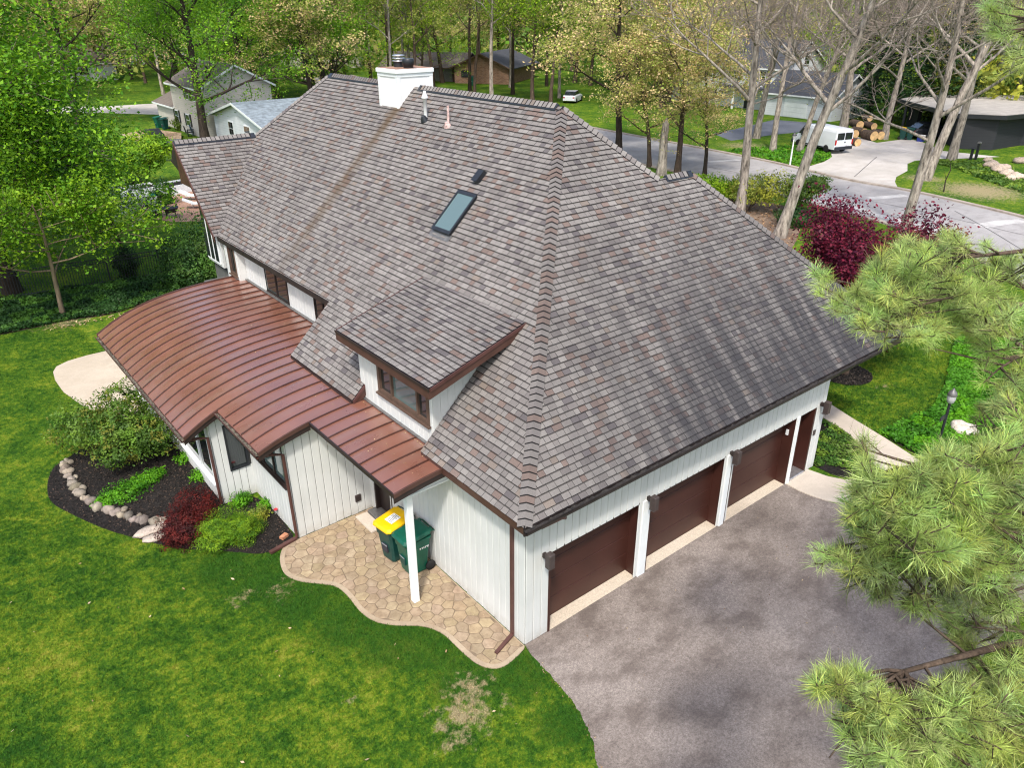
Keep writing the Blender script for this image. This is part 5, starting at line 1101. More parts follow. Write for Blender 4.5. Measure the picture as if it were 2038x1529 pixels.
plant_tree('oak_tree', oak[1], 'slim oak with tan leaves beside the pale broken trunk', Vector((41.5, 33.6, 0)), 3.0, 0.62, 'oaks along the near kerb')
sn = thing('tree_snag', 'pale barkless broken trunk standing behind the roof hip', 'tree stump', G(1316, 348))
MB().tube([(0, 0, -0.1), (0.02, 0, 1.2), (0.0, 0.04, 2.6), (0.08, 0.02, 3.9)], [0.46, 0.34, 0.31, 0.25], 12).tube([(0.08, 0.02, 3.85), (0.14, 0.0, 4.3)], [0.16, 0.03], 7).build('trunk', MT['bark_grey'], sn)
# left background
plant_tree('maple_tree', grn[0], 'tall maple with thick dark trunk beside the beige house', G(410, 286), 0.0, (1.0, 1.0, 1.05), 'green maples behind the house')
plant_tree('maple_tree', grn[1], 'green maple shading the pale blue roof', Vector((28.0, 86.0, 0)), 1.0, 1.0, 'green maples behind the house')
plant_tree('maple_tree', grn[0], 'green maple behind the far roof ridge', Vector((34.0, 76.0, 0)), 2.4, 0.95, 'green maples behind the house')
plant_tree('forked_tree', oak[2], 'dark forked tree with tan leaves beyond the dense maple', Vector((10.5, 88.0, 0)), 0.5, 1.25, 'oaks in the left background')
plant_tree('oak_tree', pole[1], 'leaning grey-trunked tree on the lawn left of the beige house', G(326, 188), 0.2, 0.9, 'grey-trunked trees by the side street')
plant_tree('oak_tree', pole[0], 'brown-trunked tree on the lawn beyond the side street', G(290, 165), 1.2, 0.9, 'grey-trunked trees by the side street')
plant_tree('oak_tree', pole[2], 'dark-trunked tree on the far lawn near a white house', G(235, 152), 2.2, 0.95, 'grey-trunked trees by the side street')
for k, (x, y, tr_) in enumerate(((44, 78, pole[1]), (49, 92, pole[0]), (55, 96, pole[2]), (60, 101, pole[1]), (64, 99, pole[0]), (66, 92, pole[2]), (61, 84, pole[0]), (58, 76, pole[1]), (68, 84, pole[2]), (63, 70, pole[0]), (70, 76, pole[1]), (40, 88, lime[0]), (36, 97, lime[1]), (52, 84, lime[0]), (46, 104, pole[2]), (54, 112, pole[0]), (74, 92, pole[1]))):
    plant_tree('woodland_tree', tr_, 'tall straight trunk with thin spring leaves between house ridge and brick house', (x, y, 0), k * 1.7, 0.85 + 0.25 * ((k * 37) % 10) / 10, 'tall trees between the ridge and the brick house')
rb = random.Random(99); far_sp = []
def ok(p, dmin):
    return all((p[0] - q[0]) ** 2 + (p[1] - q[1]) ** 2 > dmin ** 2 for q in far_sp)
tries = 0
while len(far_sp) < 105 and tries < 9000:
    tries += 1; px = rb.uniform(-60, 2100); d_ = rb.uniform(92, 215); base = D(px, 100, 1.0) - CAM; hd = Vector((base.x, base.y)).normalized(); p = (CAM.x + hd.x * d_, CAM.y + hd.y * d_)
    if px < 420 and d_ < 120: continue
    if 1340 < px and d_ < 104: continue
    if 850 < px < 1050 and d_ < 128: continue
    if not ok(p, 5.0): continue
    far_sp.append(p); s_ = rb.uniform(0.85, 1.25)
    kind = rb.choice(('g', 'l', 'p', 'p', 'o')) if px < 700 else (rb.choice(('p', 'p', 'o', 'l', 'o')) if px < 1350 else rb.choice(('p', 'o', 'b', 'b', 'l')))
    ms = {'g': grn[rb.randrange(2)], 'l': lime[rb.randrange(2)], 'p': pole[rb.randrange(3)], 'o': oak[rb.randrange(3)], 'b': (b1, b3)[rb.randrange(2)]}[kind]
    lab = {'g': 'full green tree in the woods far behind the houses', 'l': 'lime-leaved tree in the woods far behind the houses', 'p': 'tall thin-crowned tree in the woods far behind the houses', 'o': 'tan-leaved tree in the woods far behind the houses', 'b': 'leafless tree in the woods far behind the houses'}[kind]
    plant_tree('woodland_tree', ms, lab, (*p, 0), rb.uniform(0, 6.28), s_, {'g': 'full green trees far behind', 'l': 'lime trees far behind', 'p': 'thin-crowned trees far behind', 'o': 'tan-leaved trees far behind', 'b': 'leafless trees far behind'}[kind])
# understorey and the wood beyond, a mass nobody could count
def far_woods():
    n = 70000; px = nr.uniform(-250, 2300, n); d_ = nr.uniform(150, 330, n); z = nr.uniform(0, 1, n) ** 1.3 * 22
    a = np.array([math.atan2(*(lambda b: (b.x, b.y))(D(float(q), 100, 1.0) - CAM)) for q in np.linspace(-250, 2300, 200)]); ang = np.interp(px, np.linspace(-250, 2300, 200), a)
    x = CAM.x + np.sin(ang) * d_; y = CAM.y + np.cos(ang) * d_; c = np.column_stack([x, y, z])
    c = np.repeat(c[::12], 12, 0)[:n] + nr.normal(size=(n // 12 * 12 if n % 12 == 0 else len(np.repeat(c[::12], 12, 0)[:n]), 3)) * np.array([1.3, 1.3, 0.8]); c[:, 2] = np.abs(c[:, 2])
    v, f = diamonds(c, nr.normal(size=(len(c), 3)) + np.array([-.3, -.4, .5]), nr.uniform(0.7, 1.5, len(c)), 0.7)
    k = np.repeat(nr.integers(0, 6, len(c) // 12 + 1), 12)[:len(c)]; pal = np.array([(1, 1, 1), (0.6, 0.7, 0.5), (1.3, 1.2, 1.3), (0.35, 0.6, 0.4), (0.9, 0.75, 1.2), (0.4, 0.75, 0.3)])
    return link('distant_woods', npmesh('distant_woods', v, f, pal[k] * nr.uniform(0.8, 1.2, (len(c), 1))), MT['leaf_olive'], None, label='hazy spring woodland filling the far background', cat='woods', kind='stuff')
far_woods()
# evergreens near the black house and a green bank behind it
ev = thing('evergreen_tree', 'dark evergreen between white house wing and black house', 'tree', (81, 33.5, 0))
wd = MB().tube([(0, 0, 0), (0, 0, 13)], [0.3, 0.05], 8).build('trunk', MT['bark_dark'], ev)
k = 9000; zz = nr.uniform(1.5, 14, k); rr = (14.5 - zz) * 0.34 * nr.uniform(0.3, 1, k) ** 0.5 + 0.4; aa = nr.uniform(0, 6.28, k); lay = np.round(zz / 0.8) * 0.8
v, f = diamonds(np.column_stack([rr * np.cos(aa), rr * np.sin(aa), lay + nr.normal(size=k) * 0.15 - rr * 0.15]), nr.normal(size=(k, 3)) * 0.4 + np.array([0, 0, 1.0]), nr.uniform(0.25, 0.6, k), 0.35); em = npmesh('crown', v, f, tints(k, [(1, 1, 1), (1.7, 1.6, 1.2), (0.5, 0.6, 0.6)])); em.materials.append(MT['needle_dark']); link('crown', em, None, ev)
copy_tree(ev, (84, 29.5, 0), 1.0, 0.95, 'dark evergreen standing close behind the black house', None); copy_tree(ev, (87, 39, 0), 2.0, 1.05, 'dark evergreen behind the white house wing', None)
bush('hedge_bank', 'bright green bank of shrubs behind the black house', (88, 22, 0), [(0, 0, 4, 5, 7, 5), (4, -9, 4, 5, 6, 5), (-1, 8, 3, 3, 4, 4), (6, -18, 4, 6, 7, 6)], 9000, 0.7, 'leaf_olive', GREENS, 6, 'hedge')
# street-side shrubs beyond the roof
for k, (loc, bl, m_, s_, lab, st) in enumerate((((35.5, 23.5, 0), [(0, 0, 0.9, 1.6, 1.8, 0.9), (1.2, -1.5, 0.8, 1.1, 1.2, 0.8)], 'leaf_lime', 0.17, 'lime-green upright shrubs beyond the roof hip by the street', 5), ((35.3, 19.6, 0), [(0, 0, 1.4, 1.7, 1.6, 1.1), (0.6, -1.2, 1.6, 1.4, 1.4, 1.0)], 'leaf_olive', 0.15, 'airy olive-leaved shrub between the two grey trunks', 7), ((37.2, 17.2, 0), [(0, 0, 1.5, 1.3, 1.2, 0.9), (0.8, -0.6, 1.8, 0.9, 0.9, 0.6)], 'leaf_mid', 0.15, 'loose green shrub at the near kerb', 7), ((34.4, 15.6, 0), [(0, 0, 0.5, 1.2, 1.3, 0.6)], 'leaf_dark', 0.13, 'low dark rounded shrub by the leaning grey trunk', 0))):
    bush('street_shrub', lab, loc, bl, 4200, s_, m_, GREENS, st, group='shrubs by the near kerb', inner=0.3)
bush('foundation_bush', 'round brown-green bush at the foot of the beige house', G(366, 258), [(0, 0, 0.7, 1.1, 1.1, 0.9)], 1500, 0.22, 'leaf_mid', [(1, .8, .8), (0.6, .5, .5), (1.3, 1.1, .8)], 0)
bush('yard_tree_bush', 'bright green small tree in the yard left of the gable', (7.2, 52, 0), [(0, 0, 2.6, 2.2, 2.2, 1.3), (-1.4, 0.5, 2.3, 1.5, 1.5, 1.0), (1, -.8, 3, 1.3, 1.3, .8)], 5200, 0.24, 'leaf_lime', MAPLE, 8, 'tree', inner=0.3)
bush('yard_shrub', 'dark green shrub by the fire bowl on the brick patio', (6.6, 45.8, 0), [(0, 0, 0.8, 0.7, 0.7, 0.9)], 1500, 0.16, 'leaf_dark', GREENS, 3)
# ---- the white pine in the right foreground
pine = thing('pine_tree', 'white pine with long pale needles reaching over the driveway', 'tree', (2.6, -9.6, 0))
PB = Vector((2.6, -9.6, 0)); qp = random.Random(8)
MB().tube([(0, 0, -0.2), (0.05, 0, 4), (0, 0.08, 8), (0.05, 0, 12), (0, 0, 17)], [0.34, 0.28, 0.22, 0.15, 0.03], 12).build('trunk', MT['bark'], pine)
def tuft_np(n=64, L=0.14, t0=0.15, t1=1.75, sag=0.0, zl=0.075, w2=0.0016):
    """one shoot tip: needles fanning out around +Z"""
    th = nr.uniform(t0, t1, n); ph = nr.uniform(0, 6.283, n); l = L * nr.uniform(0.75, 1.15, n); z0 = nr.uniform(-zl, 0.02, n)
    d = np.column_stack([np.sin(th) * np.cos(ph), np.sin(th) * np.sin(ph), np.cos(th)]); base = np.column_stack([np.zeros(n), np.zeros(n), z0])
    tip = base + d * l[:, None] + nr.normal(size=(n, 3)) * 0.012 - np.array([0, 0, sag]); side = np.cross(d, nr.normal(size=(n, 3))); side /= np.linalg.norm(side, axis=1, keepdims=True)
    mid = base + d * (l * 0.5)[:, None]
    return np.stack([base, mid + side * w2, tip, mid - side * w2], 1)                                              # (n,4,3)
TUF = [tuft_np(84), tuft_np(70, 0.15), tuft_np(60, 0.13, 0.1, 1.0), tuft_np(90, 0.12, 0.3, 1.6, 0.02, 0.16), tuft_np(52, 0.15, 0.15, 1.2, 0.035), tuft_np(100, 0.11, 0.2, 1.9, 0.0, 0.12)]
TUL = [tuft_np(26, 0.15, 0.15, 1.5, 0, 0.1, 0.003), tuft_np(24, 0.14, 0.2, 1.7, 0.02, 0.1, 0.003)]
PINE_OK = [[(1612, 540), (1640, 530), (1690, 590), (1720, 555), (1740, 515), (1800, 475), (1850, 485), (1868, 520), (1880, 460), (1905, 465), (1925, 500), (1960, 470), (1990, 515), (2200, 480), (2200, 900), (1985, 905), (1945, 880), (1932, 770), (1955, 705), (1900, 655), (1860, 690), (1800, 740), (1755, 730), (1700, 690), (1670, 635), (1628, 585)],
    [(1690, 1050), (1678, 1010), (1712, 960), (1700, 900), (1722, 865), (1748, 955), (1800, 945), (1850, 915), (1880, 895), (2200, 860), (2200, 1330), (1960, 1340), (1900, 1310), (1850, 1240), (1780, 1205), (1700, 1175), (1615, 1135), (1615, 1078), (1660, 1085), (1735, 1105)],
    [(1605, 1360), (1650, 1338), (1705, 1332), (1745, 1370), (1800, 1390), (1850, 1380), (1900, 1340), (1960, 1322), (2200, 1310), (2200, 1600), (1690, 1600), (1680, 1480), (1655, 1420)], [(1930, -60), (2200, -60), (2200, 180), (2000, 170), (1950, 80)]]
def pine_ok(p):
    x, y, z = PX(Vector(p) + PB); return z < 0.3 or x > 2050 or y > 1540 or y < -15 or any(inside((x, y), q) for q in PINE_OK)
class Bough:
    def __init__(b): b.limb = MB(); b.V, b.F, b.C, b.nb = [], [], [], 0
    def tuft(b, p, d_, dark, lite):
        a = d_.orthogonal().normalized(); c_ = d_.cross(a); Mx = np.array([[*a], [*c_], [*d_]]); T = (TUL if lite else TUF)[qp.randrange(2 if lite else 6)] * qp.uniform(0.62, 1.2); W_ = T @ Mx + np.array(p)
        n = len(T); b.V.append(W_.reshape(-1, 3)); b.F.append(np.arange(4 * n).reshape(-1, 4) + b.nb); b.nb += 4 * n; k_ = qp.uniform(0.6, 1.3) * (0.5 if dark else 1.0); hue = qp.uniform(0.75, 1.08)
        b.C.append(nr.uniform(0.55, 1.4, (n, 1)) * np.array([[k_ * hue, k_, k_ * qp.uniform(0.6, 1.1)]]))
        if not lite: b.limb.tube([p, p + d_ * 0.03], [0.006, 0.003], 4, cap=False)
    def twigs(b, pts, spread, ntw, nt, dark=False, f0=0.3, lite=False):
        k = len(pts) - 1; ax = (pts[-1] - pts[0]).normalized(); sv = ax.cross(Vector((0, 0, 1))).normalized()
        if pine_ok(pts[-1]): b.tuft(pts[-1], ax, dark, lite)
        for i in range(ntw):
            f_ = min(f0 + (1 - f0) * (i + qp.random()) / ntw, 0.999); j = int(f_ * k); o = pts[j].lerp(pts[j + 1], f_ * k - j); sg = 1 if i % 2 else -1
            d_ = (ax * qp.uniform(0.3, 0.9) + sv * sg * qp.uniform(0.5, 1.0) + Vector((0, 0, qp.uniform(-0.15, 0.35)))).normalized(); L_ = spread * (1.15 - 0.6 * f_) * qp.uniform(0.6, 1.1); e = o + d_ * L_ + Vector((0, 0, 0.05))
            if not pine_ok(e):
                e = o + d_ * L_ * 0.35
                if not pine_ok(e): continue
            b.limb.tube([o, o.lerp(e, 0.5), e], [0.012, 0.009, 0.005], 4, cap=False); b.tuft(e, d_, dark, lite)
            for _ in range(nt):
                c = o.lerp(e, qp.uniform(0.3, 1.0)); d2_ = (d_ * 0.7 + Vector((qp.uniform(-1, 1), qp.uniform(-1, 1), qp.uniform(-0.2, 0.9))) * 0.7).normalized(); e2 = c + d2_ * qp.uniform(0.08, 0.22)
                if not pine_ok(e2): continue
                b.limb.tube([c, e2], [0.006, 0.004], 3, cap=False); b.tuft(e2, (d2_ + Vector((0, 0, 0.5))).normalized(), dark, lite)
    def build(b):
        br = b.limb.build('branch', MT['bark'], pine)
        if b.V: m_ = npmesh('needles', np.concatenate(b.V), np.concatenate(b.F), np.concatenate(b.C)); m_.materials.append(MT['needle']); link('needles', m_, None, br, kind='stuff')
def curve(a, e, rise): md = a.lerp(e, 0.5) + Vector((0, 0, rise)); return [a, a.lerp(md, 0.5) + Vector((0, 0, rise * .4)), md, md.lerp(e, 0.5) + Vector((0, 0, rise * .4)), e]
MAIN = []                                                            # the limbs that carry the boughs in view
for (x, y, d_, h0, rise) in ((1665, 600, 7.6, 9.0, .25), (1850, 520, 7.3, 9.7, .3), (1950, 720, 6.8, 9.3, .2), (1700, 985, 5.0, 8.0, .5), (1650, 1105, 5.2, 7.4, .2), (1830, 990, 4.9, 8.3, .5), (1645, 1378, 4.7, 6.0, .3), (1770, 1500, 4.7, 5.6, .3), (1940, 865, 8.2, 7.6, .2), (2000, 70, 7.5, 12.6, .2), (1980, 1190, 5.2, 7.2, .3)):
    e = D(x, y, d_) - PB; bo = Bough(); pts = curve(Vector((0, 0, h0)), e, rise); bo.limb.tube(pts, [0.075, 0.06, 0.045, 0.028, 0.008], 7); bo.twigs(pts, 0.7, 13, 4, y == 865, 0.3); MAIN.append((bo, pts))
def side_bough(tgt, spread, ntw, nt, dark):
    t_ = Vector(tgt) - PB; best = None
    for bo, pts in MAIN:
        for q in range(6, 19):
            f_ = q / 20 * 4; j = int(f_); p = pts[j].lerp(pts[j + 1], f_ - j); l = (p - t_).length + 0.25 * (1 - q / 20)
            if best is None or l < best[0]: best = (l, bo, p)
    _, bo, p = best; pts = curve(p, t_, 0.05); bo.limb.tube(pts, [0.015, 0.013, 0.011, 0.008, 0.005], 5, cap=False); bo.twigs(pts, spread, ntw, nt, dark, 0.15)
for (x, y, d_, h0, sp, ntw, nt, dk_) in (
    (1645, 560, 7.6, 9.4, 0.7, 12, 5, 0), (1700, 640, 7.0, 9.3, 0.9, 16, 6, 0), (1760, 560, 7.2, 9.7, 0.9, 16, 6, 0), (1840, 500, 7.4, 10.0, 0.8, 14, 5, 0), (1760, 680, 6.4, 9.2, 0.8, 16, 6, 0), (1830, 610, 6.6, 9.6, 0.9, 16, 6, 0), (1900, 530, 7.4, 10.2, 0.8, 14, 5, 0), (1920, 640, 6.6, 9.8, 0.8, 14, 5, 0), (1990, 560, 7.2, 10.2, 0.8, 12, 5, 0), (1960, 760, 6.4, 9.6, 0.7, 12, 5, 0), (1930, 850, 8.4, 8.2, 0.9, 12, 5, 1), (2010, 800, 8.0, 8.4, 0.9, 12, 5, 1),
    (1700, 960, 4.9, 9.6, 0.55, 14, 6, 0), (1690, 1030, 4.7, 9.3, 0.5, 14, 6, 0), (1760, 950, 4.8, 9.8, 0.6, 16, 6, 0), (1640, 1100, 5.2, 8.8, 0.45, 12, 5, 0), (1750, 1060, 4.6, 9.4, 0.6, 16, 6, 0), (1830, 980, 4.7, 9.8, 0.6, 16, 6, 0), (1820, 1100, 4.8, 9.2, 0.6, 16, 6, 0), (1720, 1140, 5.4, 8.6, 0.5, 12, 5, 1), (1900, 940, 4.8, 10.0, 0.6, 14, 6, 0), (1930, 1060, 4.7, 9.5, 0.6, 14, 6, 0), (1880, 1160, 5.4, 8.8, 0.6, 14, 5, 1), (1990, 1150, 5.0, 9.0, 0.6, 14, 5, 0), (1960, 1240, 5.8, 8.4, 0.6, 12, 5, 1), (2000, 980, 4.6, 10.0, 0.6, 12, 5, 0),
    (1635, 1370, 4.7, 8.7, 0.45, 10, 5, 0), (1700, 1420, 4.6, 8.6, 0.5, 14, 5, 0), (1720, 1480, 4.5, 8.4, 0.5, 12, 5, 0), (1810, 1430, 4.7, 8.5, 0.55, 14, 5, 0), (1860, 1500, 4.5, 8.3, 0.55, 14, 5, 0), (1930, 1430, 4.8, 8.5, 0.6, 14, 5, 0), (1960, 1370, 5.4, 8.3, 0.6, 12, 5, 1), (1990, 1500, 4.6, 8.3, 0.55, 12, 5, 0), (1650, 1510, 4.8, 8.3, 0.4, 8, 4, 0),
    (2000, 60, 7.5, 13.2, 0.8, 10, 5, 0), (2025, 140, 7.5, 12.6, 0.6, 8, 5, 0)):
    side_bough(D(x, y, d_), sp, max(6, int(ntw * 0.62)), nt - 1, dk_)
for k in range(33):
    x, y, d_ = [(1740 + 270 * qp.random(), 920 + 250 * qp.random(), 4.7 + 1.6 * qp.random()), (1700 + 320 * qp.random(), 520 + 150 * qp.random(), 6.4 + 1.5 * qp.random()), (1740 + 280 * qp.random(), 1400 + 130 * qp.random(), 4.7 + 1.0 * qp.random())][k % 3]
    p = D(x, y, d_)
    if pine_ok(p - PB): side_bough(p, 0.55, 8, 4, k % 5 == 0)
for bo, pts in MAIN: bo.build()
# the rest of the tree, all round the trunk
for k in range(46):
    h = 3.2 + k * 0.27; a = k * 2.39996; L_ = 3.9 * (1.12 - h / 18.0) * qp.uniform(0.75, 1.1); pts = curve(Vector((0, 0, h)), Vector((math.cos(a) * L_, math.sin(a) * L_, h + 0.35)), 0.1)
    if not all(pine_ok(pts[q].lerp(pts[q + 1], f_)) for q in range(1, 4) for f_ in (0.0, 0.5, 1.0)): continue
    bo = Bough(); bo.limb.tube(pts, [0.05, 0.04, 0.03, 0.018, 0.006], 6); bo.twigs(pts, 1.0, 22, 4, False, 0.25, True); bo.build()
# ================================================================== THINGS ROUND THE HOUSE
def XP(px, py, x):
    r = _fw + _rt * ((px - 1019) / FPX) - _up * ((py - 764.5) / FPX); return CAM + r * ((x - CAM.x) / r.x)
MT['bin_green'] = simple('green_plastic', (0.004, 0.085, 0.052), 0.38, 0.15, 5, space='object', bmp=0.05); MT['bin_dark'] = simple('dark_green_plastic', (0.006, 0.05, 0.042), 0.4, 0.15, 5, space='object')
MT['bin_yellow'] = simple('yellow_plastic', (0.80, 0.47, 0.004), 0.35, 0.08, 5, space='object'); MT['tyre'] = simple('black_rubber', (0.012, 0.012, 0.012), 0.8, 0.2, 20)
MT['sticker'] = simple('white_sticker', (0.8, 0.8, 0.78), 0.5, 0.03); MT['ink'] = simple('dark_ink', (0.03, 0.03, 0.04), 0.6)
def wheelie(name, label, loc, rz, body, lid, logo=False, sticker=False, group='wheeled rubbish bins by the porch post', sc=1.0):
    """front faces local -x, axle at +x"""
    t = thing(name, label, 'bin', loc, rz, group); t.scale = (sc, sc, sc)
    def ring(x0, x1, hw, z, c=0.05): return [(x0, -hw + c, z), (x0 + c, -hw, z), (x1 - c, -hw, z), (x1, -hw + c, z), (x1, hw - c, z), (x1 - c, hw, z), (x0 + c, hw, z), (x0, hw - c, z)]
    rings = [ring(-0.26, 0.20, 0.22, 0.03), ring(-0.27, 0.22, 0.225, 0.08), ring(-0.33, 0.28, 0.27, 0.74), ring(-0.35, 0.29, 0.285, 0.76), ring(-0.37, 0.31, 0.295, 0.95), ring(-0.40, 0.33, 0.315, 0.96), ring(-0.40, 0.33, 0.315, 1.0)]
    pts = sum(rings, []); fs = [tuple(range(7, -1, -1))] + [(8*k+i, 8*k+(i+1)%8, 8*k+8+(i+1)%8, 8*k+8+i) for k in range(len(rings)-1) for i in range(8)] + [tuple(range(48, 56))]
    MB().faces(pts, fs).build('body', MT[body], t)
    lr = [ring(-0.43, 0.33, 0.335, 0.995, 0.07), ring(-0.43, 0.33, 0.335, 1.03, 0.07), ring(-0.38, 0.31, 0.29, 1.07, 0.07), ring(-0.30, 0.26, 0.22, 1.085, 0.05)]
    lr = [[(x, y, z + 0.10 * (x + 0.43) / 0.76) for x, y, z in r_] for r_ in lr]; pts = sum(lr, [])
    ld = MB().faces(pts, [tuple(range(7, -1, -1))] + [(8*k+i, 8*k+(i+1)%8, 8*k+8+(i+1)%8, 8*k+8+i) for k in range(3) for i in range(8)] + [tuple(range(24, 32))]).build('lid', MT[lid], t)
    MB().tube([(0.32, -0.26, 1.10), (0.42, -0.26, 1.08), (0.42, 0.26, 1.08), (0.32, 0.26, 1.10)], 0.016, 6).build('handle', MT[body], t)
    for s in (-1, 1):
        MB().lathe([(0.03, -0.025), (0.125, -0.025), (0.13, 0), (0.125, 0.025), (0.03, 0.025)], 16, M=Matrix.Translation((0.26, s * 0.27, 0.13)) @ Matrix.Rotation(R(90), 4, 'X')).build('wheel', MT['tyre'], t)
        MB().box((0.30, s * 0.22 - 0.035, 1.075), (0.36, s * 0.22 + 0.035, 1.16)).build('hinge', MT[body], t)
    MB().tube([(0.26, -0.24, 0.13), (0.26, 0.24, 0.13)], 0.014, 6).build('axle', MT['black_metal'], t)
    MB().box((-0.338, -0.10, 0.30), (-0.285, 0.10, 0.52)).build('front_recess', MT['ink'] if body == 'bin_dark' else MT['bin_dark'], t)
    MB().tube([(-0.335, -0.10, 0.50), (-0.335, 0.10, 0.50)], 0.014, 6).build('lift_bar', MT['bare_steel'], t)
    if sticker:
        def lidz(x): return 1.088 + 0.10 * (x + 0.43) / 0.76
        x0, x1, y0, y1 = -0.20, 0.09, -0.17, 0.10
        st = MB().poly([(x0, y0, lidz(x0) + 0.003), (x1, y0, lidz(x1) + 0.003), (x1, y1, lidz(x1) + 0.003), (x0, y1, lidz(x0) + 0.003)]).build('sticker', MT['sticker'], t)
        for k in range(7):
            xx = x0 + 0.035 + k * 0.036; a_, b_ = y0 + 0.04 + 0.03 * (k % 2), y1 - 0.03 - 0.05 * (k % 3 == 0)
            MB().poly([(xx, a_, lidz(xx) + 0.005), (xx + 0.014, a_, lidz(xx) + 0.0055), (xx + 0.014, b_, lidz(xx) + 0.0055), (xx, b_, lidz(xx) + 0.005)]).build('print_line', MT['ink'], st)
    if logo:
        cu = bpy.data.curves.new('logo', 'FONT'); cu.body = 'WM'; cu.size = 0.15; cu.shear = 0.3; cu.extrude = 0.001; cu.offset = 0.004; cu.align_x = 'CENTER'
        tmp = bpy.data.objects.new('tmp', cu); col.objects.link(tmp); bpy.context.view_layer.update()
        me = bpy.data.meshes.new_from_object(tmp.evaluated_get(bpy.context.evaluated_depsgraph_get())); bpy.data.objects.remove(tmp)
        o = link('logo', me, MT['sticker'], t); o.matrix_local = Matrix.Translation((0.09, -0.276, 0.70)) @ Matrix.Rotation(R(94), 4, 'X')
    return t
wheelie('wheeled_bin', 'green wheeled bin with green lid behind the white porch post', (-0.47, 3.52, 0.03), 0.0, 'bin_green', 'bin_green', logo=True)
wheelie('wheeled_bin', 'green wheeled bin with yellow lid and white sticker on the patio', (-0.56, 4.22, 0.03), 0.12, 'bin_dark', 'bin_yellow', sticker=True)
MT['mat_brown'] = simple('door_mat', (0.16, 0.12, 0.085), 0.9, 0.3, 30)
MB().box((-0.62, 5.35, 0.036), (-0.28, 6.2, 0.075)).build('porch_step', MT['concrete'], None, label='low stone step before the brown porch door', cat='step')
hb = thing('hose_tap', 'red hose tap low on the white nook wall', 'tap', (-2.15, 7.56, 0.12)); MT['red'] = simple('red_paint', (0.45, 0.03, 0.04), 0.4)
MB().tube([(0, 0, 0.1), (-0.07, 0, 0.1), (-0.08, 0, 0.02)], 0.015, 6).build('pipe', MT['bare_steel'], hb); MB().lathe([(0.05, 0), (0.06, 0.015), (0.05, 0.03)], 10, M=Matrix.Translation((-0.05, 0, 0.13))).build('handwheel', MT['red'], hb)
# near post lamp
lm_ = thing('post_lamp', 'black post lamp with frosted globe in ground cover', 'lamp', (15.2, -1.7, 0)); MT['globe'] = glass_mat('lamp_globe', (0.42, 0.43, 0.43), 0.12)
MB().tube([(0, 0, 0), (0, 0, 1.38)], 0.04, 10).lathe([(0.09, 0), (0.08, 0.06), (0.045, 0.1)], 12).build('post', MT['black_metal'], lm_)
MB().lathe([(0.05, 1.36), (0.10, 1.40), (0.13, 1.52), (0.12, 1.62)], 14).build('globe', MT['globe'], lm_)
MB().lathe([(0.13, 1.62), (0.14, 1.64), (0.11, 1.74), (0.05, 1.80), (0.02, 1.86)], 14).build('cap', MT['flash'], lm_)
MB().box((-0.40, -0.015, 0.86), (-0.05, 0.015, 1.0)).build('number_plate', MT['black_metal'], lm_)
MT['yellow'] = None
# street lamp across the road
sl = thing('street_lamp', 'white post lamp with black lantern across the street', 'lamp', (50.6, 26.4, 0))
MB().tube([(0, 0, 0), (0, 0, 2.2)], [0.07, 0.05], 10).build('post', MT['white'], sl); MB().lathe([(0.08, 2.18), (0.15, 2.42), (0.15, 2.46)], 6, smooth=False).build('glass', MT['globe'], sl); MB().lathe([(0.2, 2.46), (0.19, 2.5), (0.05, 2.66), (0.02, 2.74)], 6, smooth=False).build('cap', MT['black_metal'], sl)
# black picket fences: every picket a part
def fence(label, a, b, h, step=0.115, group='black metal picket fences', every=20):
    a, b = Vector((*a, 0)), Vector((*b, 0)); d = b - a; L_ = d.length; rz = math.atan2(d.y, d.x); f_ = thing('picket_fence', label, 'fence', a, rz, group)
    pm = MB().box((-0.012, -0.012, 0.05), (0.012, 0.012, h)).mesh('picket'); pm.materials.append(MT['black_metal']); qm = MB().box((-0.035, -0.035, 0), (0.035, 0.035, h + 0.06)).lathe([(0.05, h + 0.06), (0.02, h + 0.1)], 4).mesh('post'); qm.materials.append(MT['black_metal'])
    n = int(L_ / step)
    for i in range(n + 1):
        o = link('post' if i % every == 0 else 'picket', qm if i % every == 0 else pm, None, f_); o.location = (i * step, 0, 0)
    for z in (0.14, h - 0.22, h - 0.04): MB().box((0, -0.016, z - 0.018), (L_, 0.016, z + 0.018)).build('rail', MT['black_metal'], f_)
fence('black metal picket fence along the ivy bed behind the maple', (-12.0, 32.0), (4.2, 29.9), 1.32)
fence('black metal picket fence far back by the low stone terrace', (2.0, 65.0), (17.0, 59.5), 1.4)
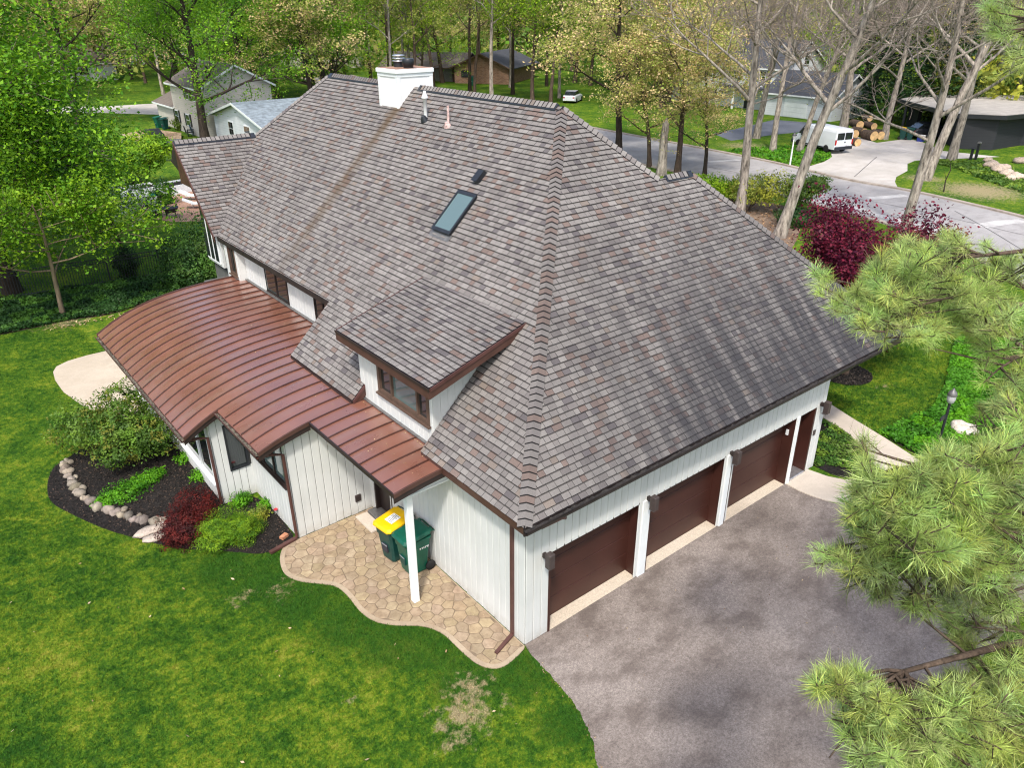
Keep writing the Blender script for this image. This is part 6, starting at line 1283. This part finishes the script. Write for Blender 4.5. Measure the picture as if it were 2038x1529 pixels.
# ================================================================== NEIGHBOURS
def siding(name, base, pitch=0.2, dark=0.72):
    m, t, N, L, b = new_mat(name); P = coords(t); sx = nd(t, 'ShaderNodeSeparateXYZ'); L.new(P, sx.inputs[0])
    fr = math_n(t, 'FRACT', math_n(t, 'DIVIDE', sx.outputs[2], pitch)); ln = ramp(t, fr, [(0.0, dark), (0.14, 1.0), (1.0, 1.04)])
    c = mix(t, 1.0, mix(t, 1.0, base, ramp(t, noise(t, P, 0.8, 4), [(0.3, 0.92), (0.7, 1.05)]), 'MULTIPLY'), ln, 'MULTIPLY'); L.new(c, b.inputs['Base Color']); b.inputs['Roughness'].default_value = 0.7
    bump(t, b, fr, 0.4, 0.02); return m
def brick_far():
    m, t, N, L, b = new_mat('far_brick'); P = coords(t); br = nd(t, 'ShaderNodeTexBrick', Scale=2.0); br.inputs['Color1'].default_value = (0.20, 0.09, 0.05, 1); br.inputs['Color2'].default_value = (0.32, 0.17, 0.10, 1); br.inputs['Mortar'].default_value = (0.3, 0.26, 0.22, 1)
    mp = nd(t, 'ShaderNodeMapping'); mp.inputs['Rotation'].default_value = (R(90), 0, 0); L.new(P, mp.inputs[0]); L.new(mp.outputs[0], br.inputs[0]); L.new(br.outputs[0], b.inputs['Base Color']); b.inputs['Roughness'].default_value = 0.9; return m
MT['beige'] = siding('beige_siding', (0.52, 0.48, 0.42)); MT['wsiding'] = siding('white_siding', (0.62, 0.64, 0.66), 0.24); MT['blacksiding'] = siding('black_siding', (0.020, 0.021, 0.026), 0.28, 0.45); MT['brick'] = brick_far()
MT['roof_brown'] = simple('far_brown_shingle', (0.15, 0.125, 0.105), 0.9, 0.2, 2, fine=0.3); MT['roof_slate'] = simple('far_dark_shingle', (0.055, 0.058, 0.068), 0.9, 0.2, 2, fine=0.3); MT['roof_blue'] = simple('far_blue_shingle', (0.20, 0.235, 0.26), 0.85, 0.35, 2.5, fine=0.3); MT['roof_gravel'] = simple('gravel_roof', (0.36, 0.33, 0.29), 0.95, 0.15, 1.2, fine=0.2)
def gable(o, x0, x1, y0, y1, ez_, rz_, along, wall, rf, ov=0.4, trim='white'):
    """a block with a gable roof; along = axis of the ridge. Local coordinates of o"""
    MB().box((x0, y0, 0), (x1, y1, ez_)).build('wall', MT[wall], o); th = 0.14
    if along == 'y':
        xm = (x0 + x1) / 2; s_ = (rz_ - ez_) / (xm - x0); zl = ez_ - s_ * ov
        for sx_, xe in ((x0 - ov, xm), (x1 + ov, xm)):
            rp = MB().prism([(sx_, y0 - ov, zl), (sx_, y1 + ov, zl), (xe, y1 + ov, rz_), (xe, y0 - ov, rz_)], (0, 0, th)).build('roof', MT[rf], o)
        MB().box((x0 - ov - 0.05, y0 - ov, zl - 0.04), (x0 - ov, y1 + ov, zl + 0.12)).build('gutter', MT[trim], o)
        for yy in (y0 - 0.001, y1 + 0.001): MB().prism([(x0, yy, ez_), (x1, yy, ez_), (xm, yy, rz_ - 0.02)], (0, 0.05 if yy < y1 else -0.05, 0)).build('gable_wall', MT[wall], o)
        for sg, sx_ in ((1, x0 - ov), (-1, x1 + ov)): MB().prism([(sx_, y0 - ov - 0.03, zl - 0.06), (xm, y0 - ov - 0.03, rz_ - 0.06), (xm, y0 - ov - 0.03, rz_ + th), (sx_, y0 - ov - 0.03, zl + th)], (0, 0.025, 0)).build('rake_board', MT[trim], o)
    else:
        ym = (y0 + y1) / 2; s_ = (rz_ - ez_) / (ym - y0); zl = ez_ - s_ * ov
        for ye in (y0 - ov, y1 + ov): MB().prism([(x0 - ov, ye, zl), (x1 + ov, ye, zl), (x1 + ov, ym, rz_), (x0 - ov, ym, rz_)], (0, 0, th)).build('roof', MT[rf], o)
        for xx in (x0 - 0.001, x1 + 0.001): MB().prism([(xx, y0, ez_), (xx, y1, ez_), (xx, ym, rz_ - 0.02)], (0.05 if xx < x1 else -0.05, 0, 0)).build('gable_wall', MT[wall], o)
        for ye in (y0 - ov, y1 + ov): MB().prism([(x0 - ov - 0.03, ye, zl - 0.06), (x0 - ov - 0.03, ym, rz_ - 0.06), (x0 - ov - 0.03, ym, rz_ + th), (x0 - ov - 0.03, ye, zl + th)], (0.025, 0, 0)).build('rake_board', MT[trim], o)
        MB().box((x0 - ov, y0 - ov - 0.05, zl - 0.04), (x1 + ov, y0 - ov, zl + 0.12)).build('gutter', MT[trim], o)
def win_x(o, x, y0, y1, z0, z1, shutters=None, fr='white', n=2):                 # window in a wall that faces -x
    w_ = sub('window', o)
    MB().box((x - 0.06, y0, z0), (x - 0.004, y1, z1)).build('frame', MT[fr], w_)
    for k in range(n):
        a = y0 + 0.06 + (y1 - y0 - 0.12) * k / n; b = y0 + 0.06 + (y1 - y0 - 0.12) * (k + 1) / n
        for q in range(2):
            c = z0 + 0.06 + (z1 - z0 - 0.12) * q / 2; MB().box((x - 0.075, a + 0.025, c + 0.025), (x - 0.061, b - 0.025, c + (z1 - z0 - 0.12) / 2 - 0.025)).build('pane', MT['glass'], w_)
    if shutters:
        for ya, yb in ((y0 - shutters, y0 - 0.02), (y1 + 0.02, y1 + shutters)): MB().box((x - 0.07, ya, z0), (x - 0.004, yb, z1)).build('shutter', MT['black_metal'], w_)
def win_y(o, y, x0, x1, z0, z1, fr='white'):
    w_ = sub('window', o); MB().box((x0, y - 0.06, z0), (x1, y - 0.004, z1)).build('frame', MT[fr], w_)
    for q in range(2):
        c = z0 + 0.06 + (z1 - z0 - 0.12) * q / 2; MB().box((x0 + 0.08, y - 0.075, c + 0.025), (x1 - 0.08, y - 0.061, c + (z1 - z0 - 0.12) / 2 - 0.025)).build('pane', MT['glass'], w_)
h1 = thing('neighbour_house', 'beige two-storey sided house with black shutters and lower garage wing', 'house')
gable(h1, 18.4, 25.5, 70.8, 80.2, 4.85, 6.7, 'y', 'beige', 'roof_brown'); gable(h1, 18.5, 26.5, 80.25, 86.6, 2.35, 4.1, 'y', 'beige', 'roof_brown', 0.35)
for px, py, z0, z1 in ((371.5, 182, 3.45, 4.55), (384, 184, 3.45, 4.55), (353, 228, 0.9, 2.1), (374.5, 234, 0.8, 2.0)):
    yc = XP(px, py, 18.4).y; win_x(h1, 18.4, yc - 0.55, yc + 0.55, z0, z1, 0.42)
ds = MB().lathe([(0.0, 0), (0.2, 0.02), (0.38, 0.1), (0.4, 0.12)], 12, M=Matrix.Translation((20.2, 73.5, 6.2)) @ Matrix.Rotation(R(70), 4, 'Y') @ Matrix.Rotation(R(40), 4, 'X')).tube([(20.2, 73.5, 5.4), (20.3, 73.5, 6.2)], 0.03, 5).build('satellite_dish', MT['black_metal'], h1)
h2 = thing('neighbour_house', 'low white house with pale blue-grey shingle roof', 'house')
gable(h2, 19.0, 36.0, 57.0, 70.0, 2.5, 4.0, 'x', 'wsiding', 'roof_blue', 0.5); win_x(h2, 19.0, 61.0, 62.4, 1.0, 2.3); win_x(h2, 19.0, 65.0, 66.2, 1.0, 2.3); MB().tube([(25.5, 62.0, 3.2), (25.5, 62.0, 4.4)], 0.3, 8).lathe([(0.55, 4.4), (0.5, 4.6), (0.1, 4.7)], 8, M=Matrix.Translation((25.5, 62.0, 0))).build('roof_vent', MT['black_metal'], h2)
h3 = thing('brick_house', 'brown brick ranch house with low gable among the trunks', 'house', (71.8, 104.2, 0), math.atan2(-0.84, 0.54))
gable(h3, 0, 9.6, 0, 15, 2.6, 4.6, 'y', 'brick', 'roof_slate', 0.7, 'window_frame'); gable(h3, -14.0, -0.05, 2.0, 11, 2.5, 4.3, 'x', 'brown', 'roof_brown', 0.9, 'window_frame'); win_y(h3, 0.0, 1.2, 2.6, 0.9, 2.1, 'window_frame')
MB().box((-4.5, 1.93, 0.05), (-1.2, 1.995, 2.2)).build('garage_door', MT['flash'], h3)
h4 = thing('neighbour_house', 'white two-storey house with dark roof behind the yellow-leaved trees', 'house')
gable(h4, 80.0, 89.0, 47.1, 64.0, 5.0, 7.8, 'y', 'wsiding', 'roof_slate'); gable(h4, 77.0, 84.5, 38.3, 47.0, 2.6, 4.7, 'y', 'wsiding', 'roof_slate')
for y_ in (50, 54, 58, 62): win_x(h4, 80.0, y_ - 0.6, y_ + 0.6, 3.3, 4.6, 0.4)
for y_ in (57.5, 61.5): win_x(h4, 80.0, y_ - 0.7, y_ + 0.7, 0.9, 2.2, 0.4)
win_y(h4, 47.05, 84.0, 85.2, 5.2, 6.3); win_y(h4, 38.25, 79.4, 80.6, 0.9, 2.1)
gd = sub('garage_door', h4)
for k in range(4): MB().box((76.93, 41.4, 0.05 + k * 0.55), (76.995, 44.4, 0.58 + k * 0.55)).build('door_section', MT['white'], gd)
MB().box((78.2, 47.3, 2.5), (79.98, 55.5, 2.7)).build('porch_roof', MT['roof_slate'], h4)
for y_ in (48.0, 50.4, 52.8, 55.2): MB().box((78.4, y_ - 0.09, 0), (78.58, y_ + 0.09, 2.5)).build('porch_column', MT['white'], h4)
MB().box((79.94, 51.2, 0.05), (79.995, 52.1, 2.1)).build('front_door', MT['black_metal'], h4)
h5 = thing('black_house', 'black horizontally boarded modern house with flat gravel roof', 'house')
def prismz(poly, z0, z1): return MB().prism([(x, y, z0) for x, y in ccw(poly)], (0, 0, z1 - z0))
prismz([(69.6, 21.4), (71.4, 19.0), (76.0, 18.4), (84, 12.5), (92, 20), (80, 27), (73.2, 24.4)], 0, 2.7).build('wall', MT['blacksiding'], h5)
prismz([(68.9, 22.0), (70.9, 18.3), (76.0, 17.2), (85, 10.5), (94, 20), (82, 31.5), (76.5, 31.0)], 2.72, 3.06).build('roof_fascia', MT['black_metal'], h5)
prismz([(69.1, 22.0), (71.0, 18.5), (76.1, 17.4), (85, 10.8), (93.7, 20), (82, 31.2), (76.5, 30.7)], 3.07, 3.10).build('roof', MT['roof_gravel'], h5)
prismz([(76.2, 28.4), (76.5, 28.2), (79.6, 30.6), (79.3, 30.9)], 0, 2.7).build('carport_wall', MT['blacksiding'], h5)
for p in ((72.6, 25.2), (75.0, 29.2)): MB().box((p[0] - .1, p[1] - .1, 0), (p[0] + .1, p[1] + .1, 2.7)).build('carport_post', MT['black_metal'], h5)
w5 = sub('window', h5); prismz([(77.0, 17.55), (82.0, 13.9), (82.06, 13.98), (77.06, 17.63)], 0.2, 2.3).build('pane', MT['glass'], w5)
prismz([(78.6, 15.8), (79.6, 15.0), (79.7, 15.2), (78.7, 16.0)], 0, 2.1).build('door', simple('orange_door', (0.45, 0.22, 0.05)), h5)
h6 = thing('far_house', 'plain white house at the end of the side street lawn', 'house', (42.7, 187, 0), -0.3); gable(h6, -2, 14, 0, 9, 3.2, 5.4, 'x', 'wsiding', 'roof_brown'); win_y(h6, 0, 3, 4.6, 1, 2.2); win_y(h6, 0, 8, 9.6, 1, 2.2)
h7 = thing('far_house', 'far grey house glimpsed between trunks above the ridge', 'house', (70, 150, 0), -0.6); gable(h7, -8, 8, 0, 9, 3.0, 5.4, 'x', 'beige', 'roof_brown'); win_y(h7, 0, -4, -2, 1, 2.2); win_y(h7, 0, 3, 5, 1, 2.2)
h8 = thing('far_house', 'far pale house between the forked tree and the dense maple', 'house', (24, 150, 0), -0.2); gable(h8, -8, 6, 0, 9, 3.0, 5.6, 'x', 'wsiding', 'roof_brown'); win_y(h8, 0, -5, -3.4, 1, 2.2); win_y(h8, 0, 0, 1.6, 1, 2.2)
h9 = thing('far_house', 'far tan house behind the leafless street trees', 'house', (112, 70, 0), -0.9); gable(h9, -9, 9, 0, 9, 3.0, 5.4, 'x', 'beige', 'roof_slate'); win_y(h9, 0, -4, -2.2, 1, 2.2); win_y(h9, 0, 3, 4.8, 1, 2.2)
# ---- vehicles
MT['van_white'] = simple('white_car_paint', (0.74, 0.76, 0.80), 0.25, 0.03, 2, space='object'); MT['van_black'] = simple('black_bumper', (0.02, 0.022, 0.03), 0.5, 0.1); MT['tail'] = simple('red_tail_lamp', (0.45, 0.02, 0.02), 0.25); MT['rim'] = simple('steel_rim', (0.45, 0.45, 0.46), 0.35, 0.1, 5, metal=0.6); MT['headlamp'] = glass_mat('headlamp', (0.5, 0.52, 0.55)); MT['plate'] = simple('number_plate_white', (0.75, 0.75, 0.78), 0.4)
def wheels(t, xs, hw, r):
    for x in xs:
        for s in (-1, 1):
            wh = sub('wheel', t); wh.location = (s * hw, x, r)
            MB().lathe([(r * .55, -0.11), (r * .97, -0.11), (r, -0.07), (r, 0.07), (r * .97, 0.11), (r * .55, 0.11)], 18, M=Matrix.Rotation(R(90), 4, 'Y')).build('tyre', MT['tyre'], wh)
            MB().lathe([(0.02, 0.085), (r * .3, 0.10), (r * .55, 0.09), (r * .56, -0.09), (0.02, -0.085)], 12, M=Matrix.Rotation(R(90) * s, 4, 'Y')).build('rim', MT['rim'], wh)
def cargo_van(label, loc, rz):
    """nose to local +y, width along x"""
    t = thing('cargo_van', label, 'van', loc, rz)
    def sec(y, hw, z0, z1, sh): return [(-hw, y, z0), (-hw, y, z0 + (z1 - z0) * .5), (-hw * .97, y, z1 - 0.28), (-hw * sh, y, z1 - 0.06), (-hw * sh + .12, y, z1), (hw * sh - .12, y, z1), (hw * sh, y, z1 - .06), (hw * .97, y, z1 - .28), (hw, y, z0 + (z1 - z0) * .5), (hw, y, z0)]
    S = [sec(-2.75, 0.97, 0.42, 2.02, .88), sec(-2.68, 1.0, 0.38, 2.08, .90), sec(0.9, 1.02, 0.36, 2.12, .90), sec(1.35, 1.0, 0.36, 1.98, .84), sec(1.95, 0.99, 0.36, 1.25, .90), sec(2.55, 0.93, 0.40, 1.02, .86), sec(2.74, 0.84, 0.45, 0.85, .86)]
    pts = sum(S, []); k = 10; n = len(S); MB().faces(pts, [tuple(range(k)), tuple(range((n-1)*k + k - 1, (n-1)*k - 1, -1))] + [(i*k+j, (i+1)*k+j, (i+1)*k+(j+1)%k, i*k+(j+1)%k) for i in range(n-1) for j in range(k)]).build('body', MT['van_white'], t)
    wheels(t, (-1.75, 1.75), 0.92, 0.34)
    for s in (-1, 1):
        MB().bbox((0.04 if s > 0 else -0.84, -2.775, 1.20), (0.84 if s > 0 else -0.04, -2.74, 1.78), 0.012).build('rear_window', MT['glass'], t)
        MB().box((s * 0.93 - 0.06, -2.785, 0.78), (s * 0.93 + 0.06, -2.68, 1.22)).build('tail_lamp', MT['tail'], t)
        MB().prism([(s * 1.022, 1.0, 1.28), (s * 1.012, 1.85, 1.24), (s * .95, 1.35, 1.78), (s * .96, 1.0, 1.86)], (s * 0.012, 0, 0)).build('side_window', MT['glass'], t)
        MB().box((s * 1.0 - 0.02, -1.4, 0.38), (s * 1.0 + 0.03, 1.4, 0.50)).build('sill_trim', MT['van_black'], t); MB().box((s * 0.7 - 0.14, 2.66, 0.72), (s * 0.7 + 0.14, 2.76, 0.92)).build('headlight', MT['headlamp'], t)
        MB().bbox((s * 1.15 - 0.09, 1.25, 1.15), (s * 1.15 + 0.09, 1.34, 1.5), 0.02).build('mirror', MT['van_black'], t)
    MB().bbox((-0.98, -2.86, 0.36), (0.98, -2.70, 0.62), 0.03).build('rear_bumper', MT['van_black'], t); MB().bbox((-0.92, 2.66, 0.32), (0.92, 2.86, 0.62), 0.03).build('front_bumper', MT['van_black'], t)
    MB().box((0.25, -2.875, 0.66), (0.70, -2.75, 0.78)).build('licence_plate', MT['plate'], t); MB().box((0.03, -2.80, 0.95), (0.16, -2.75, 1.02)).build('door_handle', MT['van_black'], t)
    MB().prism([(-0.83, 1.42, 1.93), (0.83, 1.42, 1.93), (0.90, 1.95, 1.27), (-0.90, 1.95, 1.27)], (0, 0.03, 0.02)).build('windscreen', MT['glass'], t); return t
cargo_van('white cargo van parked on the concrete drive across the street', (60.05, 29.4, 0.01), R(-16))
def small_car(label, loc, rz, paint, roofless=False):
    t = thing('parked_car', label, 'car', loc, rz)
    def sec(y, hw, z0, z1): return [(-hw, y, z0), (-hw, y, z1 - .15), (-hw * .93, y, z1), (hw * .93, y, z1), (hw, y, z1 - .15), (hw, y, z0)]
    S = [sec(-2.15, .8, .35, .85), sec(-1.9, .88, .25, .98), sec(-0.9, .9, .22, 1.0), sec(0.9, .9, .22, .98), sec(1.9, .86, .25, .82), sec(2.15, .75, .35, .68)]; k = 6; n = len(S)
    MB().faces(sum(S, []), [tuple(range(k)), tuple(range((n-1)*k + k - 1, (n-1)*k - 1, -1))] + [(i*k+j, (i+1)*k+j, (i+1)*k+(j+1)%k, i*k+(j+1)%k) for i in range(n-1) for j in range(k)]).build('body', MT[paint], t)
    C_ = [sec(-1.85, .72, .95, 1.0), sec(-1.3, .74, .95, 1.44), sec(0.1, .74, .95, 1.46), sec(1.05, .74, .95, .99)]
    MB().faces(sum(C_, []), [tuple(range(k)), tuple(range(23, 17, -1))] + [(i*k+j, (i+1)*k+j, (i+1)*k+(j+1)%k, i*k+(j+1)%k) for i in range(3) for j in range(k)]).build('cabin', MT['glass'], t)
    MB().box((-0.66, -1.25, 1.45), (0.66, 0.08, 1.49)).build('roof', MT[paint], t); wheels(t, (-1.35, 1.35), 0.82, 0.32)
    for s in (-1, 1): MB().box((s * .6 - .14, 2.08, .58), (s * .6 + .14, 2.17, .72)).build('headlight', MT['headlamp'], t); MB().box((s * .66 - .12, -2.17, .66), (s * .66 + .12, -2.10, .82)).build('tail_lamp', MT['tail'], t)
    return t
small_car('small white car parked beyond the roof apex by the oaks', (68.3, 71.4, 0.01), R(-58), 'van_white'); small_car('dark car parked under the black carport', (74.2, 25.9, 0.01), R(-125), 'van_black')
# ---- bits across the street
MT['log_end'] = simple('cut_log_end', (0.62, 0.40, 0.19), 0.9, 0.3, 3, space='object', fine=0.2)
lg = [(1692, 286, .38, .35, 1.5), (1706, 291, .36, .34, 1.3), (1718, 272, .42, .42, 1.6), (1708, 268, .42, .95, 1.6), (1736, 270, .36, .9, 1.6), (1738, 280, .48, .45, 1.5), (1752, 278, .42, .4, 1.6), (1700, 276, .45, .42, 1.7), (1764, 273, .34, .32, 1.5), (1726, 264, .3, 1.4, 1.4)]
for k, (x, y, r_, zc, L_) in enumerate(lg):
    p = G(x, y); d_ = Vector((-0.55 + 0.1 * (k % 3), -0.8, 0)).normalized(); t = thing('cut_log', ['log with pale sawn end lying at the drive edge by the van', 'bright sawn log end leaning at the drive edge', 'big log in the low row of the woodpile behind the van', 'round pale log end on top of the woodpile', 'log with orange sawn face stacked high in the pile', 'largest bright log face at the front of the pile', 'dark-sided log at the foot of the slender leafless tree', 'log under the upper ones beside the double trunk', 'small log at the far end of the pile by the bins', 'short log crowning the woodpile'][k], 'log', (p.x, p.y, zc), 0, 'sawn logs in the pile across the street')
    MB().tube([(0, 0, 0), -d_ * (L_ * .5), -d_ * L_], [r_, r_ * .97, r_ * .93], 14, cap=False).build('log_bark', MT['bark'], t); a = d_.orthogonal().normalized(); b = d_.cross(a)
    MB().poly([d_ * 0.01 + (a * math.cos(j * math.pi / 7) + b * math.sin(j * math.pi / 7)) * r_ * .95 for j in range(14)]).build('sawn_face', MT['log_end'], t)
wheelie('wheeled_bin', 'green bin with tan lid near the log pile across the street', G(1794, 277), 2.0, 'bin_dark', 'bin_yellow', group='bins across the street'); wheelie('wheeled_bin', 'all-green bin by the black carport across the street', G(1808, 278), 2.0, 'bin_dark', 'bin_dark', group='bins across the street')
wheelie('wheeled_bin', 'green bin on the lawn edge beside the beige house garage wing', G(317, 254), 0.3, 'bin_green', 'bin_green', group='bins at the beige house', sc=1.05); wheelie('wheeled_bin', 'green bin with darker lid against the beige house wing', G(330, 257), 0.3, 'bin_dark', 'bin_dark', group='bins at the beige house', sc=1.05)
wheelie('wheeled_bin', 'green bin in front of the brick house', G(938, 170), 1.0, 'bin_green', 'bin_dark', group='bin at the brick house', sc=1.3)
cl_ = thing('cooler_box', 'blue cooler with white lid beside the carport', 'cooler', G(1832, 281)); MB().bbox((-.35, -.25, 0), (.35, .25, .45), .03).build('tub', simple('blue_plastic', (0.02, 0.04, 0.25), 0.4), cl_); MB().bbox((-.37, -.27, .45), (.37, .27, .58), .04).build('lid', MT['white_plastic'], cl_)
for k, (x, lab) in enumerate(((1931, 'black post of the pair with the leafless tree beside it'), (1941, 'black post topped with a small lamp before the black house'))):
    p = G(x, 318); t = thing('yard_post', lab, 'post', p, 0, 'paired black posts'); MB().box((-.09, -.09, 0), (.09, .09, 1.35 if k else .9)).build('post', MT['black_metal'], t); MB().bbox((-.13, -.13, 1.35 if k else .9), (.13, .13, 1.5 if k else .98), .02).build('cap', MT['flash'] if k else MT['black_metal'], t)
st_ = thing('sapling', 'thin bare sapling in the lawn across the street', 'sapling', G(1878, 382)); MB().tube([(0, 0, 0), (0.1, 0.1, 0.8), (0.25, 0.0, 1.5), (0.2, .1, 2.0)], [0.05, 0.04, 0.03, 0.01], 6).tube([(0.1, 0.1, .9), (-.1, .3, 1.5)], [.02, .008], 4).build('stem', MT['bark_dark'], st_)
for k in range(14):
    p = G(1965 + (k * 29) % 75, 322 + (k * 17) % 42); q = 0.8 + 0.5 * ((k * 7) % 5) / 4
    rock(MB(), (p.x, p.y, .15), .35 + .3 * ((k * 13) % 7) / 7, (1.2, 1, .6), 300 + k, (q * 1.25, q * 1.15, q * 1.1)).build('landscape_rock', MT['rock'], None, label='pale landscape rock heaped in front of the black house', cat='rock', group='rock heap before the black house')
cover('street_plants', 'patchy plants at the foot of the black house', [tuple(G(x, y).xy) for x, y in ((1830, 320), (1990, 325), (2038, 350), (2038, 385), (1960, 360), (1900, 335))], 5000, 0.3, 'leaf_mid', 0.25, GREENS)
cover('kerb_plants', 'low plants in the verge beside the white van', [tuple(G(x, y).xy) for x, y in ((1440, 300), (1640, 285), (1655, 315), (1600, 335), (1530, 318))], 4000, 0.25, 'leaf_bright', 0.2, GREENS)
# ---- left background: terrace, grill, chairs, raised beds, fire bowl
MT['blockwall'] = paving('terrace_block', (0.36, 0.29, 0.21), (0.46, 0.38, 0.29), (0.26, 0.2, 0.14), 20, 0.2); MT['gravel'] = paving('river_gravel', (0.22, 0.15, 0.09), (0.42, 0.31, 0.20), None, 6.0, 0.8)
tw_ = thing('terrace_wall', 'low tan block wall around the sunken stone terrace', 'wall'); T0 = [tuple(G(x, y).xy) for x, y in ((245, 284), (297, 312), (362, 302))]
for a, b in zip(T0, T0[1:]):
    L_ = math.hypot(b[0] - a[0], b[1] - a[1]); n = max(3, int(L_ / 1.2))
    for i in range(n):
        for z_ in range(2):
            p = [a[0] + (b[0] - a[0]) * (i + .01) / n, a[1] + (b[1] - a[1]) * (i + .01) / n]; e = [a[0] + (b[0] - a[0]) * (i + .99) / n, a[1] + (b[1] - a[1]) * (i + .99) / n]; MB().bar((p[0], p[1], .2 + .42 * z_), (e[0], e[1], .2 + .42 * z_), .4, .40).build('block', MT['blockwall'], tw_)
sheet('gravel_bed', T0 + [tuple(G(x, y).xy) for x, y in ((362, 270), (300, 262), (248, 272))], 0.3, MT['gravel'], kind='structure')
sheet('terrace', [tuple(G(x, y).xy) for x, y in ((300, 292), (362, 298), (362, 282), (300, 284))], 0.31, MT['flash'], kind='structure')
gr = thing('covered_grill', 'black covered grill standing on the stone terrace', 'grill', G(310, 293) + Vector((0, 0, .3))); MB().bbox((-.9, -.5, 0), (.9, .5, 1.0), .12).build('cover', MT['black_metal'], gr); MB().prism([(-.75, -.4, 1.0), (.75, -.4, 1.0), (.65, 0, 1.35), (-.65, 0, 1.35)], (0, .4, 0)).build('hood', MT['black_metal'], gr)
def chair(label, loc, rz, m_):
    t = thing('garden_chair', label, 'chair', loc, rz, 'garden chairs'); MB().box((-.3, -.3, .38), (.3, .3, .44)).build('seat', MT[m_], t); MB().box((-.3, .26, .4), (.3, .34, 1.1), M=Matrix.Rotation(R(-12), 4, 'X')).build('backrest', MT[m_], t)
    for s in (-1, 1):
        MB().box((s * .32 - .04, -.35, .6), (s * .32 + .04, .3, .65)).build('arm', MT[m_], t)
        for y_ in (-.3, .25): MB().box((s * .3 - .03, y_ - .03, 0), (s * .3 + .03, y_ + .03, .62)).build('leg', MT[m_], t)
MT['chair_blue'] = simple('blue_grey_chair', (0.03, 0.07, 0.10), 0.5); chair('dark blue garden chair by the beige house', G(391, 268), 0.4, 'chair_blue'); chair('second dark garden chair nearer the stone terrace', G(380, 271), 1.2, 'black_metal')
for k, (x, y, lab) in enumerate(((284, 388, 'white raised planter box by the yard tree'), (350, 381, 'white raised planter box near the house gable'))):
    t = thing('planter_box', lab, 'planter', G(x, y), 0.2, 'raised planter boxes')
    for (a, b) in (((-1.1, -.9), (1.1, -.82)), ((-1.1, .82), (1.1, .9)), ((-1.1, -.82), (-1.02, .82)), ((1.02, -.82), (1.1, .82))): MB().box((*a, 0), (*b, .6)).build('board', MT['white'], t)
    MB().box((-1.02, -.82, .02), (1.02, .82, .5)).build('soil', MT['mulch'], t)
fb = thing('fire_bowl', 'black round fire bowl on legs on the brick patio', 'fire bowl', G(342, 433)); MB().lathe([(.1, .3), (.35, .36), (.5, .62), (.52, .66), (.46, .64), (.3, .45), (.05, .42)], 14).build('bowl', MT['black_metal'], fb)
for k in range(4): a = k * math.pi / 2 + .6; MB().tube([(.3 * math.cos(a), .3 * math.sin(a), .45), (.42 * math.cos(a), .42 * math.sin(a), 0)], .03, 5).build('leg', MT['black_metal'], fb)
po = thing('black_planter', 'black tapered tub beside the fire bowl', 'tub', G(309, 432)); MB().lathe([(.42, 0), (.55, .7), (.58, .75), (.5, .74), (.45, .6)], 14).build('tub', MT['black_metal'], po)
wb = thing('wheelbarrow', 'dark wheelbarrow with green load on the brick patio', 'wheelbarrow', G(312, 408), 0.6); MB().prism([(-.4, -.3, .3), (.4, -.3, .3), (.6, -.4, .65), (-.55, -.4, .65)], (0, .7, 0)).build('tray', MT['black_metal'], wb); MB().lathe([(.05, -.05), (.2, -.05), (.2, .05), (.05, .05)], 12, M=Matrix.Translation((.75, .05, .2)) @ Matrix.Rotation(R(90), 4, 'X')).build('wheel', MT['tyre'], wb); MB().bbox((-.35, -.3, .6), (.45, .3, .85), .1).build('load', MT['bin_green'], wb)
for s in (-1, 1): MB().tube([(.7, s * .25 + .05, .25), (-.3, s * .3 + .05, .4), (-1.1, s * .3 + .05, .6)], .02, 5).build('handle', MT['bark'], wb)
for k, (x, y, lab) in enumerate(((383, 398, 'pale lounge chair folded beside the house gable'), (392, 414, 'white low lounge chair on the brick patio'))):
    t = thing('lounge_chair', lab, 'lounger', G(x, y), 0.9 + k * .3, 'lounge chairs on the brick patio'); MB().box((-.3, -.8, .3), (.3, .3, .36)).build('seat', MT['white_plastic'], t); MB().box((-.3, .3, .32), (.3, 1.0, .38), M=Matrix.Translation((0, .05, -.1)) @ Matrix.Rotation(R(25), 4, 'X')).build('backrest', MT['white_plastic'], t)
    for a in (-.7, .2):
        for s in (-1, 1): MB().tube([(s * .27, a, 0), (s * .27, a, .31)], .02, 5).build('leg', MT['bare_steel'], t)
